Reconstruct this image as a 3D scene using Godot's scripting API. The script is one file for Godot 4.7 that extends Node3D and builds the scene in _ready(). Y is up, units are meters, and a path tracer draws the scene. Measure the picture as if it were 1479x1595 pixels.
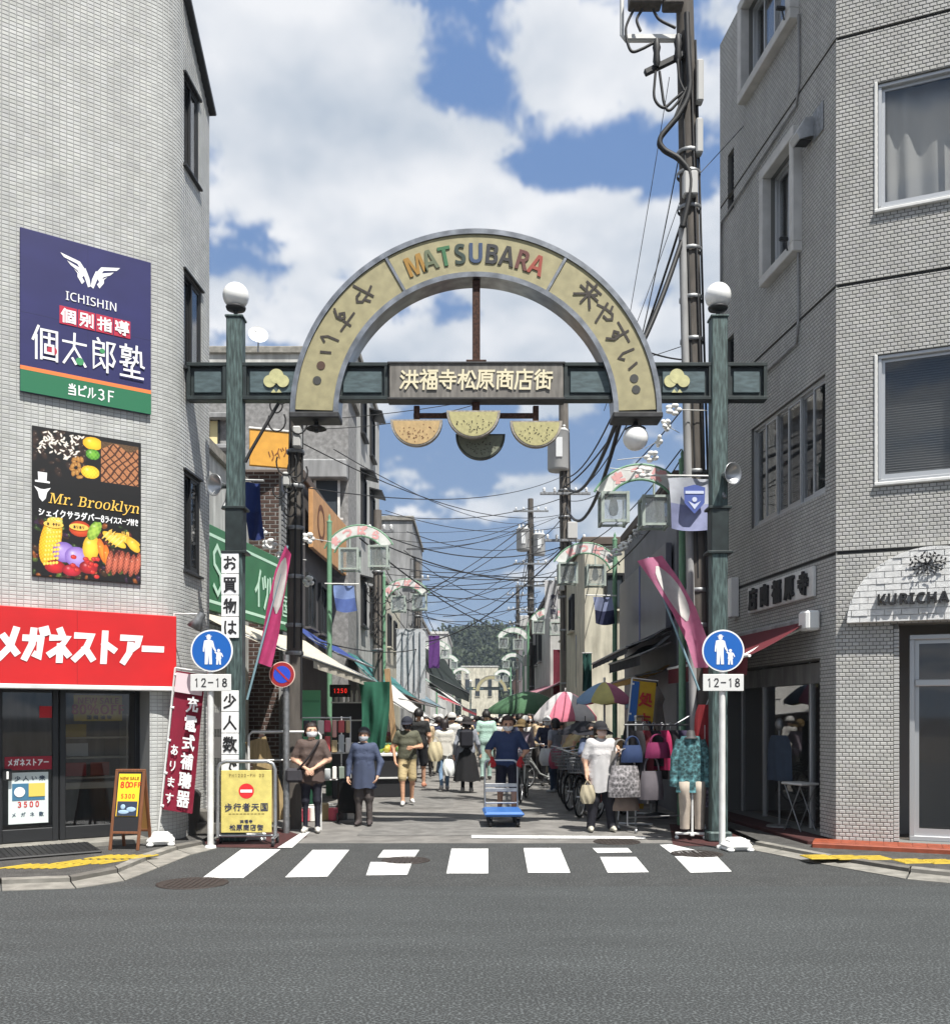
extends Node3D
# A market street entrance: gate with an arch, corner buildings, stalls and shoppers.
# y up, metres; the eye stands at (0, 1.6, 0) and looks along -z. F is the focal length in photograph pixels.
const F := 1500.0
const EYE := 1.6
var M := {}
var T := {}
var used := {}
var rng := RandomNumberGenerator.new()

# ---------- collecting geometry ----------
class Geo:
	var v := PackedVector3Array()
	var n := PackedVector3Array()
	var u := PackedVector2Array()
	var c := PackedColorArray()
	var col := Color.WHITE
	var painted := false

	func put(p: Vector3, nn: Vector3, uv: Vector2) -> void:
		v.append(p); n.append(nn); u.append(uv); c.append(col)

	# corners run counter-clockwise seen from the outside
	func tri(a: Vector3, b: Vector3, d: Vector3) -> void:
		var nn := (b - a).cross(d - a).normalized()
		put(a, nn, Vector2(0, 0)); put(d, nn, Vector2(1, 1)); put(b, nn, Vector2(1, 0))

	func quad(a: Vector3, b: Vector3, d: Vector3, e: Vector3, full := false) -> void:
		var nn := (b - a).cross(e - a)
		if nn.length_squared() < 1e-14:
			nn = (d - b).cross(e - b)
		nn = nn.normalized()
		var w := 1.0 if full else a.distance_to(b)
		var h := 1.0 if full else a.distance_to(e)
		var ua := Vector2(0, h); var ub := Vector2(w, h); var ud := Vector2(w, 0); var ue := Vector2(0, 0)
		put(a, nn, ua); put(d, nn, ud); put(b, nn, ub)
		put(a, nn, ua); put(e, nn, ue); put(d, nn, ud)

	func quad_n(a: Vector3, b: Vector3, d: Vector3, e: Vector3, na: Vector3, nb: Vector3, nd: Vector3, ne: Vector3, ua := Vector2(0, 1), ub := Vector2(1, 1), ud := Vector2(1, 0), ue := Vector2(0, 0)) -> void:
		put(a, na, ua); put(d, nd, ud); put(b, nb, ub)
		put(a, na, ua); put(e, ne, ue); put(d, nd, ud)

	func box(at: Vector3, size: Vector3, b := Basis.IDENTITY) -> void:
		var x := b.x * size.x * 0.5; var y := b.y * size.y * 0.5; var z := b.z * size.z * 0.5
		quad(at - x - y + z, at + x - y + z, at + x + y + z, at - x + y + z)
		quad(at + x - y - z, at - x - y - z, at - x + y - z, at + x + y - z)
		quad(at + x - y + z, at + x - y - z, at + x + y - z, at + x + y + z)
		quad(at - x - y - z, at - x - y + z, at - x + y + z, at - x + y - z)
		quad(at - x + y + z, at + x + y + z, at + x + y - z, at - x + y - z)
		quad(at - x - y - z, at + x - y - z, at + x - y + z, at - x - y + z)

	# a box with chamfered edges
	func bevel(at: Vector3, size: Vector3, r := 0.01, b := Basis.IDENTITY) -> void:
		var h := size * 0.5
		r = minf(r, minf(h.x, minf(h.y, h.z)) * 0.9)
		var ax := [b.x, b.y, b.z]
		for i in 3:
			var j := (i + 1) % 3; var k := (i + 2) % 3
			for s: float in [-1.0, 1.0]:
				var o: Vector3 = at + ax[i] * h[i] * s
				var p: Vector3 = ax[j] * (h[j] - r); var q: Vector3 = ax[k] * (h[k] - r)
				if s > 0: quad(o - p - q, o + p - q, o + p + q, o - p + q)
				else: quad(o + p - q, o - p - q, o - p + q, o + p + q)
			for sj: float in [-1.0, 1.0]:
				for sk: float in [-1.0, 1.0]:
					var run: Vector3 = ax[i] * (h[i] - r)
					var e1: Vector3 = at + ax[j] * sj * h[j] + ax[k] * sk * (h[k] - r)
					var e2: Vector3 = at + ax[j] * sj * (h[j] - r) + ax[k] * sk * h[k]
					_edge(e1, e2, run, ax[j] * sj + ax[k] * sk)
		for sx: float in [-1.0, 1.0]:
			for sy: float in [-1.0, 1.0]:
				for sz: float in [-1.0, 1.0]:
					var m: Vector3 = at + b.x * sx * (h.x - r) + b.y * sy * (h.y - r) + b.z * sz * (h.z - r)
					var a1: Vector3 = m + b.x * sx * r; var a2: Vector3 = m + b.y * sy * r; var a3: Vector3 = m + b.z * sz * r
					if sx * sy * sz > 0: tri(a1, a2, a3)
					else: tri(a1, a3, a2)

	func _edge(e1: Vector3, e2: Vector3, run: Vector3, out: Vector3) -> void:
		if (2.0 * run).cross(e2 - e1).dot(out) > 0: quad(e1 - run, e1 + run, e2 + run, e2 - run)
		else: quad(e1 + run, e1 - run, e2 - run, e2 + run)

	func beam(a: Vector3, b: Vector3, w: float, h: float, up := Vector3.UP) -> void:
		var z := (b - a).normalized()
		var x := up.cross(z)
		if x.length() < 0.01: x = Vector3.RIGHT.cross(z)
		x = x.normalized()
		box((a + b) * 0.5, Vector3(w, h, a.distance_to(b)), Basis(x, z.cross(x), z))

	func tube(pts: Array, r, sides := 8, caps := true) -> void:
		var count := pts.size()
		var rings := []
		var side := Vector3.ZERO
		for i in count:
			var t: Vector3 = (pts[mini(i + 1, count - 1)] - pts[maxi(i - 1, 0)]).normalized()
			if i == 0:
				side = t.cross(Vector3.UP if absf(t.y) < 0.9 else Vector3.RIGHT).normalized()
			side = (side - t * side.dot(t)).normalized()
			var other := t.cross(side)
			var rad: float = r[i] if r is Array else r
			var ring := []
			for k in sides:
				var an := TAU * k / sides
				var nn := side * cos(an) + other * sin(an)
				ring.append([pts[i] + nn * rad, nn])
			rings.append(ring)
		for i in count - 1:
			for k in sides:
				var a = rings[i][k]; var b = rings[i][(k + 1) % sides]; var d = rings[i + 1][(k + 1) % sides]; var e = rings[i + 1][k]
				quad_n(a[0], b[0], d[0], e[0], a[1], b[1], d[1], e[1])
		if caps:
			for k in range(1, sides - 1):
				tri(rings[0][0][0], rings[0][k + 1][0], rings[0][k][0])
				tri(rings[-1][0][0], rings[-1][k][0], rings[-1][k + 1][0])

	# profile: [radius, height] from bottom to top, turned about b.y through at
	func lathe(at: Vector3, profile: Array, sides := 16, b := Basis.IDENTITY, smooth := true) -> void:
		for i in profile.size() - 1:
			var r0: float = profile[i][0]; var y0: float = profile[i][1]; var r1: float = profile[i + 1][0]; var y1: float = profile[i + 1][1]
			var sl := Vector2(y1 - y0, r0 - r1).normalized()
			var sa := sl; var sb := sl
			if smooth and i > 0:
				sa = (sl + Vector2(y0 - profile[i - 1][1], profile[i - 1][0] - r0).normalized()).normalized()
			if smooth and i < profile.size() - 2:
				sb = (sl + Vector2(profile[i + 2][1] - y1, r1 - profile[i + 2][0]).normalized()).normalized()
			for k in sides:
				var c0 := b.x * cos(TAU * k / sides) - b.z * sin(TAU * k / sides)
				var c1 := b.x * cos(TAU * (k + 1) / sides) - b.z * sin(TAU * (k + 1) / sides)
				var A := at + c0 * r0 + b.y * y0; var B := at + c1 * r0 + b.y * y0
				var D := at + c1 * r1 + b.y * y1; var E := at + c0 * r1 + b.y * y1
				quad_n(A, B, D, E, c0 * sa.x + b.y * sa.y, c1 * sa.x + b.y * sa.y, c1 * sb.x + b.y * sb.y, c0 * sb.x + b.y * sb.y,
					Vector2(float(k) / sides, y0), Vector2(float(k + 1) / sides, y0), Vector2(float(k + 1) / sides, y1), Vector2(float(k) / sides, y1))

	func ball(at: Vector3, r: Vector3, sides := 16, rings := 10) -> void:
		for i in rings:
			for k in sides:
				var q := []
				for ij in [[i, k], [i, k + 1], [i + 1, k + 1], [i + 1, k]]:
					var la: float = -PI / 2 + PI * ij[0] / rings; var lo: float = TAU * ij[1] / sides
					q.append(Vector3(cos(la) * cos(lo), sin(la), -cos(la) * sin(lo)))
				var nn := []
				for p: Vector3 in q: nn.append((p / r).normalized())
				quad_n(at + q[0] * r, at + q[1] * r, at + q[2] * r, at + q[3] * r, nn[0], nn[1], nn[2], nn[3])

	# a flat outline given in the plane of right and up, thick along right x up
	func prism(at: Vector3, right: Vector3, up: Vector3, outline: PackedVector2Array, thick: float) -> void:
		var out := right.cross(up).normalized()
		if Geometry2D.is_polygon_clockwise(outline): outline.reverse()
		var idx := Geometry2D.triangulate_polygon(outline)
		var p := []
		for o in outline: p.append(at + right * o.x + up * o.y)
		for i in range(0, idx.size(), 3):
			var a: Vector2 = outline[idx[i]]; var b: Vector2 = outline[idx[i + 1]]; var d: Vector2 = outline[idx[i + 2]]
			var order := [idx[i], idx[i + 1], idx[i + 2]]
			if (b - a).cross(d - a) < 0: order = [idx[i], idx[i + 2], idx[i + 1]]
			tri(p[order[0]] + out * thick, p[order[1]] + out * thick, p[order[2]] + out * thick)
			if thick > 0.0: tri(p[order[0]], p[order[2]], p[order[1]])
		if thick > 0.0:
			for i in p.size():
				var a: Vector3 = p[i]; var b: Vector3 = p[(i + 1) % p.size()]
				quad(a, b, b + out * thick, a + out * thick)

	# a band between two rows of points; both faces come from one sheet
	func sheet(rows: Array) -> void:
		var h := rows.size(); var w: int = rows[0].size()
		var nn := []
		for i in h:
			var line := []
			for j in w:
				var du: Vector3 = rows[i][mini(j + 1, w - 1)] - rows[i][maxi(j - 1, 0)]
				var dv: Vector3 = rows[mini(i + 1, h - 1)][j] - rows[maxi(i - 1, 0)][j]
				line.append(du.cross(dv).normalized())
			nn.append(line)
		for i in h - 1:
			for j in w - 1:
				var s := Vector2(1.0 / (w - 1), 1.0 / (h - 1))
				quad_n(rows[i][j], rows[i][j + 1], rows[i + 1][j + 1], rows[i + 1][j], nn[i][j], nn[i][j + 1], nn[i + 1][j + 1], nn[i + 1][j],
					Vector2(j, h - 1 - i) * s, Vector2(j + 1, h - 1 - i) * s, Vector2(j + 1, h - 2 - i) * s, Vector2(j, h - 2 - i) * s)

	func mesh() -> ArrayMesh:
		var a := []
		a.resize(Mesh.ARRAY_MAX)
		a[Mesh.ARRAY_VERTEX] = v; a[Mesh.ARRAY_NORMAL] = n; a[Mesh.ARRAY_TEX_UV] = u
		if painted: a[Mesh.ARRAY_COLOR] = c
		var m := ArrayMesh.new()
		m.add_surface_from_arrays(Mesh.PRIMITIVE_TRIANGLES, a)
		return m

# ---------- placing things ----------
func at(px: float, py: float, d: float) -> Vector3:
	return Vector3((px - 740.0) * d / F, EYE + (1118.0 - py) * d / F, -d)

func gx(px: float, d: float) -> float:
	return (px - 740.0) * d / F

func numbered(called: String) -> String:
	var k: int = used.get(called, 0)
	used[called] = k + 1
	return called if k == 0 else "%s_%03d" % [called, k]

func tag(o: Node, label: String, category: String, group := "", kind := "") -> void:
	if label: o.set_meta("label", label)
	if category: o.set_meta("category", category)
	if group: o.set_meta("group", group)
	if kind: o.set_meta("kind", kind)

func thing(called: String, label: String, category: String, where := Vector3.ZERO, turn := 0.0, group := "") -> Node3D:
	var o := Node3D.new()
	o.name = numbered(called)
	add_child(o)
	o.position = where
	o.rotation.y = turn
	tag(o, label, category, group)
	return o

func part(called: String, g: Geo, m: Material, parent: Node, where := Vector3.ZERO) -> MeshInstance3D:
	var o := MeshInstance3D.new()
	o.name = called
	if g.v.size() == 0:
		push_error("empty " + called)
	o.mesh = g.mesh()
	o.mesh.surface_set_material(0, m)
	o.position = where
	parent.add_child(o, true)
	return o

func share(called: String, m: Mesh, parent: Node, t: Transform3D) -> MeshInstance3D:
	var o := MeshInstance3D.new()
	o.name = called
	o.mesh = m
	o.transform = t
	parent.add_child(o, true)
	return o

func lone(called: String, g: Geo, m: Material, label: String, category: String, group := "", kind := "") -> MeshInstance3D:
	var o := part(numbered(called), g, m, self)
	tag(o, label, category, group, kind)
	return o

func ground_piece(called: String, g: Geo, m: Material, parent: Node = self) -> MeshInstance3D:
	var o := part(numbered(called) if parent == self else called, g, m, parent)
	if parent == self: o.set_meta("kind", "structure")
	return o

func copy(o: Node3D, where: Vector3, turn: float, label := "", group := "") -> Node3D:
	var base: String = str(o.name)
	if base.length() > 4 and base[-4] == "_" and base.right(3).is_valid_int(): base = base.left(-4)
	var k: Node3D = o.duplicate()
	k.name = numbered(base)
	add_child(k)
	k.position = where
	k.rotation.y = turn
	if label: k.set_meta("label", label)
	if group: k.set_meta("group", group)
	return k

# ---------- materials ----------
func noise(kind: int, freq: float, octaves: int, low: float, high: float, size := 512, sd := 1, normal := 0.0) -> NoiseTexture2D:
	var f := FastNoiseLite.new()
	f.noise_type = kind
	f.frequency = freq
	f.seed = sd
	f.fractal_octaves = octaves
	f.fractal_type = FastNoiseLite.FRACTAL_FBM if octaves > 1 else FastNoiseLite.FRACTAL_NONE
	var t := NoiseTexture2D.new()
	t.width = size; t.height = size
	t.seamless = true
	t.noise = f
	if normal > 0.0:
		t.as_normal_map = true
		t.bump_strength = normal
	else:
		var g := Gradient.new()
		g.set_color(0, Color(low, low, low)); g.set_color(1, Color(high, high, high))
		t.color_ramp = g
	return t

# base colour in linear light; tex: [name, repeats per metre]; second: the same for a coarse layer over it
func mat(key: String, c: Color, rough := 0.7, metal := 0.0, tex := [], second := [], bump := []) -> StandardMaterial3D:
	if M.has(key): return M[key]
	var m := StandardMaterial3D.new()
	m.resource_name = key
	m.albedo_color = c.linear_to_srgb()
	m.roughness = rough
	m.metallic = metal
	if tex:
		m.albedo_texture = T[tex[0]]
		m.uv1_triplanar = true; m.uv1_world_triplanar = true
		m.uv1_scale = tex[1] if tex[1] is Vector3 else Vector3.ONE * float(tex[1])
	if second:
		m.detail_enabled = true
		m.detail_blend_mode = BaseMaterial3D.BLEND_MODE_MUL
		m.detail_albedo = T[second[0]]
		m.detail_uv_layer = BaseMaterial3D.DETAIL_UV_2
		m.uv2_triplanar = true; m.uv2_world_triplanar = true
		m.uv2_scale = second[1] if second[1] is Vector3 else Vector3.ONE * float(second[1])
	if bump:
		m.heightmap_enabled = true
		m.heightmap_texture = T[bump[0]]
		m.heightmap_scale = bump[1]
	M[key] = m
	return m

func lin(r: int, g: int, b: int) -> Color:
	return Color8(r, g, b).srgb_to_linear()

func glass(key: String, tint: Color, a := 0.25) -> StandardMaterial3D:
	if M.has(key): return M[key]
	var m := StandardMaterial3D.new()
	m.resource_name = key
	m.albedo_color = Color(tint.r, tint.g, tint.b, a)
	m.roughness = 0.02
	m.transparency = BaseMaterial3D.TRANSPARENCY_ALPHA
	m.metallic_specular = 0.6
	M[key] = m
	return m

# ---------- lettering: the strokes of each character on a 100 x 100 field, y down ----------
const STROKES := {
	"お": [[10,28,60,28],[35,8,35,80,22,88,12,78,25,60,60,50,82,58,85,78,65,90],[70,15,88,30]],
	"は": [[18,10,14,50,18,92],[40,30,92,30],[68,8,68,78,55,90,42,80,52,68,70,72,92,88]],
	"や": [[10,48,40,34,75,26,90,40,78,56,60,58],[52,8,60,22],[30,15,58,95]],
	"す": [[8,25,92,25],[55,8,55,55,42,68,30,56,42,44,56,52,58,70,40,95]],
	"い": [[20,18,22,62,34,84,46,66],[75,25,88,60]],
	"あ": [[15,25,85,22],[42,8,42,60,50,90],[68,38,50,75,28,88,18,72,40,50,72,48,88,66,80,86,60,94]],
	"り": [[25,12,22,40,28,55],[72,8,75,50,62,80,42,95]],
	"ま": [[15,25,85,25],[18,48,82,48],[50,8,50,75,38,90,22,82,32,70,55,76,85,92]],
	"で": [[8,22,88,18,55,40,48,68,62,88,80,92],[72,40,80,54],[86,34,94,48]],
	"つ": [[8,35,50,22,85,35,88,62,65,82,38,88]],
	"ば": [[16,10,12,50,16,92],[36,32,84,32],[62,10,62,78,50,90,38,80,48,68,64,72,86,88],[82,4,88,18],[94,2,99,14]],
	"ら": [[40,8,62,20],[25,32,22,65,50,48,80,55,82,78,55,92,35,94]],
	"せ": [[6,42,94,34],[68,10,66,58,56,66],[32,16,32,75,45,88,85,88]],
	"ん": [[48,8,10,92,32,55,46,58,52,88,68,90,90,60]],
	"き": [[16,22,78,18],[14,42,82,36],[44,6,66,58],[28,62,26,84,48,94,72,90]],
	"メ": [[75,8,55,60,15,92],[25,30,82,78]],
	"ガ": [[8,32,75,32,70,85,55,80],[42,8,38,50,12,92],[78,5,84,18],[92,2,98,14]],
	"ネ": [[48,4,56,16],[15,28,80,28,50,58,10,78],[52,52,52,96],[62,58,88,78]],
	"ス": [[15,18,80,18,60,55,12,90],[55,55,90,88]],
	"ト": [[35,6,35,95],[35,38,80,58]],
	"ア": [[10,18,88,18,80,40,62,50],[48,38,45,65,20,94]],
	"ー": [[8,50,92,50]],
	"シ": [[20,15,40,25],[12,40,32,50],[18,88,55,75,88,30]],
	"ェ": [[25,45,75,45],[50,45,50,88],[15,88,85,88]],
	"イ": [[80,8,50,42,12,60],[54,40,54,95]],
	"ク": [[42,6,12,50],[38,22,82,22,70,60,25,94]],
	"サ": [[8,32,92,32],[30,10,30,60],[70,8,70,60,40,94]],
	"ラ": [[22,14,78,14],[12,38,88,38,75,70,30,94]],
	"ダ": [[40,6,10,50],[38,20,78,20,65,60,20,94],[30,42,65,65],[82,4,88,16],[94,2,99,12]],
	"バ": [[32,25,10,85],[62,22,90,82],[76,8,82,20],[90,4,96,16]],
	"プ": [[10,25,82,25,70,60,25,94],[88,8,96,14,90,22,84,14,88,8]],
	"ビ": [[18,10,18,85,82,88],[20,45,72,30],[76,8,82,20],[90,4,96,16]],
	"ル": [[28,15,26,60,8,92],[58,8,58,88,92,58]],
	"リ": [[25,12,25,58],[72,8,74,55,60,80,38,96]],
	"ツ": [[14,22,24,44],[42,16,50,38],[86,20,74,60,34,94]],
	"個": [[28,6,8,45],[20,32,20,96],[38,94,38,14,94,14,94,94],[38,90,94,90],[48,34,84,34],[66,22,66,54],[52,54,80,54,80,76,52,76,52,54]],
	"別": [[14,10,54,10,54,38,14,38,14,10],[10,54,56,54,52,92,42,88],[34,40,30,66,8,94],[70,18,70,66],[90,6,90,94,78,88]],
	"指": [[6,28,42,26],[26,6,26,92,16,86],[6,62,42,50],[86,12,54,26],[54,6,54,38,92,38,92,28],[54,94,54,50,90,50,90,94],[54,70,90,70],[54,90,90,90]],
	"導": [[8,8,16,16],[6,24,18,24,18,48],[6,58,20,48,92,56],[32,12,94,12],[46,2,52,10],[78,2,72,10],[40,20,84,20,84,48,40,48,40,20],[40,29,84,29],[40,39,84,39],[6,68,94,68],[68,58,68,94,56,92],[28,76,38,86]],
	"太": [[8,32,92,32],[50,6,48,45,10,92],[50,45,90,92],[42,76,54,90]],
	"郎": [[28,4,34,12],[12,16,50,16,50,50,12,50],[12,33,50,33],[12,16,12,90,40,72],[38,60,54,84],[64,12,92,12,78,40,92,60,84,76,72,72],[64,12,64,96]],
	"塾": [[28,4,28,14],[6,14,50,14],[14,22,44,22,44,34,14,34,14,22],[12,42,46,42,30,50],[30,48,30,66,20,64],[6,58,52,54],[54,22,86,20,88,60,98,62],[70,4,68,40,54,62],[58,38,74,50],[50,66,50,94],[20,78,80,78],[6,95,94,95]],
	"当": [[50,6,50,40],[22,14,34,32],[80,12,68,30],[14,42,84,42,84,92,12,92],[16,66,84,66]],
	"買": [[12,8,88,8,88,30,12,30,12,8],[38,8,38,30],[62,8,62,30],[22,38,78,38,78,80,22,80,22,38],[22,52,78,52],[22,66,78,66],[36,82,12,98],[62,82,90,98]],
	"物": [[20,10,12,40],[10,30,42,28],[28,4,28,96],[6,64,44,54],[58,4,44,40],[52,26,92,26,86,92,72,88],[66,28,46,66],[80,28,50,88]],
	"少": [[50,6,50,56,42,54],[28,22,12,48],[68,20,90,44],[76,50,50,80,10,96]],
	"人": [[50,8,44,50,8,94],[48,40,92,94]],
	"数": [[28,4,28,48],[6,22,52,22],[12,8,20,18],[46,6,38,18],[26,26,6,44],[32,26,50,40],[30,48,14,72,46,92],[44,56,32,80,8,96],[4,62,54,62],[66,4,54,38],[60,24,96,24],[84,26,74,66,50,96],[62,36,76,72,96,96]],
	"充": [[50,4,50,18],[10,20,90,20],[44,22,22,44,78,40],[66,30,84,50],[38,46,34,72,10,94],[62,46,62,86,90,86,92,70]],
	"電": [[18,8,82,8],[8,32,8,20,92,20,92,32],[50,8,50,46],[24,30,40,30],[24,42,40,42],[60,30,76,30],[60,42,76,42],[20,54,80,54,80,84,20,84,20,54],[20,69,80,69],[50,54,50,92,92,92,94,80]],
	"式": [[6,28,94,28],[64,6,70,60,92,94,96,76],[78,8,88,18],[12,52,54,52],[33,52,33,82],[8,88,56,78]],
	"補": [[22,4,28,14],[6,22,42,22,8,60],[26,42,26,96],[30,48,42,62],[46,20,96,20],[82,6,90,14],[50,94,50,36,92,36,92,94],[50,54,92,54],[50,72,92,72],[71,8,71,94]],
	"聴": [[4,10,46,10],[12,10,12,80],[38,10,38,96],[12,32,38,32],[12,52,38,52],[4,82,46,72],[54,18,94,18],[74,6,74,28],[54,30,94,30,94,50,54,50,54,30],[68,30,68,50],[80,30,80,50],[54,60,50,84],[64,60,64,92,86,92,86,80],[74,58,80,68],[90,62,96,80]],
	"器": [[12,6,40,6,40,30,12,30,12,6],[60,6,88,6,88,30,60,30,60,6],[6,46,94,46],[50,32,46,50,8,66],[54,48,94,66],[14,68,40,68,40,94,14,94,14,68],[60,68,86,68,86,94,60,94,60,68]],
	"歩": [[50,4,50,42],[50,20,80,20],[24,20,24,42],[8,42,92,42],[50,48,50,76],[26,54,14,72],[70,52,86,66],[78,66,50,88,16,98]],
	"行": [[34,6,10,32],[36,32,6,62],[24,52,24,96],[48,16,90,16],[44,42,96,42],[74,42,74,92,60,88]],
	"者": [[20,16,72,16],[44,4,44,36],[6,36,94,36],[82,8,50,44,8,66],[34,54,78,54,78,96,34,96,34,54],[34,75,78,75]],
	"天": [[14,16,86,16],[8,46,92,46],[50,16,46,56,8,96],[52,50,92,96]],
	"国": [[10,8,90,8,90,94,10,94,10,8],[26,26,74,26],[28,48,72,48],[24,76,76,76],[50,26,50,76],[62,58,70,68]],
	"洪": [[10,10,22,20],[6,34,18,44],[6,90,24,60],[34,28,94,28],[50,8,50,62],[78,8,78,62],[28,62,98,62],[50,68,32,94],[74,68,94,92]],
	"福": [[22,4,28,14],[6,22,42,22,8,60],[26,42,26,96],[30,48,42,60],[48,8,96,8],[56,20,88,20,88,40,56,40,56,20],[50,50,94,50,94,94,50,94,50,50],[50,72,94,72],[72,50,72,94]],
	"寺": [[20,18,80,18],[50,4,50,38],[6,38,94,38],[10,58,92,58],[68,44,68,94,52,90],[28,66,38,80]],
	"松": [[6,28,46,28],[28,4,28,96],[26,32,6,66],[32,40,46,56],[62,12,48,46],[76,10,96,44],[68,46,52,86,88,84],[80,64,94,94]],
	"原": [[12,8,94,8],[16,8,14,60,4,94],[52,10,46,24],[30,24,82,24,82,56,30,56,30,24],[30,40,82,40],[56,56,56,94,44,90],[38,66,22,86],[74,64,92,84]],
	"商": [[50,2,50,12],[8,14,92,14],[32,18,38,28],[68,18,62,28],[12,94,12,32,88,32,88,94,76,90],[40,34,28,50],[60,34,60,46,76,48],[32,58,68,58,68,82,32,82,32,58]],
	"店": [[50,2,50,12],[10,14,94,14],[14,14,12,60,4,94],[56,22,56,58],[56,38,90,38],[32,58,84,58,84,94,32,94,32,58]],
	"街": [[28,4,8,24],[30,24,6,48],[20,40,20,96],[36,20,66,20],[51,6,51,36],[34,36,68,36],[36,62,66,62],[51,44,51,86],[32,90,70,84],[72,18,96,18],[70,42,98,42],[86,42,86,94,76,90]],
	"来": [[14,20,86,20],[24,30,34,44],[76,30,66,44],[6,48,94,48],[50,4,50,96],[48,52,8,90],[52,52,92,90]],
	"処": [[26,8,10,44],[22,28,50,28,34,66,6,94],[18,50,40,76,94,92],[58,10,58,40,50,62],[58,12,80,12,80,60,94,60]],
	"方": [[50,4,50,18],[6,22,94,22],[44,24,40,56,8,94],[42,48,80,48,74,92,56,88]],
	"受": [[76,4,20,12],[22,18,28,28],[48,16,52,28],[78,14,68,28],[10,46,10,34,90,34,90,46],[22,52,74,52,46,82,10,96],[32,60,56,84,92,96]],
	"付": [[28,6,8,44],[20,34,20,96],[36,30,96,30],[76,6,76,92,62,88],[48,48,60,64]],
	"S": [[80,20,50,6,22,22,26,42,72,58,78,80,50,96,18,82]],
	"O": [[50,4,82,20,90,50,82,80,50,96,18,80,10,50,18,20,50,4]],
	"1": [[36,22,54,8,54,94]],
	"2": [[24,28,34,10,66,10,76,28,66,50,24,92,78,92]],
	"8": [[50,8,72,18,72,36,50,48,28,36,28,18,50,8],[50,48,76,60,76,84,50,94,24,84,24,60,50,48]],
	"0": [[50,6,74,18,78,50,74,82,50,94,26,82,22,50,26,18,50,6]],
	"3": [[24,14,50,6,74,18,70,40,46,48],[46,48,74,56,78,78,52,94,22,84]],
	"5": [[74,8,32,8,28,46,56,40,76,56,74,82,50,94,24,84]],
	"-": [[18,50,82,50]],
	"P": [[24,96,24,6,60,6,76,24,60,48,24,48]],
	"M": [[12,96,12,6,50,70,88,6,88,96]],
	"F": [[26,96,26,6,80,6],[26,48,70,48]],
}

func stroke(g: Geo, pts: PackedVector2Array, wide: float, o: Vector3, right: Vector3, up: Vector3, thick: float, rise := 0.0) -> void:
	var out := right.cross(up).normalized()
	var cnt := pts.size()
	var a := []
	var b := []
	for i in cnt:
		var t0 := (pts[i] - pts[maxi(i - 1, 0)]).normalized()
		var t1 := (pts[mini(i + 1, cnt - 1)] - pts[i]).normalized()
		if i == 0: t0 = t1
		if i == cnt - 1: t1 = t0
		var t := (t0 + t1).normalized() if (t0 + t1).length() > 0.1 else t1
		var nn := Vector2(-t.y, t.x)
		var k := minf(1.0 / maxf(nn.dot(Vector2(-t0.y, t0.x)), 0.3), 1.5) * wide * 0.5
		var p := pts[i]
		if i == 0: p -= t * wide * 0.4
		if i == cnt - 1: p += t * wide * 0.4
		a.append(o + right * (p.x + nn.x * k) + up * (p.y + nn.y * k) + out * rise * i)
		b.append(o + right * (p.x - nn.x * k) + up * (p.y - nn.y * k) + out * rise * i)
	for i in cnt - 1:
		for q in [[b[i], b[i + 1], a[i + 1]], [b[i], a[i + 1], a[i]]]:
			var lift := out * thick
			if (q[1] - q[0]).cross(q[2] - q[0]).dot(out) > 0: g.tri(q[0] + lift, q[1] + lift, q[2] + lift)
			else: g.tri(q[0] + lift, q[2] + lift, q[1] + lift)
		if thick > 0.004:
			g.quad(a[i], a[i] + out * thick, a[i + 1] + out * thick, a[i + 1])
			g.quad(b[i], b[i + 1], b[i + 1] + out * thick, b[i] + out * thick)
	if thick > 0.004:
		g.quad(a[0], b[0], b[0] + out * thick, a[0] + out * thick)
		g.quad(b[-1], a[-1], a[-1] + out * thick, b[-1] + out * thick)

# writes one character whose middle is at o
func glyph(g: Geo, ch: String, o: Vector3, right: Vector3, up: Vector3, w: float, h: float, heavy: float, thick := 0.0) -> void:
	var out := right.cross(up).normalized()
	var k := 0
	for s in STROKES.get(ch, []):
		var p := PackedVector2Array()
		for i in range(0, s.size(), 2): p.append(Vector2((s[i] / 100.0 - 0.5) * w, (0.5 - s[i + 1] / 100.0) * h))
		stroke(g, p, heavy, o + out * h * 0.0035 * k, right, up, thick, h * 0.0025)
		k += 1

# a line of characters: start is the middle of the first; step the way to the next
func line(g: Geo, words: String, start: Vector3, step: Vector3, right: Vector3, up: Vector3, w: float, h: float, heavy: float, thick := 0.0) -> void:
	for i in words.length():
		glyph(g, words[i], start + step * i, right, up, w, h, heavy, thick)

func latin(words: String, size: float, face: String, bold: bool, m: Material, parent: Node, t: Transform3D, called := "lettering", depth := 0.004) -> MeshInstance3D:
	var f := SystemFont.new()
	f.font_names = PackedStringArray([face])
	f.font_weight = 700 if bold else 400
	var tm := TextMesh.new()
	tm.text = words
	tm.font = f
	tm.font_size = 64
	tm.pixel_size = size / 46.0
	tm.depth = depth
	tm.curve_step = 1.0
	tm.material = m
	var o := MeshInstance3D.new()
	o.name = called
	o.mesh = tm
	o.transform = t
	parent.add_child(o, true)
	return o

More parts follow.
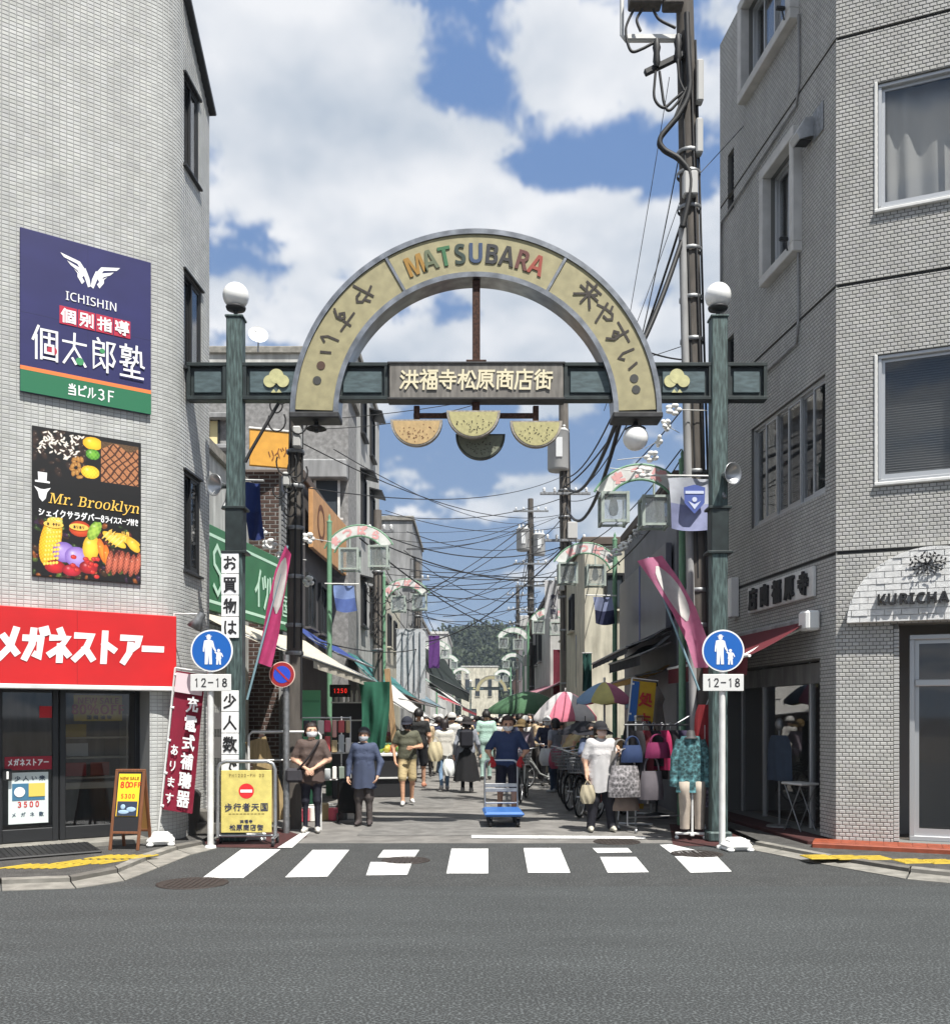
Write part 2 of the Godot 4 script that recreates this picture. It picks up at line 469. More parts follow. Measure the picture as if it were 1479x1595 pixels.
# ---------- bodies: tapered capsules joined smoothly on a grid and meshed as surface nets ----------
class Flesh:
	var prims := []
	func cap(a: Vector3, b: Vector3, ra: float, rb: float, c: Color) -> void:
		prims.append([a, b, ra, rb, c])

	func mesh_into(g: Geo, cell: float, k: float) -> void:
		var lo := Vector3.INF; var hi := -Vector3.INF
		for p in prims:
			var r := Vector3.ONE * (maxf(p[2], p[3]) + cell * 3.0 + k * 0.3)
			lo = lo.min(p[0] - r).min(p[1] - r); hi = hi.max(p[0] + r).max(p[1] + r)
		var nx := int((hi.x - lo.x) / cell) + 2; var ny := int((hi.y - lo.y) / cell) + 2; var nz := int((hi.z - lo.z) / cell) + 2
		var f := PackedFloat32Array(); f.resize(nx * ny * nz); f.fill(9.0)
		var near := PackedFloat32Array(); near.resize(f.size()); near.fill(9.0)
		var who := PackedByteArray(); who.resize(f.size())
		for q in prims.size():
			var p = prims[q]
			var a: Vector3 = p[0]; var ra: float = p[2]; var dr: float = p[3] - p[2]
			var ab: Vector3 = p[1] - a
			var len2 := maxf(ab.length_squared(), 1e-9)
			var m := maxf(ra, p[3]) + cell * 2.0 + k
			var b0: Vector3 = (a.min(p[1]) - Vector3.ONE * m - lo) / cell; var b1: Vector3 = (a.max(p[1]) + Vector3.ONE * m - lo) / cell
			for z in range(maxi(0, int(b0.z)), mini(nz, int(b1.z) + 1)):
				for y in range(maxi(0, int(b0.y)), mini(ny, int(b1.y) + 1)):
					var row := (z * ny + y) * nx
					for x in range(maxi(0, int(b0.x)), mini(nx, int(b1.x) + 1)):
						var s := lo + Vector3(x, y, z) * cell - a
						var t := clampf(s.dot(ab) / len2, 0.0, 1.0)
						var d := (s - ab * t).length() - ra - dr * t
						var i := row + x
						var o := f[i]
						var h := k - absf(d - o)
						f[i] = minf(d, o) - (h * h * 0.25 / k if h > 0.0 else 0.0)
						if d < near[i]:
							near[i] = d; who[i] = q
		var slot := PackedInt32Array(); slot.resize(f.size()); slot.fill(-1)
		var pts := PackedVector3Array(); var nrm := PackedVector3Array(); var cols := PackedColorArray()
		var sxy := nx * ny
		var off := [0, 1, nx, nx + 1, sxy, sxy + 1, sxy + nx, sxy + nx + 1]
		for z in nz - 1:
			for y in ny - 1:
				var row := (z * ny + y) * nx
				for x in nx - 1:
					var i := row + x
					var base := f[i]
					if base > cell * 2.5 or base < -cell * 2.5: continue
					var inside := 0
					for e in 8:
						if f[i + off[e]] < 0.0: inside += 1
					if inside == 0 or inside == 8: continue
					var sum := Vector3.ZERO; var cnt := 0
					for e in [[0, 1], [2, 3], [4, 5], [6, 7], [0, 2], [1, 3], [4, 6], [5, 7], [0, 4], [1, 5], [2, 6], [3, 7]]:
						var d0: float = f[i + off[e[0]]]; var d1: float = f[i + off[e[1]]]
						if (d0 < 0.0) != (d1 < 0.0):
							var t := d0 / (d0 - d1)
							var p0 := Vector3(e[0] & 1, (e[0] >> 1) & 1, e[0] >> 2); var p1 := Vector3(e[1] & 1, (e[1] >> 1) & 1, e[1] >> 2)
							sum += p0.lerp(p1, t); cnt += 1
					slot[i] = pts.size()
					pts.append(lo + (Vector3(x, y, z) + sum / cnt) * cell)
					nrm.append(Vector3(f[i + 1] - base + f[i + nx + 1] - f[i + nx], f[i + nx] - base + f[i + nx + 1] - f[i + 1], f[i + sxy] - base + f[i + sxy + nx + 1] - f[i + nx + 1]).normalized())
					cols.append(prims[who[i]][4])
		var steps := [[1, nx, sxy], [nx, sxy, 1], [sxy, 1, nx]]
		for z in range(1, nz - 1):
			for y in range(1, ny - 1):
				for x in range(1, nx - 1):
					var i := (z * ny + y) * nx + x
					if slot[i] < 0 : continue
					for s in steps:
						var i0: float = f[i]; var i1: float = f[i + s[0]]
						if (i0 < 0.0) == (i1 < 0.0): continue
						var q := [slot[i], slot[i - s[1]], slot[i - s[1] - s[2]], slot[i - s[2]]]
						if q.min() < 0: continue
						if i0 < 0.0: q.reverse()
						for e in [0, 1, 2, 0, 2, 3]:
							g.col = cols[q[e]]
							g.put(pts[q[e]], nrm[q[e]], Vector2.ZERO)
		g.painted = true
		g.col = Color.WHITE

# ---------- air and light ----------
func sky_image() -> ImageTexture:
	var W := 2048; var H := 1024
	var f := FastNoiseLite.new(); f.noise_type = FastNoiseLite.TYPE_SIMPLEX_SMOOTH; f.frequency = 0.55; f.fractal_octaves = 7; f.fractal_gain = 0.6; f.seed = 11
	f.domain_warp_enabled = true; f.domain_warp_amplitude = 0.35; f.domain_warp_frequency = 0.9
	var s := FastNoiseLite.new(); s.noise_type = FastNoiseLite.TYPE_SIMPLEX_SMOOTH; s.frequency = 0.9; s.fractal_octaves = 5; s.fractal_gain = 0.55; s.seed = 4
	# where the clouds stand apart and where they pile up: [x, y, half width, half height, amount] in photograph pixels
	var banks := [[735, 135, 95, 60, -0.6], [890, 262, 90, 26, -0.5], [960, 110, 170, 100, 0.65], [330, 60, 160, 110, 0.3], [430, 395, 140, 55, -0.75], [670, 470, 130, 50, -0.62], [560, 425, 70, 35, -0.3], [1010, 455, 70, 45, -0.3], [620, 300, 190, 70, 0.45], [960, 350, 120, 50, 0.4], [450, 170, 250, 130, 0.25], [760, 550, 180, 35, 0.6],
		[700, 880, 400, 90, -0.65], [640, 780, 60, 45, 0.45], [560, 720, 300, 60, -0.45], [900, 720, 200, 60, -0.35]]
	var data := PackedFloat32Array(); data.resize(W * H * 3)
	for y in H:
		var el := PI * (0.5 - (y + 0.5) / H)
		var cy := sin(el); var ch := cos(el)
		for x in W:
			var i := (y * W + x) * 3
			if el < -0.01:
				data[i] = 0.20; data[i + 1] = 0.21; data[i + 2] = 0.22
				continue
			var az := TAU * (x + 0.5) / W
			var dx := sin(az) * ch; var dz := -cos(az) * ch
			var k := 1.0 / (cy + 0.22)
			var px := dx * k; var pz := dz * k
			var dens := f.get_noise_2d(px * 2.6 + 3.0, pz * 2.6) * 1.75 + 0.14 + 0.26 * smoothstep(0.22, 0.45, cy)
			if dz < -0.3:
				var sx := 740.0 - F * dx / dz; var sy := 1118.0 + F * cy / dz
				for b in banks:
					var q: float = pow((sx - b[0]) / b[2], 2) + pow((sy - b[1]) / b[3], 2)
					if q < 6.0: dens += b[4] * exp(-q * 0.9)
			var a := smoothstep(-0.04, 0.26, dens)
			var body := s.get_noise_2d(px * 2.6 + 9.0, pz * 2.6 + 5.0)
			var above := f.get_noise_2d(px * 2.55 + 3.0, pz * 2.55)
			var lit := clampf(0.62 + body * 0.75 + (dens - above * 1.75 - 0.14) * 0.35 - maxf(dens - 0.45, 0.0) * 0.4, 0.0, 1.0)
			var t := pow(clampf(1.0 - cy, 0.0, 1.0), 2.2)
			var r := lerpf(0.15, 0.34, t); var g := lerpf(0.285, 0.455, t); var bl := lerpf(0.60, 0.60, t)
			data[i] = lerpf(r, lerpf(0.44, 0.93, lit), a); data[i + 1] = lerpf(g, lerpf(0.53, 0.95, lit), a); data[i + 2] = lerpf(bl, lerpf(0.65, 0.99, lit), a)
	var im := Image.create_from_data(W, H, false, Image.FORMAT_RGBF, data.to_byte_array())
	return ImageTexture.create_from_image(im)

func light_and_camera() -> void:
	var cam := Camera3D.new()
	cam.name = "camera"
	cam.projection = Camera3D.PROJECTION_FRUSTUM
	cam.near = 0.1
	cam.far = 3000.0
	cam.size = 0.1 * 1595.0 / F
	cam.frustum_offset = Vector2(0.1 * (739.5 - 740.0) / F, 0.1 * (1118.0 - 797.5) / F)
	cam.position = Vector3(0, EYE, 0)
	add_child(cam)
	cam.current = true
	var e := Environment.new()
	e.background_mode = Environment.BG_SKY
	var pm := PanoramaSkyMaterial.new()
	pm.panorama = sky_image()
	var sk := Sky.new()
	sk.sky_material = pm
	e.sky = sk
	e.background_energy_multiplier = 0.58
	e.tonemap_mode = Environment.TONE_MAPPER_LINEAR
	e.tonemap_exposure = 1.65
	e.sdfgi_enabled = true; e.ssao_enabled = true; e.ssil_enabled = true
	e.fog_enabled = true
	e.fog_density = 0.0003
	e.fog_light_color = Color(0.78, 0.85, 0.93)
	var we := WorldEnvironment.new()
	we.name = "world_environment"
	we.environment = e
	add_child(we)
	var sun := DirectionalLight3D.new()
	sun.name = "sun"
	sun.light_energy = 1.6
	sun.light_color = Color(1.0, 0.985, 0.955)
	sun.light_angular_distance = 0.5
	sun.shadow_enabled = true
	add_child(sun)
	sun.look_at_from_position(Vector3(0.26, 1.0, 0.46) * 50.0, Vector3.ZERO)

func textures() -> void:
	T.mottle = noise(FastNoiseLite.TYPE_SIMPLEX_SMOOTH, 0.008, 5, 0.86, 1.0, 512, 3)
	T.stain = noise(FastNoiseLite.TYPE_SIMPLEX_SMOOTH, 0.012, 6, 0.74, 1.0, 512, 8)
	T.grain = noise(FastNoiseLite.TYPE_SIMPLEX, 0.22, 3, 0.78, 1.0, 512, 5)
	T.speck = noise(FastNoiseLite.TYPE_CELLULAR, 0.11, 2, 0.25, 1.0, 1024, 6)
	T.rough = noise(FastNoiseLite.TYPE_SIMPLEX, 0.35, 4, 0.0, 1.0, 1024, 7)
	T.wear = noise(FastNoiseLite.TYPE_SIMPLEX_SMOOTH, 0.012, 4, 0.7, 1.0, 512, 12)
	T.rusty = noise(FastNoiseLite.TYPE_SIMPLEX_SMOOTH, 0.02, 6, 0.4, 1.0, 512, 13)
	T.fold = noise(FastNoiseLite.TYPE_SIMPLEX_SMOOTH, 0.005, 3, 0.0, 1.0, 512, 31)
	T.floral = noise(FastNoiseLite.TYPE_CELLULAR, 0.035, 2, 0.12, 1.0, 512, 21)

func materials() -> void:
	mat("asphalt", Color(0.155, 0.171, 0.175), 0.9, 0.0, ["speck", 0.5], ["mottle", Vector3(0.08, 1.0, 0.4)], ["rough", 0.4])
	mat("asphalt_mouth", Color(0.16, 0.168, 0.168), 0.9, 0.0, ["speck", 0.45], ["mottle", 0.5], ["rough", 0.8])
	mat("asphalt_patch", Color(0.27, 0.26, 0.245), 0.9, 0.0, ["grain", 0.8], ["stain", 0.5], ["rough", 0.5])
	mat("asphalt_street", Color(0.31, 0.295, 0.275), 0.9, 0.0, ["grain", 0.7], ["stain", 0.35], ["rough", 0.6])
	mat("asphalt_walk", Color(0.28, 0.27, 0.255), 0.9, 0.0, ["speck", 0.9], ["stain", 0.7], ["rough", 0.6])
	mat("concrete", Color(0.42, 0.40, 0.355), 0.88, 0.0, ["grain", 2.0], ["stain", 0.7], ["rough", 0.4])
	mat("concrete_dark", Color(0.24, 0.225, 0.20), 0.88, 0.0, ["grain", 2.0], ["stain", 0.9], ["rough", 0.4])
	T.worn = noise(FastNoiseLite.TYPE_SIMPLEX, 0.05, 5, 0.2, 1.0, 1024, 17)
	T.worn.color_ramp.add_point(0.27, Color(0.5, 0.5, 0.5)); T.worn.color_ramp.add_point(0.36, Color(0.97, 0.97, 0.97))
	mat("road_paint", Color(0.80, 0.80, 0.79), 0.75, 0.0, ["worn", 0.8], ["mottle", 1.2])
	mat("tactile_yellow", Color(0.70, 0.50, 0.04), 0.7, 0.0, ["grain", 4.0], ["stain", 1.5])
	mat("red_paving", Color(0.20, 0.045, 0.042), 0.85, 0.0, ["speck", 4.0], ["stain", 0.8])
	mat("orange_tile", Color(0.44, 0.095, 0.04), 0.6, 0.0, ["grain", 3.0], ["stain", 1.0])
	mat("iron", Color(0.07, 0.055, 0.048), 0.65, 0.3, ["grain", 8.0], ["stain", 2.0])
	mat("soil", Color(0.10, 0.085, 0.065), 0.95, 0.0, ["grain", 1.0])
	# painted metal, gate
	mat("gate_green", Color(0.17, 0.26, 0.25), 0.6, 0.15, ["rusty", Vector3(2.2, 0.35, 2.2)], ["stain", Vector3(4.0, 0.5, 4.0)])
	mat("beam_dark", Color(0.028, 0.04, 0.04), 0.5, 0.2, ["wear", 0.8])
	mat("beam_panel", Color(0.10, 0.145, 0.155), 0.5, 0.1, ["wear", Vector3(0.7, 2.5, 0.7)])
	mat("arch_face", Color(0.47, 0.42, 0.235), 0.6, 0.0, ["mottle", 1.2], ["grain", 3.0])
	mat("arch_rim", Color(0.45, 0.46, 0.47), 0.32, 0.85, ["wear", 0.7])
	mat("arch_dark", Color(0.05, 0.05, 0.052), 0.6, 0.3, ["wear", 1.0])
	mat("rust", Color(0.15, 0.065, 0.042), 0.85, 0.2, ["rusty", 2.0], ["grain", 6.0])
	mat("sign_grey", Color(0.27, 0.25, 0.225), 0.65, 0.1, ["wear", Vector3(2.0, 0.25, 2.0)], ["mottle", 1.0])
	mat("gold_letter", Color(0.66, 0.60, 0.42), 0.5)
	mat("tree_yellow", Color(0.55, 0.53, 0.27), 0.6, 0.0, ["mottle", 2.0])
	mat("ink", Color(0.012, 0.012, 0.014), 0.6)
	mat("arch_ink", Color(0.045, 0.035, 0.028), 0.7, 0.0, ["wear", 3.0])
	mat("white_plastic", Color(0.80, 0.80, 0.78), 0.45)
	mat("white_paint", Color(0.74, 0.74, 0.72), 0.5, 0.0, ["mottle", 1.0])
	mat("white_print", Color(0.80, 0.80, 0.80), 0.55)
	mat("globe", Color(0.82, 0.82, 0.80), 0.12)
	M.globe.clearcoat_enabled = true
	mat("steel", Color(0.55, 0.56, 0.57), 0.35, 0.9, ["mottle", 2.0])
	mat("steel_dull", Color(0.36, 0.37, 0.38), 0.5, 0.7, ["wear", 2.0])
	mat("aluminium", Color(0.48, 0.49, 0.50), 0.4, 0.6)
	mat("frame_dark", Color(0.025, 0.026, 0.028), 0.45, 0.3)
	mat("cable", Color(0.012, 0.012, 0.013), 0.6)
	mat("pole_concrete", Color(0.23, 0.205, 0.18), 0.9, 0.0, ["grain", 2.0], ["stain", Vector3(1.5, 0.3, 1.5)])
	mat("pole_dark", Color(0.15, 0.132, 0.115), 0.85, 0.0, ["grain", 2.0], ["stain", Vector3(1.5, 0.3, 1.5)])
	mat("porcelain", Color(0.62, 0.63, 0.63), 0.3)
	# buildings
	mat("grout_light", Color(0.35, 0.35, 0.34), 0.9, 0.0, ["grain", 2.0])
	mat("grout_grey", Color(0.20, 0.20, 0.19), 0.9, 0.0, ["grain", 2.0])
	mat("seal", Color(0.03, 0.03, 0.03), 0.8)
	mat("room_dark", Color(0.30, 0.29, 0.28), 0.9)
	mat("room_floor", Color(0.22, 0.19, 0.16), 0.8)
	mat("plaster_grey", Color(0.45, 0.45, 0.45), 0.85, 0.0, ["mottle", 0.35], ["stain", Vector3(0.8, 0.12, 0.8)])
	mat("curtain", Color(0.80, 0.81, 0.80), 0.85)
	M.curtain.backlight_enabled = true; M.curtain.backlight = Color(0.3, 0.3, 0.3)
	mat("blind", Color(0.32, 0.33, 0.33), 0.6)
	glass("pane", Color(0.10, 0.12, 0.13), 0.22)
	glass("pane_clear", Color(0.02, 0.03, 0.03), 0.3)
	var t := mat("tile_white", Color(0.66, 0.67, 0.655), 0.32, 0.0, ["mottle", 0.6], ["mottle", Vector3(0.4, 0.1, 0.4)])
	t.vertex_color_use_as_albedo = true
	t = mat("tile_brick", Color(0.65, 0.645, 0.625), 0.6, 0.0, ["grain", 5.0], ["mottle", Vector3(0.6, 0.2, 0.6)])
	t.vertex_color_use_as_albedo = true
	mat("white_brick", Color(0.88, 0.88, 0.87), 0.75, 0.0, ["mottle", 2.0], [], ["rough", 0.8])
	t = mat("body", Color(1, 1, 1), 0.8, 0.0, ["grain", 6.0], [], ["fold", 0.5])
	t.vertex_color_use_as_albedo = true
	t = mat("painted", Color(1, 1, 1), 0.7)
	t.vertex_color_use_as_albedo = true

func plain(r: int, g: int, b: int, rough := 0.65, metal := 0.0) -> StandardMaterial3D:
	return mat("plain_%d_%d_%d_%.2f_%.1f" % [r, g, b, rough, metal], lin(r, g, b), rough, metal)

func cloth(r: int, g: int, b: int, through := 0.0) -> StandardMaterial3D:
	var key := "cloth_%d_%d_%d" % [r, g, b]
	var had := M.has(key)
	var m := mat(key, lin(r, g, b), 0.88, 0.0, ["grain", 7.0], ["mottle", 1.3])
	if not had and through > 0.0:
		m.backlight_enabled = true
		m.backlight = lin(r, g, b) * through
	return m

# ---------- ground ----------
func flat(g: Geo, pts: Array, y: float) -> void:
	var poly := PackedVector2Array()
	for p in pts: poly.append(Vector2(p[0], p[1]))
	g.prism(Vector3(0, y, 0), Vector3.RIGHT, Vector3.FORWARD, poly, 0.0)

func on_road(px: float, py: float, y := 0.0) -> Array:
	var d := (EYE - y) * F / (py - 1118.0)
	return [gx(px, d), d]

func ground() -> void:
	var g := Geo.new()
	flat(g, [[-400, -60], [400, -60], [400, 900], [-400, 900]], 0.0)
	ground_piece("ground", g, M.soil)
	g = Geo.new()
	flat(g, [[-60, -12], [60, -12], [60, 9.1], [-60, 9.1]], 0.006)
	ground_piece("road", g, M.asphalt)
	g = Geo.new()
	flat(g, [[-14, 9.1], [14, 9.1], [14, 12.25], [-14, 12.25]], 0.004)
	var mouth := ground_piece("road_mouth", g, M.asphalt_mouth)
	g = Geo.new()
	flat(g, [[-9, 12.25], [9, 12.25], [9, 175], [-9, 175]], 0.004)
	var street := ground_piece("street", g, M.asphalt_street)
	# reinstated strips of asphalt
	for s in [[[-1.6, 13.0], [0.3, 13.0], [0.3, 15.3], [-1.6, 15.2]], [[0.5, 16.0], [2.2, 16.0], [2.2, 24.0], [0.5, 24.0]], [[-2.4, 17.0], [-0.4, 17.0], [-0.4, 21.5], [-2.4, 21.5]]]:
		g = Geo.new()
		flat(g, s, 0.008)
		ground_piece("asphalt_patch", g, M.asphalt_patch, street)
	# zebra stripes, some cut by later patches
	for q in [[376,1324, 437,1324, 379,1369, 315,1369], [487,1325, 544,1325, 510,1367, 444,1368], [597,1325, 653,1325, 645,1337, 588,1337], [577,1344, 642,1344, 634,1364, 570,1365], [703,1323, 760,1323, 760,1362, 695,1362],
			[815,1322, 872,1322, 888,1361, 822,1361], [922,1322, 977,1322, 984,1329, 930,1330], [934,1336, 990,1336, 1010,1360, 946,1361], [1027,1317, 1044,1316, 1098,1329, 1044,1330], [1050,1335, 1115,1334, 1139,1359, 1075,1361]]:
		g = Geo.new()
		flat(g, [on_road(q[0], q[1]), on_road(q[2], q[3]), on_road(q[4], q[5]), on_road(q[6], q[7])], 0.010)
		ground_piece("zebra_stripe", g, M.road_paint, mouth)
	for q in [[734,1302, 1005,1304, 1005,1308, 734,1307], [432,1322, 455,1322, 483,1297, 471,1297], [578,1211, 590,1211, 606,1200, 596,1200]]:
		g = Geo.new()
		flat(g, [on_road(q[0], q[1]), on_road(q[2], q[3]), on_road(q[4], q[5]), on_road(q[6], q[7])], 0.013)
		ground_piece("road_line", g, M.road_paint, street)
	for q in [[[-3.6, 11.9], [-2.35, 11.75], [-2.25, 12.9], [-3.3, 14.6], [-3.7, 14.6]], [[2.45, 11.95], [3.3, 11.95], [3.9, 14.4], [2.9, 14.4]]]:
		g = Geo.new()
		flat(g, q, 0.0085)
		ground_piece("red_strip", g, M.red_paving, street)
	# manhole covers: a ring and a ribbed lid each
	for q in [[300, 1377, 0.34], [632, 1341, 0.27], [1085, 1331, 0.30], [960, 1312, 0.30]]:
		var p := on_road(q[0], q[1])
		g = Geo.new()
		g.lathe(Vector3(p[0], 0.006, -p[1]), [[q[2], 0.0], [q[2], 0.006], [q[2] - 0.03, 0.008], [q[2] - 0.035, 0.004], [0.0, 0.004]], 28)
		for k in range(-4, 5):
			var half := sqrt(maxf(0.0, pow(q[2] - 0.06, 2) - pow(k * 0.055, 2)))
			if half > 0.03: g.box(Vector3(p[0] + k * 0.055, 0.012, -p[1]), Vector3(0.018, 0.004, half * 2.0))
		ground_piece("manhole_cover", g, M.iron, mouth)
	# footways at both corners
	var left_out := [[-14, 8.55], [-6.0, 8.7], [-4.35, 8.85], [-3.72, 8.98], [-3.42, 9.4], [-3.36, 10.2], [-3.30, 11.2], [-3.15, 11.75]]
	var left_in := [[-14, 8.95], [-6.0, 9.1], [-4.54, 9.22], [-3.95, 9.36], [-3.72, 9.95], [-3.74, 10.8], [-3.66, 11.6], [-3.45, 12.1]]
	var right_out := [[14, 8.75], [6.2, 8.9], [4.85, 9.05], [4.25, 9.5], [3.75, 10.5], [3.45, 11.3], [3.25, 11.75]]
	var right_in := [[14, 9.15], [6.2, 9.3], [5.0, 9.45], [4.5, 9.95], [4.0, 10.8], [3.72, 11.5], [3.55, 12.0]]
	for side in [[left_out, left_in, [[-3.45, 14.2], [-14, 14.2]]], [right_out, right_in, [[3.55, 14.2], [14, 14.2]]]]:
		g = Geo.new()
		flat(g, side[1] + side[2], 0.062)
		var walk := ground_piece("footway", g, M.asphalt_walk)
		var o: Array = side[0]; var n: Array = side[1]
		for i in o.size() - 1:
			var a := Vector2(o[i][0], o[i][1]); var b := Vector2(o[i + 1][0], o[i + 1][1]); var c := Vector2(n[i][0], n[i][1]); var d := Vector2(n[i + 1][0], n[i + 1][1])
			var cuts := maxi(1, int(c.distance_to(d) / 0.6))
			for k in cuts:
				var t0 := (k + 0.012) / cuts; var t1 := (k + 0.988) / cuts
				var p := [a.lerp(b, t0), a.lerp(b, t1), c.lerp(d, t1), c.lerp(d, t0)]
				# apron slab, then the kerb stone behind it
				var s := Geo.new()
				var q := []
				for e: Vector2 in [p[0], p[1], p[2].lerp(p[1], 0.32), p[3].lerp(p[0], 0.32)]: q.append(Vector3(e.x, 0.0, -e.y))
				_slab(s, q, [0.012, 0.012, 0.028, 0.028])
				part("apron_slab", s, M.concrete, walk)
				s = Geo.new()
				q = []
				for e: Vector2 in [p[3].lerp(p[0], 0.31), p[2].lerp(p[1], 0.31), p[2], p[3]]: q.append(Vector3(e.x, 0.0, -e.y))
				_slab(s, q, [0.066, 0.066, 0.069, 0.069])
				part("kerb_stone", s, M.concrete_dark if (k + i) % 3 == 0 else M.concrete, walk)
		if o[0][0] < 0:
			# yellow guide bars glued to the asphalt
			for r in [[-4.75, 9.95, 8, 0.0], [-4.35, 10.25, 7, 0.0], [-4.15, 10.62, 7, 0.0], [-6.1, 9.75, 14, 0.0]]:
				for k in r[2]:
					var s := Geo.new()
					s.bevel(Vector3(r[0] + k * 0.085, 0.066, -r[1]), Vector3(0.038, 0.012, 0.36), 0.005, Basis(Vector3.UP, -0.55))
					part("guide_bar", s, M.tactile_yellow, walk)
		else:
			for k in 9:
				var s := Geo.new()
				var w := Vector3(3.78 + k * 0.305 * 0.96, 0.064, -(10.62 - k * 0.305 * 0.1 - (0.22 if k >= 3 else 0.0)))
				var turn := Basis(Vector3.UP, 0.1)
				s.bevel(w, Vector3(0.298, 0.012, 0.298), 0.004, turn)
				for j in 4: s.bevel(w + turn * Vector3(0, 0.008, -0.105 + j * 0.07), Vector3(0.27, 0.006, 0.03), 0.002, turn)
				part("guide_tile", s, M.tactile_yellow, walk)

func _slab(g: Geo, q: Array, tops: Array) -> void:
	var up := []
	for i in 4: up.append(q[i] + Vector3.UP * tops[i])
	var flip: bool = (q[1] - q[0]).cross(q[3] - q[0]).y < 0
	for i in 4:
		var a: Vector3 = q[i]; var b: Vector3 = q[(i + 1) % 4]; var c: Vector3 = up[(i + 1) % 4]; var d: Vector3 = up[i]
		if flip: g.quad(b, a, d, c)
		else: g.quad(a, b, c, d)
	if flip: g.quad(up[3], up[2], up[1], up[0])
	else: g.quad(up[0], up[1], up[2], up[3])

# ---------- walls faced with tiles; local axes: x along the wall, y up, z outward ----------
# holes: [x0, x1, y0, y1, depth]
func faced_wall(parent: Node3D, w: float, h0: float, h1: float, holes: Array, tile: Vector2, gap: float, proud: float, shift: float, tile_mat: Material, grout: Material, show: Rect2, y_from := 0.0, singles := 300) -> void:
	var g := Geo.new()
	var xs := [0.0, w]; var ys := [y_from, minf(h0, h1)]
	for o in holes:
		for x in [o[0], o[1]]: if x > 0.0 and x < w: xs.append(x)
		for y in [o[2], o[3]]: if y > y_from and y < minf(h0, h1): ys.append(y)
	xs.sort(); ys.sort()
	for i in xs.size() - 1:
		for j in ys.size() - 1:
			if xs[i + 1] - xs[i] < 0.001 or ys[j + 1] - ys[j] < 0.001: continue
			var mid := Vector2((xs[i] + xs[i + 1]) / 2, (ys[j] + ys[j + 1]) / 2)
			var open := false
			for o in holes:
				if mid.x > o[0] and mid.x < o[1] and mid.y > o[2] and mid.y < o[3]: open = true
			if open: continue
			g.quad(Vector3(xs[i], ys[j], 0), Vector3(xs[i + 1], ys[j], 0), Vector3(xs[i + 1], ys[j + 1], 0), Vector3(xs[i], ys[j + 1], 0))
			g.quad(Vector3(xs[i + 1], ys[j], -0.2), Vector3(xs[i], ys[j], -0.2), Vector3(xs[i], ys[j + 1], -0.2), Vector3(xs[i + 1], ys[j + 1], -0.2))
	if absf(h0 - h1) > 0.01:
		var low := minf(h0, h1)
		for z: float in [0.0, -0.2]: g.quad(Vector3(0, low, z), Vector3(w, low, z), Vector3(w, h1, z), Vector3(0, h0, z))
	for o in holes:
		var a := Vector3(maxf(o[0], 0), maxf(o[2], y_from), 0); var b := Vector3(minf(o[1], w), minf(o[3], minf(h0, h1)), 0)
		var z := Vector3(0, 0, -o[4])
		g.quad(a, Vector3(a.x, b.y, 0), Vector3(a.x, b.y, 0) + z, a + z)
		g.quad(Vector3(b.x, a.y, 0), Vector3(b.x, a.y, 0) + z, b + z, b)
		g.quad(Vector3(a.x, b.y, 0), b, b + z, Vector3(a.x, b.y, 0) + z)
		g.quad(a, a + z, Vector3(b.x, a.y, 0) + z, Vector3(b.x, a.y, 0))
	part("wall", g, grout, parent)
	var many := Geo.new(); many.painted = true
	var spots := []
	var rows := int((maxf(h0, h1) - y_from) / (tile.y + gap)) + 1
	var cols := int(w / (tile.x + gap)) + 2
	var eye := parent.global_transform.affine_inverse() * Vector3(0, EYE, 0)
	for r in rows:
		for k in cols:
			var x0 := k * (tile.x + gap) - (shift * (tile.x + gap) if r % 2 else 0.0); var x1 := x0 + tile.x
			var y0 := y_from + r * (tile.y + gap); var y1 := y0 + tile.y
			x0 = maxf(x0, 0.0); x1 = minf(x1, w)
			var top := lerpf(h0, h1, clampf((x0 + x1) * 0.5 / w, 0, 1))
			if y0 > top - 0.02: continue
			y1 = minf(y1, top)
			var gone := x1 - x0 < tile.x * 0.12
			for o in holes:
				var ox := minf(x1, o[1]) - maxf(x0, o[0]); var oy := minf(y1, o[3]) - maxf(y0, o[2])
				if ox <= 0 or oy <= 0 or gone: continue
				if ox / (x1 - x0) < oy / (y1 - y0):
					if x0 < o[0]: x1 = o[0]
					elif x1 > o[1]: x0 = o[1]
					else: gone = true
				else:
					if y0 < o[2]: y1 = o[2]
					elif y1 > o[3]: y0 = o[3]
					else: gone = true
				if x1 - x0 < 0.015 or y1 - y0 < 0.012: gone = true
			if gone: continue
			var whole := x1 - x0 > tile.x - 0.001 and y1 - y0 > tile.y - 0.001
			spots.append([x0, x1, y0, y1, (Vector3((x0 + x1) / 2, (y0 + y1) / 2, 0) - eye).length() if whole and show.has_point(Vector2((x0 + x1) / 2, (y0 + y1) / 2)) else 999.0])
	var order := range(spots.size())
	order.sort_custom(func(a, b): return spots[a][4] < spots[b][4])
	var kinds := []
	for tone in [0.93, 1.0, 0.86, 0.97]:
		var s := Geo.new(); s.painted = true; s.col = Color(tone, tone, tone * 0.99)
		_tile(s, -tile.x / 2, tile.x / 2, -tile.y / 2, tile.y / 2, proud)
		var m := s.mesh(); m.surface_set_material(0, tile_mat)
		kinds.append(m)
	var made := 0
	for i in order:
		var s = spots[i]
		if made < singles and s[4] < 900.0:
			share("tile", kinds[rng.randi() % 4], parent, Transform3D(Basis(), Vector3((s[0] + s[1]) / 2, (s[2] + s[3]) / 2, 0)))
			made += 1
		else:
			var tone := rng.randf_range(0.86, 1.0)
			many.col = Color(tone, tone * rng.randf_range(0.985, 1.0), tone * rng.randf_range(0.96, 1.0))
			_tile(many, s[0], s[1], s[2], s[3], proud)
	var o := part("tiling", many, tile_mat, parent)
	o.set_meta("kind", "stuff")

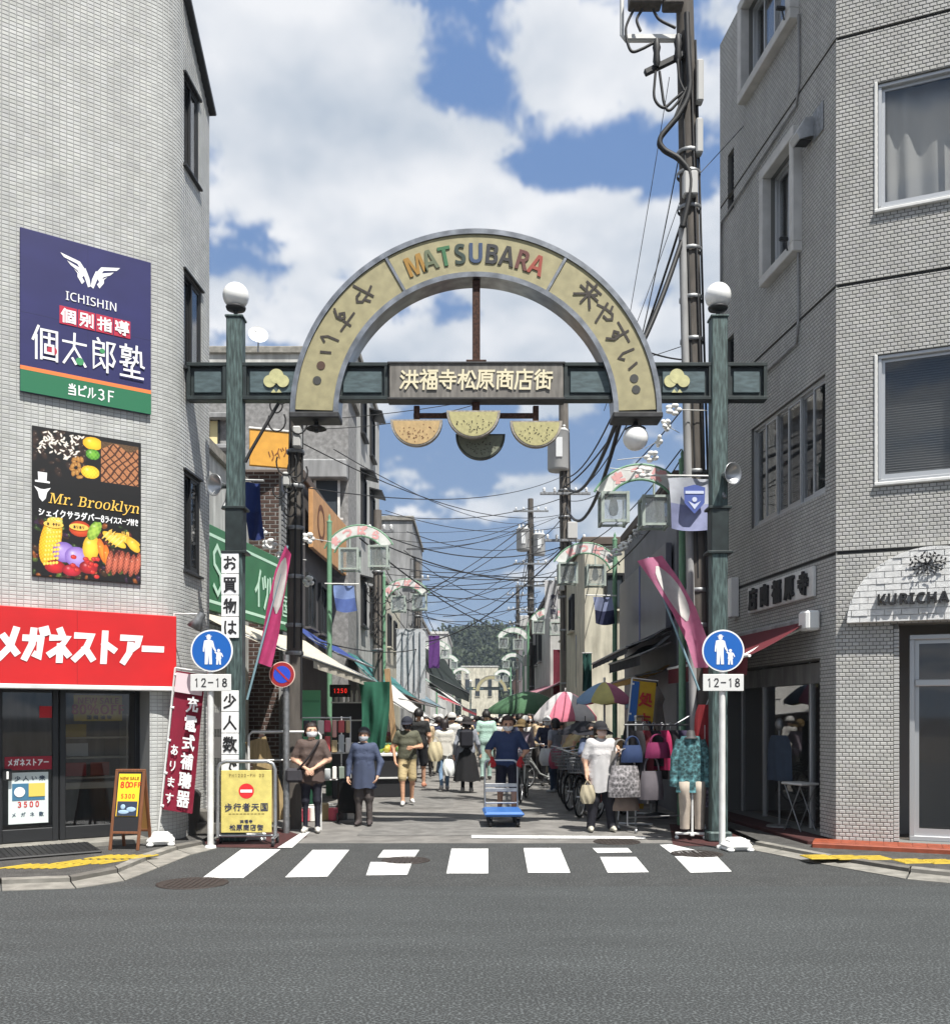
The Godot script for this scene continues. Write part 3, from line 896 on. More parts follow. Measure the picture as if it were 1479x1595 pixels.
func _tile(g: Geo, x0: float, x1: float, y0: float, y1: float, z: float) -> void:
	var e := minf(0.004, (y1 - y0) * 0.2)
	var a := Vector3(x0, y0, 0); var b := Vector3(x1, y0, 0); var c := Vector3(x1, y1, 0); var d := Vector3(x0, y1, 0)
	var A := Vector3(x0 + e, y0 + e, z); var B := Vector3(x1 - e, y0 + e, z); var C := Vector3(x1 - e, y1 - e, z); var D := Vector3(x0 + e, y1 - e, z)
	g.quad(A, B, C, D)
	g.quad(a, b, B, A); g.quad(b, c, C, B); g.quad(c, d, D, C); g.quad(d, a, A, D)

# a sliding window set into a hole: frame, panes, what hangs behind them
func window(parent: Node3D, x0: float, x1: float, y0: float, y1: float, back: float, lights: int, frame_mat: Material, frame: Transform3D, behind := "", bar := 0.045) -> Node3D:
	var o := Node3D.new(); o.name = "window"
	o.transform = frame
	parent.add_child(o, true)
	var g := Geo.new()
	var w := x1 - x0; var h := y1 - y0; var z := -back
	g.bevel(Vector3(x0 + w / 2, y0 + bar / 2, z), Vector3(w, bar, 0.09), 0.006)
	g.bevel(Vector3(x0 + w / 2, y1 - bar / 2, z), Vector3(w, bar, 0.09), 0.006)
	g.bevel(Vector3(x0 + bar / 2, y0 + h / 2, z), Vector3(bar, h - bar * 2, 0.09), 0.006)
	g.bevel(Vector3(x1 - bar / 2, y0 + h / 2, z), Vector3(bar, h - bar * 2, 0.09), 0.006)
	part("frame", g, frame_mat, o)
	for k in lights:
		var a := x0 + bar + (w - bar * 2) * k / lights; var b := x0 + bar + (w - bar * 2) * (k + 1) / lights
		var zz := z + (0.02 if k % 2 else -0.012)
		var s := Geo.new()
		var t := bar * 0.8
		s.box(Vector3((a + b) / 2, y0 + bar + t * 0.9, zz), Vector3(b - a - t * 2 + 0.03, t * 1.8, 0.025))
		s.box(Vector3((a + b) / 2, y1 - bar - t / 2, zz), Vector3(b - a - t * 2 + 0.03, t, 0.025))
		s.box(Vector3(a + t / 2 - (0.01 if k else 0.0), y0 + h / 2, zz), Vector3(t, h - bar * 2, 0.028))
		s.box(Vector3(b - t / 2 + (0.01 if k < lights - 1 else 0.0), y0 + h / 2, zz), Vector3(t, h - bar * 2, 0.028))
		part("sash", s, frame_mat, o)
		s = Geo.new()
		s.box(Vector3((a + b) / 2, y0 + h / 2 + t * 0.4, zz), Vector3(b - a - t * 2, h - bar * 2 - t * 2.8, 0.005))
		part("pane", s, M.pane, o)
	if behind == "curtain":
		var rows := []
		for j in 9:
			var row := []
			for i in 60:
				var u := i / 59.0; var v := j / 8.0
				var fold := 0.035 * sin(u * 42.0 + sin(u * 9.0) * 2.0) * (1.2 - v * 0.6) + 0.03 * sin(u * 11.0 + 1.0)
				row.append(Vector3(x0 + 0.06 + (w - 0.12) * (u + 0.03 * (1 - v) * sin(u * 6.0)), y0 + 0.1 + (h - 0.1) * v, z - 0.16 + fold))
			rows.append(row)
		var c := Geo.new()
		c.sheet(rows)
		part("curtain", c, M.curtain, o)
	elif behind == "blind":
		var c := Geo.new()
		for j in int(h / 0.03): c.box(Vector3(x0 + w / 2, y0 + 0.06 + j * 0.03, z - 0.12), Vector3(w - 0.1, 0.003, 0.026), Basis(Vector3.RIGHT, 0.75))
		part("blind", c, M.blind, o)
	return o

func room(parent: Node3D, x0: float, x1: float, y0: float, y1: float, z0: float, z1: float, frame: Transform3D) -> void:
	var g := Geo.new()
	var a := Vector3(x0, y0, z0); var b := Vector3(x1, y1, z1)
	g.quad(Vector3(a.x, a.y, b.z), Vector3(b.x, a.y, b.z), Vector3(b.x, b.y, b.z), Vector3(a.x, b.y, b.z))
	g.quad(Vector3(a.x, a.y, a.z), Vector3(a.x, a.y, b.z), Vector3(a.x, b.y, b.z), Vector3(a.x, b.y, a.z))
	g.quad(Vector3(b.x, a.y, b.z), Vector3(b.x, a.y, a.z), Vector3(b.x, b.y, a.z), Vector3(b.x, b.y, b.z))
	g.quad(Vector3(a.x, b.y, b.z), Vector3(b.x, b.y, b.z), Vector3(b.x, b.y, a.z), Vector3(a.x, b.y, a.z))
	part("room", g, M.room_dark, parent).transform = frame
	g = Geo.new()
	g.quad(Vector3(a.x, a.y, a.z), Vector3(b.x, a.y, a.z), Vector3(b.x, a.y, b.z), Vector3(a.x, a.y, b.z))
	part("floor", g, M.room_floor, parent).transform = frame

# ---------- the two corner buildings ----------
func frame_of(origin: Vector3, along: Vector3) -> Transform3D:
	var x := along.normalized()
	return Transform3D(Basis(x, Vector3.UP, x.cross(Vector3.UP)), origin)

func wall_node(called: String, parent: Node3D, frame: Transform3D) -> Node3D:
	var o := Node3D.new()
	o.name = called
	o.transform = frame
	parent.add_child(o, true)
	return o

# a flat board on a wall frame, centre given
func board(called: String, parent: Node, frame: Transform3D, x0: float, x1: float, y0: float, y1: float, z0: float, z1: float, m: Material, edge := 0.008) -> MeshInstance3D:
	var g := Geo.new()
	g.bevel(Vector3((x0 + x1) / 2, (y0 + y1) / 2, (z0 + z1) / 2), Vector3(x1 - x0, y1 - y0, z1 - z0), edge)
	var o := part(called, g, m, parent)
	o.transform = frame
	return o

func inked(called: String, parent: Node, frame: Transform3D, g: Geo, m: Material) -> MeshInstance3D:
	var o := part(called, g, m, parent)
	o.transform = frame
	return o

func brick_building() -> void:
	var b := thing("brick_building", "grey brick-tiled corner building with white arched shop board and red awning", "building")
	var front := frame_of(Vector3(4.375, 0, -11.7), Vector3(0.92, 0, 0.39))
	var side := frame_of(Vector3(3.96, 0, -15.6), Vector3(0.106, 0, 0.994))
	var groove := [[-1, 9, 3.58, 3.62, 0.03], [-1, 9, 6.82, 6.86, 0.03], [-1, 9, 9.82, 9.86, 0.03]]
	var f := wall_node("front_wall", b, front)
	faced_wall(f, 4.2, 12.5, 12.5, groove + [[0.47, 2.3, 7.67, 9.19, 0.2], [0.47, 2.3, 4.41, 5.94, 0.2], [0.64, 2.7, 0.1, 2.72, 0.35]],
		Vector2(0.067, 0.0365), 0.0096, 0.004, 0.5, M.tile_brick, M.grout_grey, Rect2(0, 0.1, 1.25, 10.3), 0.12, 170)
	var s := wall_node("side_wall", b, side)
	faced_wall(s, 3.92, 12.5, 12.5, groove + [[1.3, 3.65, 4.40, 5.88, 0.2], [2.0, 2.88, 7.85, 9.22, 0.2], [1.2, 2.75, 10.98, 12.2, 0.2], [0.35, 0.6, 9.55, 10.5, 0.2], [0.3, 0.6, 6.55, 7.6, 0.2], [0.2, 3.5, 0.1, 2.35, 0.35]],
		Vector2(0.067, 0.0365), 0.0096, 0.004, 0.5, M.tile_brick, M.grout_grey, Rect2(0, 2.4, 3.92, 8), 0.12, 120)
	for w in [[front, 9.9], [side, 4.0]]:
		for y: float in [3.6, 6.84, 9.84]: board("sealant", b, w[0], 0.0, 4.2 if w[1] > 5 else 3.92, y - 0.019, y + 0.019, -0.03, -0.02, M.seal, 0.001)
	# rooms behind the openings, and the shell at the back
	room(b, 0.3, 4.1, 0.1, 3.4, -0.36, -3.6, front)
	room(b, 0.35, 4.1, 4.2, 6.4, -0.21, -3.0, front)
	room(b, 0.35, 4.1, 7.2, 9.6, -0.21, -3.0, front)
	room(b, 0.1, 3.3, 0.1, 3.4, -0.36, -2.6, side)
	room(b, 0.1, 3.2, 4.2, 6.4, -0.21, -2.2, side)
	room(b, 0.1, 3.2, 7.2, 9.6, -0.21, -2.2, side)
	room(b, 0.1, 3.2, 10.4, 12.4, -0.21, -2.2, side)
	var g := Geo.new()
	var corners := [front * Vector3(0, 12.5, 0), front * Vector3(4.2, 12.5, 0), front * Vector3(4.2, 12.5, -6), side * Vector3(0, 12.5, -6), side * Vector3(0, 12.5, 0)]
	g.quad(corners[0], corners[1], corners[2], corners[3]); g.tri(corners[0], corners[3], corners[4])
	part("roof", g, M.concrete, b)
	g = Geo.new()
	for pair in [[1, 2], [2, 3], [3, 4]]:
		var p: Vector3 = corners[pair[0]]; var q: Vector3 = corners[pair[1]]
		g.quad(Vector3(p.x, 0, p.z), Vector3(q.x, 0, q.z), q, p)
	part("rear_wall", g, M.plaster_grey, b)
	# front windows
	window(b, 0.47, 2.3, 7.67, 9.19, 0.07, 2, M.aluminium, front, "curtain")
	window(b, 0.47, 2.3, 4.41, 5.94, 0.07, 2, M.aluminium, front, "blind")
	for y: float in [7.67, 4.41]:
		board("window_sill", b, front, 0.43, 2.33, y - 0.045, y - 0.002, -0.05, 0.045, M.white_paint)
		board("window_trim", b, front, 0.43, 0.467, y - 0.001, y + 1.53, -0.03, 0.02, M.white_paint)
	# side windows
	window(b, 1.3, 3.65, 4.40, 5.88, 0.08, 6, M.aluminium, side, "blind", 0.04)
	window(b, 2.0, 2.88, 7.85, 9.22, 0.10, 2, M.aluminium, side, "curtain", 0.04)
	window(b, 1.2, 2.75, 10.98, 12.2, 0.10, 4, M.aluminium, side, "curtain", 0.04)
	window(b, 0.35, 0.6, 9.55, 10.5, 0.10, 1, M.frame_dark, side, "", 0.03)
	window(b, 0.3, 0.6, 6.55, 7.6, 0.10, 1, M.frame_dark, side, "", 0.03)
	for q in [[1.88, 3.0, 7.72, 9.36, 2.0, 2.88, 7.85, 9.22], [1.06, 2.9, 10.84, 12.34, 1.2, 2.75, 10.98, 12.2]]:
		g = Geo.new()
		g.bevel(Vector3((q[0] + q[1]) / 2, (q[2] + q[6]) / 2, 0.06), Vector3(q[1] - q[0], q[6] - q[2], 0.14), 0.01)
		g.bevel(Vector3((q[0] + q[1]) / 2, (q[3] + q[7]) / 2, 0.06), Vector3(q[1] - q[0], q[3] - q[7], 0.14), 0.01)
		g.bevel(Vector3((q[0] + q[4]) / 2, (q[6] + q[7]) / 2, 0.06), Vector3(q[4] - q[0], q[7] - q[6], 0.14), 0.01)
		g.bevel(Vector3((q[1] + q[5]) / 2, (q[6] + q[7]) / 2, 0.06), Vector3(q[1] - q[5], q[7] - q[6], 0.14), 0.01)
		inked("window_surround", b, side, g, mat("surround", Color(0.62, 0.61, 0.59), 0.85, 0.0, ["mottle", 0.6]))
		# small camera on the sill corner
		g = Geo.new()
		g.bevel(Vector3(q[1] - 0.12, q[2] + 0.2, 0.2), Vector3(0.05, 0.05, 0.12), 0.01)
		g.tube([Vector3(q[1] - 0.12, q[2] + 0.05, 0.15), Vector3(q[1] - 0.12, q[2] + 0.18, 0.18)], 0.012, 6)
		inked("sensor", b, side, g, M.frame_dark)
	# thin drain pipes that follow the grooves
	g = Geo.new()
	g.tube([Vector3(2.96, 10.84, 0.03), Vector3(2.96, 9.95, 0.03), Vector3(2.9, 9.7, 0.03), Vector3(0.15, 9.55, 0.03), Vector3(0.12, 9.2, 0.03), Vector3(0.12, 3.0, 0.03)], 0.018, 6)
	g.tube([Vector3(2.94, 7.72, 0.03), Vector3(2.94, 6.8, 0.03), Vector3(2.9, 6.55, 0.03), Vector3(1.0, 6.5, 0.03)], 0.018, 6)
	inked("drain_pipe", b, side, g, M.plaster_grey)
	# vent hood
	g = Geo.new()
	g.prism(Vector3(3.36, 9.02, 0.0), Vector3.BACK, Vector3.UP, PackedVector2Array([Vector2(0, 0), Vector2(0.2, -0.06), Vector2(0.24, 0.02), Vector2(0.12, 0.22), Vector2(0, 0.24)]), 0.22)
	inked("vent_hood", b, side, g, M.steel)
	board("vent_plate", b, side, 3.34, 3.62, 8.93, 9.3, 0.008, 0.02, M.steel_dull)
	board("vent_mouth", b, side, 3.17, 3.33, 8.965, 8.975, 0.03, 0.2, M.frame_dark, 0.002)
	board("meter_box", b, side, 0.62, 0.84, 3.15, 3.75, 0.012, 0.14, M.white_plastic)
	# shop board over the side door, worn dark characters
	board("shop_board", b, side, 1.3, 3.43, 3.14, 3.52, 0.01, 0.06, M.white_paint)
	g = Geo.new()
	line(g, "店商福原寺", Vector3(1.55, 3.33, 0.063), Vector3(0.41, 0, 0), Vector3.RIGHT, Vector3.UP, 0.27, 0.30, 0.05, 0.03)
	inked("lettering", b, side, g, M.ink)
	# white arched board with rough bricks
	var arch := PackedVector2Array()
	for k in 25: arch.append(Vector2(cos(PI * k / 24) * 0.95, sin(PI * k / 24) * 0.86))
	g = Geo.new()
	g.prism(Vector3(1.08, 2.735, 0.01), Vector3.RIGHT, Vector3.UP, arch, 0.10)
	inked("arched_board", b, front, g, M.white_paint)
	for r in 12:
		for k in 12:
			var x := -0.99 + k * 0.182 - (0.091 if r % 2 else 0.0); var y := r * 0.074
			var cut := Geometry2D.intersect_polygons(PackedVector2Array([Vector2(x + 0.004, y + 0.004), Vector2(x + 0.178, y + 0.004), Vector2(x + 0.178, y + 0.07), Vector2(x + 0.004, y + 0.07)]), arch)
			if cut.is_empty() or cut[0].size() < 3: continue
			g = Geo.new()
			g.prism(Vector3(1.08, 2.735, 0.112), Vector3.RIGHT, Vector3.UP, cut[0], 0.010 + 0.010 * rng.randf())
			inked("brick", b, front, g, M.white_brick)
	var lt := front * Transform3D(Basis(), Vector3(0.84, 2.99, 0.158))
	latin("KURICHA", 0.128, "Droid Sans", true, M.ink, b, lt, "lettering", 0.05)
	g = Geo.new()
	for k in 46:
		var an := k * 2.4; var rad := 0.022 * sqrt(k) * 1.1
		var p := Vector3(1.0 + cos(an) * rad * 1.25, 3.39 + sin(an) * rad * 0.8, 0.15 + 0.012 * (k % 3))
		var t := Basis(Vector3.BACK, an + k)
		g.prism(p, t.x, t.y, PackedVector2Array([Vector2(-0.03, 0), Vector2(-0.008, 0.012), Vector2(0.022, 0.0), Vector2(-0.008, -0.012)]), 0.006)
		if k % 3 == 0: g.tube([p, Vector3(1.0, 3.39, 0.13)], 0.004, 4, false)
	inked("leaf_emblem", b, front, g, M.ink)
	# shop door in its recess
	window(b, 0.82, 2.62, 0.12, 2.6, 0.3, 2, M.aluminium, front, "", 0.06)
	board("door_transom", b, front, 0.88, 2.56, 1.98, 2.06, -0.32, -0.24, M.aluminium)
	board("door_handle", b, front, 1.62, 1.65, 0.9, 1.2, -0.25, -0.22, M.steel)
	board("ceiling_lamp", b, front, 0.9, 2.4, 2.52, 2.55, -0.55, -0.45, M.white_plastic)
	# pier reveal: the tiled column turns into the recess
	board("pier", b, front, 0.64, 0.70, 0.12, 2.72, -0.34, -0.02, M.grout_grey)
	for r in 55: board("tile", b, front, 0.644, 0.705, 0.13 + r * 0.0461, 0.1665 + r * 0.0461, -0.335, -0.012, M.tile_brick, 0.003)
	# side shop: frames, step of orange tiles
	board("shop_step", b, front, -0.25, 4.2, 0.0, 0.12, 0.0, 0.42, M.orange_tile, 0.012)
	for k in 28: board("step_tile", b, front, -0.24 + k * 0.155, -0.09 + k * 0.155, 0.119, 0.126, 0.015, 0.405, M.orange_tile, 0.003)
	board("shop_floor", b, side, 0.1, 3.9, 0.0, 0.11, -0.36, 0.35, M.red_paving, 0.01)
	for x: float in [0.3, 1.15, 2.7, 3.42]: board("shop_post", b, side, x - 0.03, x + 0.03, 0.11, 2.35, -0.3, -0.24, M.aluminium)
	board("shop_fascia", b, side, 0.2, 3.5, 2.06, 2.33, -0.32, -0.22, M.plaster_grey)
	g = Geo.new()
	g.box(Vector3(3.06, 1.1, -0.28), Vector3(0.66, 1.9, 0.006)); g.box(Vector3(1.9, 1.1, -0.28), Vector3(1.5, 1.9, 0.006))
	inked("shop_glass", b, side, g, M.pane_clear)
	# awning on the side: cassette, cloth, valance, arms
	var aw := thing("shop_awning", "dark red fabric awning with white cassette on the grey brick building", "awning")
	board("cassette", aw, side, 0.1, 3.3, 2.80, 2.88, 0.012, 0.13, M.plaster_grey, 0.02)
	board("end_cap", aw, side, 3.3, 3.56, 2.70, 2.95, 0.012, 0.2, M.white_plastic, 0.03)
	g = Geo.new()
	var rows := []
	for j in 5:
		var row := []
		for i in 13:
			var v := j / 4.0
			row.append(Vector3(0.15 + 3.28 * i / 12.0, 2.38 + 0.44 * v - 0.03 * sin(v * PI), 0.9 - 0.77 * v))
		rows.append(row)
	g.sheet(rows)
	inked("canvas", aw, side, g, cloth(112, 24, 38))
	g = Geo.new()
	rows = []
	for j in 2:
		var row := []
		for i in 25: row.append(Vector3(0.15 + 3.28 * i / 24.0, 2.14 + 0.24 * j, 0.91 + 0.01 * sin(i * 1.9) * (1 - j)))
		rows.append(row)
	g.sheet(rows)
	inked("valance", aw, side, g, cloth(112, 24, 38))
	g = Geo.new()
	g.tube([Vector3(0.12, 2.38, 0.9), Vector3(3.46, 2.38, 0.9)], 0.02, 8)
	inked("front_bar", aw, side, g, M.white_plastic)
	for x: float in [0.5, 3.2]:
		g = Geo.new()
		g.tube([Vector3(x, 2.74, 0.12), Vector3(x - 0.3, 2.55, 0.5), Vector3(x, 2.39, 0.88)], 0.02, 6)
		inked("arm", aw, side, g, M.white_plastic)

func picture(size: Vector2i, painter: Callable) -> StandardMaterial3D:
	var im := Image.create(size.x, size.y, false, Image.FORMAT_RGB8)
	painter.call(im)
	var m := StandardMaterial3D.new()
	m.resource_name = "print"
	m.albedo_texture = ImageTexture.create_from_image(im)
	m.roughness = 0.5
	return m

func dab(im: Image, c: Vector2, r: Vector2, turn: float, a: Color, b: Color, streak := 0.0) -> void:
	var m := maxf(r.x, r.y)
	for y in range(maxi(0, int(c.y - m)), mini(im.get_height(), int(c.y + m) + 1)):
		for x in range(maxi(0, int(c.x - m)), mini(im.get_width(), int(c.x + m) + 1)):
			var p := (Vector2(x, y) - c).rotated(-turn)
			var q := Vector2(p.x / r.x, p.y / r.y).length()
			if q < 1.0:
				var t := clampf(q * 0.8 + (0.25 * sin(p.x * streak) * cos(p.y * streak * 0.7) if streak > 0 else 0.0) + rng.randf() * 0.12, 0, 1)
				var h := clampf(1.0 - (p - Vector2(-r.x, -r.y) * 0.35).length() / (minf(r.x, r.y) * 0.45), 0, 1)
				im.set_pixel(x, y, a.lerp(b, t * t).lerp(Color(1, 1, 0.95), h * h * 0.6))

func food_print(im: Image) -> void:
	im.fill(Color8(16, 14, 14))
	# dark salad with white flecks
	for k in 60: dab(im, Vector2(rng.randf() * 130, rng.randf() * 125), Vector2(10, 6) * rng.randf_range(0.6, 1.4), rng.randf() * 3, Color8(58, 40, 32), Color8(20, 14, 12))
	for k in 70: dab(im, Vector2(8 + rng.randf() * 110, 5 + rng.randf() * 70), Vector2(6, 2.2), rng.randf() * 3, Color8(246, 240, 232), Color8(180, 168, 150))
	for k in 16: dab(im, Vector2(90 + rng.randf() * 40, 70 + rng.randf() * 50), Vector2(9, 5), rng.randf() * 3, Color8(190, 140, 70), Color8(120, 70, 30))
	dab(im, Vector2(138, 22), Vector2(24, 18), 0, Color8(250, 205, 50), Color8(220, 150, 20))
	dab(im, Vector2(138, 52), Vector2(17, 15), 0, Color8(120, 180, 60), Color8(50, 110, 30), 0.7)
	dab(im, Vector2(132, 102), Vector2(22, 18), 0, Color8(250, 215, 60), Color8(225, 160, 30), 0.8)
	# grilled steak with crossed marks
	for y in range(12, 125):
		for x in range(158, 250):
			var c := Color8(196, 140, 96).lerp(Color8(150, 92, 58), rng.randf())
			if fmod(x + y * 0.8 + 3 * sin(y * 0.1), 20) < 5.0 or fmod(x - y * 0.9 + 400, 22) < 4.5: c = Color8(70, 38, 24)
			if y < 22 + 9 * sin(x * 0.09): c = Color8(120, 92, 62).lerp(Color8(60, 42, 26), rng.randf())
			im.set_pixel(x, y, c)
	# black band, then vegetables and sliced meat over a bed of leaves
	for k in 130:
		var c: Color = [Color8(52, 74, 30), Color8(96, 30, 26), Color8(70, 44, 26), Color8(58, 34, 60), Color8(90, 110, 44), Color8(150, 80, 30)][k % 6]
		dab(im, Vector2(rng.randf() * 256, 244 + rng.randf() * 156), Vector2(rng.randf_range(5, 14), rng.randf_range(3, 8)), rng.randf() * 3, c, c.darkened(0.6), 0.5)
	for r in [[40, 300, 24, 70, 0.18, Color8(250, 205, 50), Color8(205, 140, 15), 0.9], [52, 246, 16, 12, 0.3, Color8(214, 226, 160), Color8(140, 160, 70), 0.0], [70, 330, 26, 28, 0, Color8(176, 150, 214), Color8(96, 68, 150), 0.0], [100, 340, 28, 28, 0, Color8(186, 160, 220), Color8(104, 74, 158), 0.0],
			[50, 372, 24, 18, 0, Color8(206, 40, 44), Color8(110, 14, 20), 0.0], [88, 378, 22, 16, 0, Color8(206, 44, 60), Color8(110, 14, 26), 0.0], [128, 366, 22, 18, 0, Color8(190, 36, 44), Color8(90, 12, 18), 0.0], [108, 262, 26, 22, 0, Color8(220, 90, 40), Color8(150, 40, 20), 0.0],
			[134, 310, 20, 36, 0.1, Color8(246, 214, 70), Color8(200, 140, 30), 0.0], [142, 262, 14, 30, 0.4, Color8(170, 200, 80), Color8(90, 130, 40), 0.5], [160, 316, 9, 34, -0.2, Color8(250, 150, 50), Color8(190, 80, 20), 0.0], [172, 332, 8, 34, -0.1, Color8(245, 140, 46), Color8(190, 80, 20), 0.0],
			[190, 282, 34, 12, 0.6, Color8(250, 220, 90), Color8(214, 160, 30), 0.0], [222, 278, 34, 11, 0.4, Color8(250, 214, 80), Color8(210, 150, 30), 0.0], [236, 292, 24, 12, 0.9, Color8(245, 205, 70), Color8(200, 140, 30), 0.0]]:
		dab(im, Vector2(r[0], r[1]), Vector2(r[2], r[3]), r[4], r[5], r[6], r[7])
	for r in 11:
		for k in 5: dab(im, Vector2(26 + k * 7 + r * 1.0, 366 - r * 12 - k * 1.5), Vector2(3.4, 4.6), 0.2, Color8(255, 226, 110), Color8(206, 140, 20))
	for k in 14: dab(im, Vector2(90 + rng.randf() * 60, 340 + rng.randf() * 50), Vector2(7, 6), 0, Color8(226, 60, 50), Color8(120, 16, 20))
	for k in 5: dab(im, Vector2(172 + k * 8, 268 + k * 5), Vector2(3, 20), 0.7, Color8(250, 220, 130), Color8(200, 150, 50))
	for k in 6: dab(im, Vector2(178 + k * 14, 346 + 4 * sin(k * 2.0)), Vector2(8, 33), 0.15, Color8(206, 110, 84), Color8(96, 38, 26), 0.9)
	for y in range(150, 238):
		for x in 256: im.set_pixel(x, y, Color8(12, 11, 11))

func tiled_building() -> void:
	var b := thing("tiled_building", "white square-tiled building with rounded corner above the red eyewear shop sign", "building")
	var front := frame_of(Vector3(-8.05, 0, -8.97), Vector3(0.81, 0, -0.586))
	var f := wall_node("front_wall", b, front)
	faced_wall(f, 5.0, 12.5, 12.5, [[-1, 4.98, 0.1, 2.02, 0.5]], Vector2(0.070, 0.0395), 0.0072, 0.003, 0.0, M.tile_white, M.grout_light, Rect2(3.2, 2.9, 1.8, 8), 0.06, 200)
	# rounded corner
	var arc := wall_node("corner_wall", b, Transform3D())
	var start := Vector2(-4.0, 11.9); var a0 := atan2(0.586, 0.81); var a1 := deg_to_rad(87.0); var R := 0.6
	var centre := start + Vector2(-sin(a0), cos(a0)) * R
	var back := Geo.new(); var many := Geo.new(); many.painted = true
	var n := 7
	for k in n:
		var t0 := lerpf(a0, a1, float(k) / n); var t1 := lerpf(a0, a1, float(k + 1) / n)
		var p0 := centre + Vector2(sin(t0), -cos(t0)) * R; var p1 := centre + Vector2(sin(t1), -cos(t1)) * R
		back.quad(Vector3(p0.x, 0, -p0.y), Vector3(p1.x, 0, -p1.y), Vector3(p1.x, 12.5, -p1.y), Vector3(p0.x, 12.5, -p0.y))
		var fr := frame_of(Vector3(p0.x, 0, -p0.y), Vector3(p1.x - p0.x, 0, -(p1.y - p0.y)))
		var w := p0.distance_to(p1)
		for r in int(12.4 / 0.0467):
			var one := Geo.new()
			_tile(one, 0.004, w - 0.0035, 0.06 + r * 0.0467, 0.0995 + r * 0.0467, 0.003)
			var tone := rng.randf_range(0.86, 1.0)
			for i in one.v.size():
				many.col = Color(tone, tone, tone * 0.99)
				many.put(fr * one.v[i], fr.basis * one.n[i], one.u[i])
	part("wall", back, M.grout_light, arc)
	part("tiling", many, M.tile_white, arc).set_meta("kind", "stuff")
	var e0 := centre + Vector2(sin(a1), -cos(a1)) * R
	var side := frame_of(Vector3(e0.x, 0, -e0.y), Vector3(0.052, 0, -1.0))
	var s := wall_node("side_wall", b, side)
	faced_wall(s, 1.05, 10.9, 9.98, [[0.05, 0.62, 8.73, 9.9, 0.2], [0.05, 0.72, 6.12, 7.37, 0.2], [0.05, 0.66, 3.5, 4.79, 0.2]], Vector2(0.070, 0.0395), 0.0072, 0.003, 0.0, M.tile_white, M.grout_light, Rect2(0, 3, 1, 7), 0.06, 80)
	for w in [[0.62, 8.73, 9.9], [0.72, 6.12, 7.37], [0.66, 3.5, 4.79]]:
		window(b, 0.05, w[0], w[1], w[2], 0.05, 2, M.frame_dark, side, "blind", 0.04)
		board("window_hood", b, side, 0.02, w[0] + 0.03, w[2], w[2] + 0.03, -0.04, 0.04, M.frame_dark, 0.004)
		board("window_sill", b, side, 0.02, w[0] + 0.03, w[1] - 0.03, w[1], -0.04, 0.05, M.frame_dark, 0.004)
	room(b, 0.05, 0.95, 3.0, 10.0, -0.21, -2.0, side)
	var g := Geo.new()
	g.beam(side * Vector3(-0.02, 10.92, -0.06), side * Vector3(1.08, 10.0, -0.06), 0.3, 0.05)
	part("coping", g, M.frame_dark, b)
	g = Geo.new()
	var rear := side * Vector3(1.05, 0, 0)
	g.quad(rear, rear + Vector3(-6, 0, 0), rear + Vector3(-6, 9.98, 0), rear + Vector3(0, 9.98, 0))
	part("rear_wall", g, M.plaster_grey, b)
	g = Geo.new()
	g.quad(front * Vector3(0, 12.5, 0), front * Vector3(5, 12.5, 0), front * Vector3(5, 12.5, -3), front * Vector3(0, 12.5, -3))
	part("roof", g, M.concrete, b)
	# shop front
	room(b, 0.2, 4.95, 0.1, 2.5, -0.5, -4.0, front)
	var dk: Material = M.frame_dark
	board("shop_floor", b, front, 0.0, 4.98, 0.0, 0.115, -0.5, 0.02, M.concrete, 0.005)
	for x: float in [2.6, 3.28, 3.36, 3.98, 4.06, 4.96]: board("door_post", b, front, x - 0.035, x + 0.035, 0.115, 2.0, -0.46, -0.40, dk)
	for q in [[2.6, 3.28], [3.36, 3.98], [4.06, 4.96]]:
		board("door_rail", b, front, q[0] + 0.03, q[1] - 0.03, 0.12, 0.28, -0.45, -0.41, dk)
		board("door_head", b, front, q[0] + 0.03, q[1] - 0.03, 1.9, 2.0, -0.45, -0.41, dk)
		g = Geo.new()
		g.box(Vector3((q[0] + q[1]) / 2, 1.09, -0.43), Vector3(q[1] - q[0] - 0.06, 1.62, 0.008))
		inked("door_glass", b, front, g, M.pane_clear)
	for x: float in [3.2, 3.44]: board("door_lock", b, front, x - 0.05, x + 0.05, 0.86, 1.0, -0.405, -0.36, dk)
	for x: float in [3.2, 3.44]: board("door_handle", b, front, x - 0.012, x + 0.012, 0.88, 0.97, -0.358, -0.345, M.white_plastic, 0.003)
	# stickers and notices on the glass
	var red := plain(150, 30, 48)
	board("glass_sign", b, front, 3.42, 3.94, 0.98, 1.14, -0.424, -0.418, red, 0.002)
	board("glass_sign", b, front, 2.66, 3.24, 0.98, 1.14, -0.424, -0.418, red, 0.002)
	g = Geo.new()
	line(g, "メガネストアー", Vector3(3.48, 1.07, -0.416), Vector3(0.066, 0, 0), Vector3.RIGHT, Vector3.UP, 0.055, 0.08, 0.012)
	inked("lettering", b, front, g, M.white_print)
	g = Geo.new()
	line(g, "メガネストアー", Vector3(2.74, 1.07, -0.416), Vector3(0.066, 0, 0), Vector3.RIGHT, Vector3.UP, 0.055, 0.08, 0.012)
	inked("lettering", b, front, g, M.white_print)
	board("red_sticker", b, front, 3.8, 3.94, 1.6, 1.74, -0.424, -0.418, plain(190, 30, 40), 0.002)
	var poster := board("door_poster", b, front, 3.46, 3.9, 0.34, 0.95, -0.424, -0.418, plain(205, 214, 212), 0.002)
	board("poster_print", b, front, 3.5, 3.86, 0.62, 0.82, -0.416, -0.413, plain(60, 110, 140), 0.001)
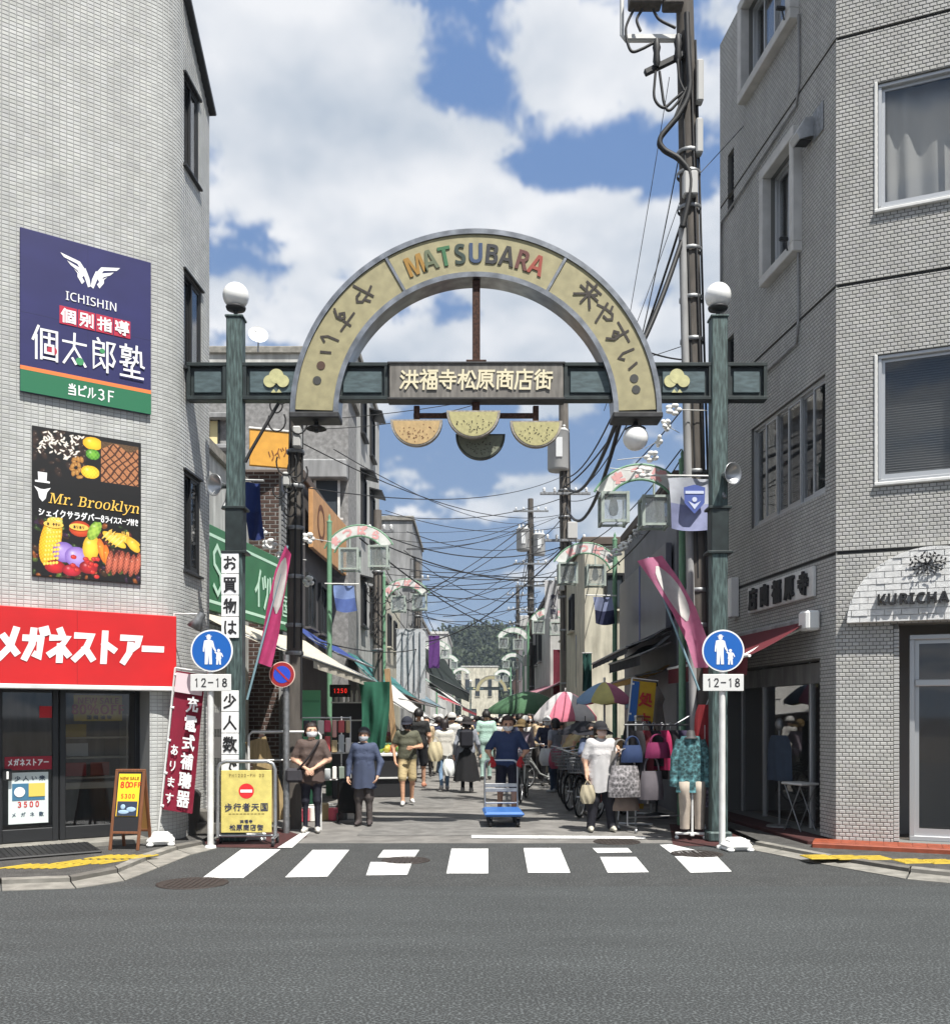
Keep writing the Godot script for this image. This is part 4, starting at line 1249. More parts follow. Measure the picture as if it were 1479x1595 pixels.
	board("poster_print", b, front, 3.68, 3.86, 0.66, 0.82, -0.411, -0.408, plain(210, 190, 90), 0.001)
	g = Geo.new()
	g.lathe(Vector3(3.58, 0.72, -0.407), [[0.06, 0.0], [0.0, 0.0]], 18, Basis(Vector3.RIGHT, PI / 2))
	inked("poster_print", b, front, g, M.white_print)
	g = Geo.new()
	line(g, "少人い来", Vector3(3.56, 0.88, -0.415), Vector3(0.09, 0, 0), Vector3.RIGHT, Vector3.UP, 0.07, 0.06, 0.009)
	inked("lettering", b, front, g, plain(40, 60, 80))
	g = Geo.new()
	line(g, "メガネ数", Vector3(3.52, 0.45, -0.415), Vector3(0.1, 0, 0), Vector3.RIGHT, Vector3.UP, 0.05, 0.05, 0.007)
	inked("lettering", b, front, g, plain(40, 60, 80))
	g = Geo.new()
	line(g, "3500", Vector3(3.58, 0.57, -0.415), Vector3(0.065, 0, 0), Vector3.RIGHT, Vector3.UP, 0.05, 0.07, 0.012)
	inked("lettering", b, front, g, plain(190, 40, 40))
	board("window_poster", b, front, 4.2, 4.78, 1.56, 1.88, -0.47, -0.462, plain(214, 186, 60), 0.002)
	latin("NEW SALE", 0.075, "Droid Sans", true, plain(170, 60, 30), b, front * Transform3D(Basis(), Vector3(4.49, 1.81, -0.458)))
	latin("80%OFF", 0.12, "Droid Sans", true, plain(180, 40, 26), b, front * Transform3D(Basis(), Vector3(4.49, 1.70, -0.458)))
	g = Geo.new()
	line(g, "国商補物", Vector3(4.38, 1.605, -0.46), Vector3(0.08, 0, 0), Vector3.RIGHT, Vector3.UP, 0.06, 0.05, 0.009)
	inked("lettering", b, front, g, plain(60, 40, 20))
	# display shelf behind the glass
	g = Geo.new()
	for y: float in [0.85, 1.1, 1.35]: g.box(Vector3(4.5, y, -0.75), Vector3(0.8, 0.02, 0.3))
	for x: float in [4.12, 4.88]: g.box(Vector3(x, 0.95, -0.75), Vector3(0.02, 1.4, 0.3))
	inked("display_shelf", b, front, g, plain(190, 185, 170))
	for q in [[4.14, 4.4, 1.36, 1.52, 200, 170, 60], [4.16, 4.42, 1.12, 1.28, 200, 205, 205], [4.15, 4.4, 0.87, 1.04, 180, 70, 70], [4.45, 4.68, 0.87, 1.04, 170, 90, 80]]:
		board("display_card", b, front, q[0], q[1], q[2], q[3], -0.68, -0.67, plain(q[4], q[5], q[6]), 0.002)
	board("reception_counter", b, front, 4.0, 4.7, 0.72, 0.80, -0.72, -0.5, plain(200, 195, 180))
	# awning-height white trim and the red sign box
	board("trim_rail", b, front, 0.0, 5.3, 1.93, 1.985, -0.04, 0.15, M.white_paint)
	var sg := thing("red_sign", "long red shop sign with white katakana on the tiled building", "sign")
	board("sign_box", sg, front, 0.0, 5.27, 1.985, 2.86, 0.02, 0.13, mat("sign_red", lin(206, 18, 24), 0.65, 0.0, ["mottle", 0.3]))
	g = Geo.new()
	line(g, "メガネストアー", Vector3(3.37, 2.44, 0.134), Vector3(0.268, 0, 0), Vector3(1, 0, 0), Vector3(0.06, 1, 0), 0.25, 0.38, 0.075)
	inked("lettering", sg, front, g, M.white_print)
	for x: float in [1.6, 3.12, 4.1]: board("panel_seam", sg, front, x - 0.003, x + 0.003, 1.99, 2.855, 0.129, 0.1315, plain(150, 14, 20), 0.001)
	# blue school sign
	var bl := thing("blue_sign", "dark blue school sign with white winged emblem and green foot strip", "sign")
	board("sign_board", bl, front, 3.5, 4.98, 5.33, 7.2, 0.02, 0.05, mat("sign_blue", lin(42, 42, 96), 0.45, 0.0, ["mottle", 0.5]), 0.004)
	board("panel_seam", bl, front, 3.505, 4.975, 6.238, 6.243, 0.049, 0.0508, plain(30, 30, 74), 0.001)
	board("panel_seam", bl, front, 4.238, 4.242, 5.63, 7.19, 0.049, 0.0508, plain(30, 30, 74), 0.001)
	board("green_strip", bl, front, 3.5, 4.98, 5.33, 5.58, 0.052, 0.056, plain(24, 104, 70), 0.001)
	board("orange_strip", bl, front, 3.5, 4.98, 5.58, 5.625, 0.052, 0.056, plain(228, 120, 60), 0.001)
	for k in 4: board("red_square", bl, front, 3.92 + k * 0.205, 4.115 + k * 0.205, 6.2, 6.41, 0.052, 0.056, plain(176, 30, 62), 0.001)
	g = Geo.new()
	line(g, "個別指導", Vector3(4.017, 6.305, 0.058), Vector3(0.205, 0, 0), Vector3.RIGHT, Vector3.UP, 0.17, 0.17, 0.021)
	inked("lettering", bl, front, g, M.white_print)
	g = Geo.new()
	line(g, "個太郎塾", Vector3(3.76, 5.93, 0.053), Vector3(0.328, 0, 0), Vector3.RIGHT, Vector3.UP, 0.30, 0.42, 0.027)
	inked("lettering", bl, front, g, M.white_print)
	g = Geo.new()
	line(g, "当ビル3F", Vector3(4.06, 5.455, 0.058), Vector3(0.11, 0, 0), Vector3.RIGHT, Vector3.UP, 0.10, 0.14, 0.016)
	inked("lettering", bl, front, g, M.white_print)
	# wings: three feathers a side and a V
	g = Geo.new()
	for sd: float in [-1.0, 1.0]:
		for k in 3:
			var y := 6.98 - k * 0.075
			g.prism(Vector3(4.27, y, 0.053 + 0.001 * k), Vector3(sd, 0, 0), Vector3.UP * (1.0 if sd > 0 else 1.0), PackedVector2Array([Vector2(0.07, -0.07), Vector2(0.12, 0.0), Vector2(0.34 - k * 0.075, 0.05), Vector2(0.30 - k * 0.075, 0.005), Vector2(0.15, -0.035), Vector2(0.10, -0.11)]), 0.0)
		g.prism(Vector3(4.27, 6.72, 0.054), Vector3(sd, 0, 0), Vector3.UP, PackedVector2Array([Vector2(0.0, 0.0), Vector2(0.03, -0.02), Vector2(0.10, 0.17), Vector2(0.06, 0.2), Vector2(0.015, 0.09)]), 0.0)
	inked("wing_emblem", bl, front, g, M.white_print)
	latin("ICHISHIN", 0.10, "Droid Sans", false, M.white_print, bl, front * Transform3D(Basis(), Vector3(4.28, 6.54, 0.056)))
	for q in [[3.84, 5.86, 0.055, 176, 40, 66], [4.145, 5.8, 0.045, 60, 140, 90], [4.40, 5.98, 0.03, 60, 140, 90]]:
		g = Geo.new()
		g.lathe(Vector3(q[0], q[1], 0.06), [[q[2], 0.0], [0.0, 0.0]], 16, Basis(Vector3.RIGHT, PI / 2))
		inked("dot", bl, front, g, plain(q[3], q[4], q[5]))
	# restaurant poster
	var ps := thing("food_poster", "black restaurant poster with steak and vegetable photographs below the blue sign", "poster")
	g = Geo.new()
	g.quad(Vector3(3.635, 3.24, 0.034), Vector3(4.861, 3.24, 0.034), Vector3(4.861, 4.96, 0.034), Vector3(3.635, 4.96, 0.034), true)
	inked("picture", ps, front, g, picture(Vector2i(256, 400), food_print))
	board("backing", ps, front, 3.63, 4.866, 3.235, 4.965, 0.012, 0.03, M.frame_dark, 0.003)
	var gold := plain(236, 190, 84)
	latin("Mr. Brooklyn", 0.118, "Droid Serif", false, gold, ps, front * Transform3D(Basis(Vector3(1, 0, 0), Vector3(0.2, 1, 0), Vector3(0, 0, 1)), Vector3(4.33, 4.15, 0.04)))
	g = Geo.new()
	line(g, "シェイクサラダバー", Vector3(3.73, 3.98, 0.038), Vector3(0.078, 0, 0), Vector3.RIGHT, Vector3.UP, 0.068, 0.09, 0.013)
	line(g, "ライススープ付き", Vector3(4.46, 3.98, 0.038), Vector3(0.05, 0, 0), Vector3.RIGHT, Vector3.UP, 0.045, 0.08, 0.011)
	glyph(g, "8", Vector3(4.41, 3.98, 0.038), Vector3.RIGHT, Vector3.UP, 0.05, 0.09, 0.012)
	inked("lettering", ps, front, g, M.white_print)
	# small hat and moustache emblem
	g = Geo.new()
	g.prism(Vector3(3.74, 4.32, 0.036), Vector3.RIGHT, Vector3.UP, PackedVector2Array([Vector2(-0.08, 0), Vector2(0.08, 0), Vector2(0.08, 0.02), Vector2(0.045, 0.025), Vector2(0.05, 0.12), Vector2(-0.05, 0.12), Vector2(-0.045, 0.025), Vector2(-0.08, 0.02)]), 0.0)
	g.prism(Vector3(3.74, 4.2, 0.036), Vector3.RIGHT, Vector3.UP, PackedVector2Array([Vector2(-0.09, 0.07), Vector2(-0.02, 0.045), Vector2(0.02, 0.045), Vector2(0.09, 0.07), Vector2(0.05, 0.01), Vector2(0.035, -0.06), Vector2(0.0, -0.1), Vector2(-0.035, -0.06), Vector2(-0.05, 0.01)]), 0.0)
	inked("hat_emblem", ps, front, g, M.white_print)
	g = Geo.new()
	for x: float in [3.86, 4.14]: g.lathe(Vector3(x, 3.85, 0.038), [[0.1, 0.0], [0.0, 0.0]], 18, Basis(Vector3.RIGHT, PI / 2) * Basis.from_scale(Vector3(1.1, 1, 0.42)))
	inked("gold_oval", ps, front, g, gold)
	g = Geo.new()
	line(g, "おかわり当由", Vector3(4.5, 3.83, 0.038), Vector3(0.05, 0, 0), Vector3.RIGHT, Vector3.UP, 0.045, 0.055, 0.009)
	inked("lettering", ps, front, g, gold)
	g = Geo.new()
	line(g, "おしやすい", Vector3(3.80, 3.85, 0.040), Vector3(0.03, 0, 0), Vector3.RIGHT, Vector3.UP, 0.026, 0.035, 0.006)
	line(g, "ありあり", Vector3(4.09, 3.85, 0.040), Vector3(0.033, 0, 0), Vector3.RIGHT, Vector3.UP, 0.028, 0.035, 0.006)
	inked("lettering", ps, front, g, M.ink)

# ---------- the gate over the street; local axes: metres, x right, z towards the main road ----------
const GD := 12.5
func gp(px: float, py: float, z := 0.0) -> Vector3:
	return Vector3((px - 740.0) * GD / F, EYE + (1118.0 - py) * GD / F, z)

func ring(g: Geo, c: Vector3, r0: float, r1: float, a0: float, a1: float, z0: float, z1: float, n := 48) -> void:
	for k in n:
		var t0 := lerpf(a0, a1, float(k) / n); var t1 := lerpf(a0, a1, float(k + 1) / n)
		var d0 := Vector3(cos(t0), sin(t0), 0); var d1 := Vector3(cos(t1), sin(t1), 0)
		var f := Vector3(0, 0, z1); var b := Vector3(0, 0, z0)
		g.quad(c + d0 * r0 + f, c + d0 * r1 + f, c + d1 * r1 + f, c + d1 * r0 + f)
		g.quad(c + d0 * r1 + b, c + d0 * r0 + b, c + d1 * r0 + b, c + d1 * r1 + b)
		g.quad_n(c + d0 * r1 + f, c + d0 * r1 + b, c + d1 * r1 + b, c + d1 * r1 + f, d0, d0, d1, d1)
		g.quad_n(c + d0 * r0 + b, c + d0 * r0 + f, c + d1 * r0 + f, c + d1 * r0 + b, -d0, -d0, -d1, -d1)
	for t: float in [a0, a1]:
		var d := Vector3(cos(t), sin(t), 0)
		g.quad(c + d * r0 + Vector3(0, 0, z0), c + d * r1 + Vector3(0, 0, z0), c + d * r1 + Vector3(0, 0, z1), c + d * r0 + Vector3(0, 0, z1))

func make_gate(called: String, label: String, where: Vector3, detailed: bool) -> Node3D:
	var o := thing(called, label, "gate", where)
	var g: Geo
	for x in [367.5, 1117.5]:
		g = Geo.new()
		var top := gp(x, 498); var foot := Vector3(top.x, 0, 0)
		g.bevel((top + foot) / 2, Vector3(0.205, top.y, 0.205), 0.012)
		g.bevel(top + Vector3(0, 0.012, 0), Vector3(0.235, 0.03, 0.235), 0.008)
		g.bevel(foot + Vector3(0, 0.07, 0), Vector3(0.30, 0.13, 0.30), 0.02)
		var post := part("post", g, M.gate_green, o)
		g = Geo.new()
		g.tube([gp(x, 497), gp(x, 484)], 0.028, 10)
		g.lathe(gp(x, 485), [[0.03, 0.0], [0.12, 0.02], [0.13, 0.05], [0.11, 0.06]], 18)
		part("lamp_neck", g, M.arch_dark, post)
		g = Geo.new()
		g.ball(gp(x, 461), Vector3.ONE * 0.168, 28, 18)
		part("globe", g, M.globe, post)
		# dark sleeve and clamps round the post
		g = Geo.new()
		g.bevel(gp(x, 826, 0.0), Vector3(0.226, 0.58, 0.226), 0.01)
		g.bevel(gp(x, 862, 0.0), Vector3(0.33, 0.035, 0.26), 0.006)
		g.bevel(gp(x, 793, 0.0), Vector3(0.30, 0.035, 0.26), 0.006)
		part("sleeve", g, M.beam_dark, post)
	# crossbeam: flanges, web and raised panels
	g = Geo.new()
	g.bevel(gp(742.5, 570.5), Vector3(7.49, 0.05, 0.16), 0.006)
	g.bevel(gp(742.5, 622.5), Vector3(7.49, 0.05, 0.16), 0.006)
	g.box(gp(742.5, 596.5), Vector3(7.44, 0.39, 0.05))
	for x in [296, 352, 383, 476, 602, 880, 1000, 1104, 1132, 1189]: g.box(gp(x, 596.5), Vector3(0.045, 0.385, 0.15))
	var beam := part("crossbeam", g, M.beam_dark, o)
	for q in [[304, 346], [390, 468], [535, 595], [887, 950], [1030, 1096], [1140, 1181]]:
		g = Geo.new()
		var a := gp(q[0], 609); var b := gp(q[1], 585)
		g.bevel((a + b) / 2 + Vector3(0, 0, 0.035), Vector3(b.x - a.x, b.y - a.y + 0.08, 0.03), 0.008)
		part("beam_panel", g, M.beam_panel, beam)
	# pine tree marks
	for x in [432, 1052]:
		g = Geo.new()
		for q in [[0, 0.07, 0.095], [-0.085, 0.005, 0.08], [0.085, 0.005, 0.08]]:
			g.lathe(gp(x, 597, 0.055) + Vector3(q[0], q[1], 0.003 * (q[0] * 10.0 + 1.0)), [[q[2], 0.0], [q[2], 0.012], [0.0, 0.012]], 20, Basis(Vector3.RIGHT, PI / 2), false)
		for s: float in [-0.035, 0.035]:
			g.prism(gp(x, 614, 0.055) + Vector3(s, 0, 0), Vector3.RIGHT, Vector3.UP, PackedVector2Array([Vector2(-0.034, 0), Vector2(0.034, 0), Vector2(0.0, 0.045)]), 0.012)
		part("pine_mark", g, M.tree_yellow, beam)
	# arch: box section, metal rims, three face panels
	var c := gp(741, 650)
	g = Geo.new()
	ring(g, c, 1.80, 2.355, 0.0, PI, -0.2, 0.085, 56)
	var arch := part("arch", g, M.arch_dark, o)
	for rr in [[2.325, 2.39], [1.77, 1.835]]:
		g = Geo.new()
		ring(g, c, rr[0], rr[1], 0.0, PI, -0.21, 0.125, 64)
		part("rim", g, M.arch_rim, arch)
	for s: float in [-1.0, 1.0]:
		g = Geo.new()
		g.bevel(c + Vector3(s * 2.08, -0.005, -0.04), Vector3(0.64, 0.075, 0.36), 0.012)
		part("arch_foot", g, M.arch_dark, arch)
	for q in [[0.03, 1.04], [1.06, PI - 1.06], [PI - 1.04, PI - 0.03]]:
		g = Geo.new()
		ring(g, c, 1.838, 2.322, q[0], q[1], 0.07, 0.105, 22)
		part("face_panel", g, M.arch_face, arch)
	for t: float in [1.05, PI - 1.05]:
		g = Geo.new()
		var d := Vector3(cos(t), sin(t), 0)
		g.beam(c + d * 1.838 + Vector3(0, 0, 0.105), c + d * 2.322 + Vector3(0, 0, 0.105), 0.035, 0.03, Vector3.BACK)
		part("divider", g, M.arch_rim, arch)
	if not detailed: return o
	var word := "MATSUBARA"
	var tones := [[150, 112, 40], [92, 100, 74], [46, 100, 62], [36, 54, 46], [40, 62, 96], [34, 36, 42], [36, 34, 34], [90, 44, 38], [142, 58, 42]]
	for i in 9:
		var t := deg_to_rad(112.2 - i * 5.55)
		var up := Vector3(cos(t), sin(t), 0)
		var m := plain(tones[i][0], tones[i][1], tones[i][2], 0.6)
		latin(word[i], 0.25, "Droid Sans", true, m, arch, Transform3D(Basis(up.cross(Vector3.BACK) * 0.9, up, Vector3.BACK), c + up * 2.07 + Vector3(0, 0, 0.112)), "letter", 0.012)
	g = Geo.new()
	for q in [["や", 567, 462], ["す", 535, 501], ["い", 512, 541], ["来", 915, 463], ["や", 938, 493], ["す", 960, 527], ["い", 976, 564]]:
		var p := gp(q[1], q[2], 0.107)
		var d := (p - c); d.z = 0; d = d.normalized()
		var up := d if d.x > 0 else -d
		glyph(g, q[0], p, up.cross(Vector3.BACK), up, 0.33, 0.33, 0.03, 0.003)
	part("lettering", g, M.arch_ink, arch)
	for q in [[502, 574, 0], [496, 597, 1], [985, 594, 1], [988, 611, 1]]:
		g = Geo.new()
		g.lathe(gp(q[0], q[1], 0.105), [[0.055, 0.0], [0.055, 0.006], [0.0, 0.006]], 18, Basis(Vector3.RIGHT, PI / 2), false)
		part("dot", g, plain(74, 52, 40) if q[2] == 0 else plain(58, 58, 56), arch)
	# name board with eight characters
	g = Geo.new()
	g.bevel(gp(741.5, 598.5, 0.03), Vector3(2.235, 0.475, 0.2), 0.012)
	var nb := part("name_board", g, M.sign_grey, o)
	g = Geo.new()
	g.bevel(gp(741.5, 571, 0.03), Vector3(2.28, 0.03, 0.23), 0.006)
	g.bevel(gp(741.5, 626, 0.03), Vector3(2.28, 0.03, 0.23), 0.006)
	part("name_board_edge", g, M.arch_dark, nb)
	g = Geo.new()
	line(g, "洪福寺松原商店街", gp(638.5, 597, 0.132), Vector3(0.245, 0, 0), Vector3.RIGHT, Vector3(0.05, 1, 0).normalized(), 0.235, 0.265, 0.028, 0.008)
	part("lettering", g, M.gold_letter, nb)
	# rusty hanger and melon slices
	g = Geo.new()
	g.bevel((gp(741.5, 438) + gp(741.5, 569)) / 2, Vector3(0.1, gp(741, 438).y - gp(741, 569).y, 0.1), 0.008)
	g.bevel(gp(741.5, 567, 0.02), Vector3(0.26, 0.03, 0.2), 0.005)
	g.bevel((gp(741, 627) + gp(741, 648)) / 2, Vector3(0.1, 0.2, 0.1), 0.006)
	g.bevel(gp(741, 647, -0.02), Vector3(1.62, 0.06, 0.06), 0.006)
	for x in [649, 834]: g.bevel(gp(x, 645, 0.0), Vector3(0.075, 0.2, 0.075), 0.006)
	part("hanger", g, M.rust, o)
	for q in [[649, 657, 0.335, 0.05, 0], [737, 645, 0.345, 0.10, 1], [834, 659, 0.335, 0.05, 1], [748, 672, 0.325, -0.16, 2]]:
		var m := Node3D.new(); m.name = "melon_slice"
		m.position = gp(q[0], q[1], q[3])
		o.add_child(m, true)
		var half := PackedVector2Array(); var inner := PackedVector2Array()
		for k in 25:
			half.append(Vector2(cos(-PI * k / 24) * q[2], sin(-PI * k / 24) * q[2]))
			inner.append(Vector2(cos(-PI * k / 24) * (q[2] - 0.035), sin(-PI * k / 24) * (q[2] - 0.035) - 0.02))
		g = Geo.new()
		g.prism(Vector3(0, 0, -0.05), Vector3.RIGHT, Vector3.UP, half, 0.10)
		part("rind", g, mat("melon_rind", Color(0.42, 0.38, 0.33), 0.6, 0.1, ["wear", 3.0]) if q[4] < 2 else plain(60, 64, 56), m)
		g = Geo.new()
		g.prism(Vector3(0, 0, 0.05), Vector3.RIGHT, Vector3.UP, inner, 0.006)
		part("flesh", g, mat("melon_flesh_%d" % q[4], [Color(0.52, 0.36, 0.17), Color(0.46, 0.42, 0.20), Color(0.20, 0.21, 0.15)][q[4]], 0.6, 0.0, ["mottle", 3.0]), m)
		g = Geo.new()
		for k in 38:
			var an := -PI * rng.randf_range(0.12, 0.88); var rad: float = q[2] * sqrt(rng.randf_range(0.04, 0.6))
			var p := Vector3(cos(an) * rad, sin(an) * rad - 0.03, 0.056)
			var tb := Basis(Vector3.BACK, rng.randf() * 3.0)
			g.prism(p, tb.x, tb.y, PackedVector2Array([Vector2(-0.012, 0), Vector2(0, -0.006), Vector2(0.011, 0), Vector2(0, 0.006)]), 0.003)
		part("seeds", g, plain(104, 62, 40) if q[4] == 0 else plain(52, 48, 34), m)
	# lamp holders under the arch feet; only one still has its globe
	for q in [[492, false], [990, true]]:
		g = Geo.new()
		g.tube([gp(q[0], 651, -0.04), gp(q[0], 662, -0.04)], 0.02, 8)
		g.lathe(gp(q[0], 667, -0.04), [[0.135, 0.0], [0.12, 0.015], [0.035, 0.05], [0.03, 0.09]], 18)
		if not q[1]: g.tube([gp(q[0], 667, -0.04), gp(q[0], 672, -0.04)], 0.03, 8)
		var h := part("lamp_holder", g, M.arch_dark, o)
		if q[1]:
			g = Geo.new()
			g.ball(gp(990, 681, -0.04), Vector3.ONE * 0.163, 28, 18)
			part("globe", g, M.globe, h)
	# slogan plates down the street-side of one post
	for q in [["お買物は", 862], ["少人数で", 1075]]:
		for i in 4:
			g = Geo.new()
			var p := gp(362, q[1] + 17 + i * 33.2, 0.115)
			g.bevel(p, Vector3(0.222, 0.268, 0.014), 0.003)
			var pl := part("slogan_plate", g, M.white_print, o)
			g = Geo.new()
			glyph(g, q[0][i], p + Vector3(0, 0, 0.009), Vector3.RIGHT, Vector3.UP, 0.178, 0.19, 0.024)
			part("character", g, M.ink, pl)
	# conduit down the other post and a stay
	g = Geo.new()
	g.tube([gp(1129, 560, 0.05), gp(1130, 640, 0.06), gp(1129, 900, 0.06)], 0.012, 6)
	part("conduit", g, M.arch_dark, o)
	g = Geo.new()
	g.tube([gp(434, 628), gp(392, 700), gp(382, 720)], 0.022, 6)
	part("stay", g, M.arch_dark, o)
	return o

# ---------- street furniture ----------
func horn_speaker(px: float, py: float, d: float, turn: float, label: String) -> void:
	var o := thing("horn_speaker", label, "loudspeaker", at(px, py, d), turn, "horn speakers on the gate posts")
	var t := Basis(Vector3.RIGHT, PI / 2 + 0.1).scaled(Vector3.ONE * 0.72)
	var g := Geo.new()
	g.lathe(Vector3.ZERO, [[0.04, -0.12], [0.05, 0.0], [0.08, 0.1], [0.17, 0.2], [0.2, 0.23], [0.19, 0.235], [0.15, 0.19], [0.06, 0.08], [0.0, 0.02]], 24, t)
	part("horn", g, M.steel, o)
	g = Geo.new()
	g.lathe(Vector3.ZERO, [[0.0, -0.26], [0.055, -0.25], [0.06, -0.12], [0.045, -0.11]], 16, t)
	part("driver", g, M.white_plastic, o)
	g = Geo.new()
	g.tube([t * Vector3(0, -0.1, 0), Vector3(0, -0.18, -0.05), Vector3(0, -0.3, 0.02)], 0.025, 8)
	part("bracket", g, M.steel_dull, o)

func figure(px: PackedVector2Array, k: float) -> PackedVector2Array:
	var out := PackedVector2Array()
	for p in px: out.append(Vector2(p.x * k, p.y * k))
	return out

func walkers_sign(px: float, label: String) -> void:
	var d := 11.75
	var x := gx(px, d)
	var o := thing("traffic_sign", label, "traffic sign", Vector3(x, 0, -d), 0.0, "round blue pedestrian signs beside the gate")
	var k := d / F
	var cy := EYE + (1118 - 1014) * k
	var g := Geo.new()
	g.tube([Vector3(0, 0, 0), Vector3(0, cy + 0.1, 0)], 0.038, 14)
	g.lathe(Vector3(0, 0.01, 0), [[0.07, 0.0], [0.065, 0.03], [0.04, 0.04]], 14)
	part("pole", g, M.white_paint, o)
	var t := Basis(Vector3.RIGHT, PI / 2)
	var off := Vector3(0.03, cy, 0.05) if px < 700 else Vector3(0.0, cy, 0.05)
	g = Geo.new()
	g.lathe(off, [[0.0, -0.01], [0.256, -0.01], [0.256, 0.004], [0.0, 0.004]], 40, t, false)
	var disc := part("disc", g, M.white_print, o)
	g = Geo.new()
	g.lathe(off, [[0.238, 0.007], [0.0, 0.007]], 40, t)
	part("blue_field", g, plain(24, 92, 172, 0.4), disc)
	# an adult in a hat holding a child's hand
	g = Geo.new()
	var q := off + Vector3(-0.035, 0, 0.010)
	g.lathe(q + Vector3(0.0, 0.158, 0), [[0.026, 0.0], [0.0, 0.0]], 16, t)
	g.prism(q + Vector3(0, 0, 0.001), Vector3.RIGHT, Vector3.UP, figure(PackedVector2Array([Vector2(-4, 17.6), Vector2(4, 17.6), Vector2(4, 18.2), Vector2(2.2, 18.4), Vector2(1.6, 20), Vector2(-1.6, 20), Vector2(-2.2, 18.4), Vector2(-4, 18.2)]), 0.0098), 0.0)
	g.prism(q + Vector3(0, 0, 0.002), Vector3.RIGHT, Vector3.UP, figure(PackedVector2Array([Vector2(-2, 13.4), Vector2(-5.6, 12.4), Vector2(-7, 4), Vector2(-7.2, -1), Vector2(-5.6, -1.6), Vector2(-4.8, 6), Vector2(-4.6, -3), Vector2(-4.9, -17), Vector2(-1.2, -17), Vector2(-0.3, -4), Vector2(0.6, -17), Vector2(4.2, -17), Vector2(3.8, -4), Vector2(3.9, 6), Vector2(5.6, 2), Vector2(8.4, -1.6), Vector2(9.4, -0.4), Vector2(7.2, 4.6), Vector2(5.4, 12), Vector2(2.4, 13.4)]), 0.0098), 0.0)
	q = off + Vector3(0.085, -0.085, 0.010)
	g.lathe(q + Vector3(0.0, 0.087, 0), [[0.019, 0.0], [0.0, 0.0]], 14, t)
	g.prism(q + Vector3(0, 0, 0.001), Vector3.RIGHT, Vector3.UP, figure(PackedVector2Array([Vector2(-2, 6.6), Vector2(-4.6, 7.6), Vector2(-5.0, 6.4), Vector2(-2.8, 4.4), Vector2(-2.8, 1), Vector2(-3.6, -1), Vector2(-2.6, -1.4), Vector2(-3, -8.6), Vector2(-0.8, -8.6), Vector2(0, -2), Vector2(0.8, -8.6), Vector2(3, -8.6), Vector2(2.6, -1.4), Vector2(3.6, -1), Vector2(2.8, 1), Vector2(3, 3.6), Vector2(5, 0.6), Vector2(5.8, 1.4), Vector2(4, 5.6), Vector2(2, 6.6)]), 0.0098), 0.0)
	part("figures", g, M.white_print, disc)
	g = Geo.new()
	var py := EYE + (1118 - 1063.5) * k
	g.bevel(Vector3(off.x - 0.012 if px < 700 else 0.0, py, 0.052), Vector3(0.495, 0.205, 0.014), 0.004)
	var plate := part("hours_plate", g, plain(206, 206, 204), o)
	g = Geo.new()
	var c := Vector3(off.x - 0.012 if px < 700 else 0.0, py, 0.061)
	line(g, "12-18", c + Vector3(-0.17, 0, 0), Vector3(0.085, 0, 0), Vector3.RIGHT, Vector3.UP, 0.082, 0.112, 0.015)
	part("numerals", g, M.ink, plate)
	g = Geo.new()
	for y: float in [cy + 0.12, cy - 0.12, py]: g.lathe(Vector3(0, y - 0.015, 0), [[0.05, 0.0], [0.05, 0.03]], 14)
	part("clamp", g, M.steel_dull, o)

func no_parking_sign() -> void:
	var d := 13.3
	var o := thing("no_parking_sign", "round blue and red no parking sign on a grey pole", "traffic sign", Vector3(gx(446, d), 0, -d))
	var k := d / F
	var g := Geo.new()
	g.tube([Vector3(0, 0, 0), Vector3(0, EYE + (1118 - 1020) * k, 0)], 0.045, 12)
	part("pole", g, M.steel_dull, o)
	var c := Vector3(gx(441, d) - gx(446, d), EYE + (1118 - 1051) * k, 0.07)
	var t := Basis(Vector3.RIGHT, PI / 2)
	g = Geo.new()
	g.lathe(c, [[0.0, -0.01], [0.178, -0.01], [0.178, 0.002], [0.0, 0.002]], 32, t, false)
	var disc := part("disc", g, plain(224, 196, 180), o)
	g = Geo.new()
	g.lathe(c, [[0.167, 0.005], [0.0, 0.005]], 32, t)
	part("red_ring", g, plain(150, 34, 40), disc)
	g = Geo.new()
	g.lathe(c, [[0.118, 0.008], [0.0, 0.008]], 32, t)
	part("blue_field", g, plain(30, 70, 190), disc)
	g = Geo.new()
	stroke(g, PackedVector2Array([Vector2(-0.09, 0.09), Vector2(0.09, -0.09)]), 0.026, c + Vector3(0, 0, 0.011), Vector3.RIGHT, Vector3.UP, 0.0)
	part("red_bar", g, plain(160, 40, 46), disc)

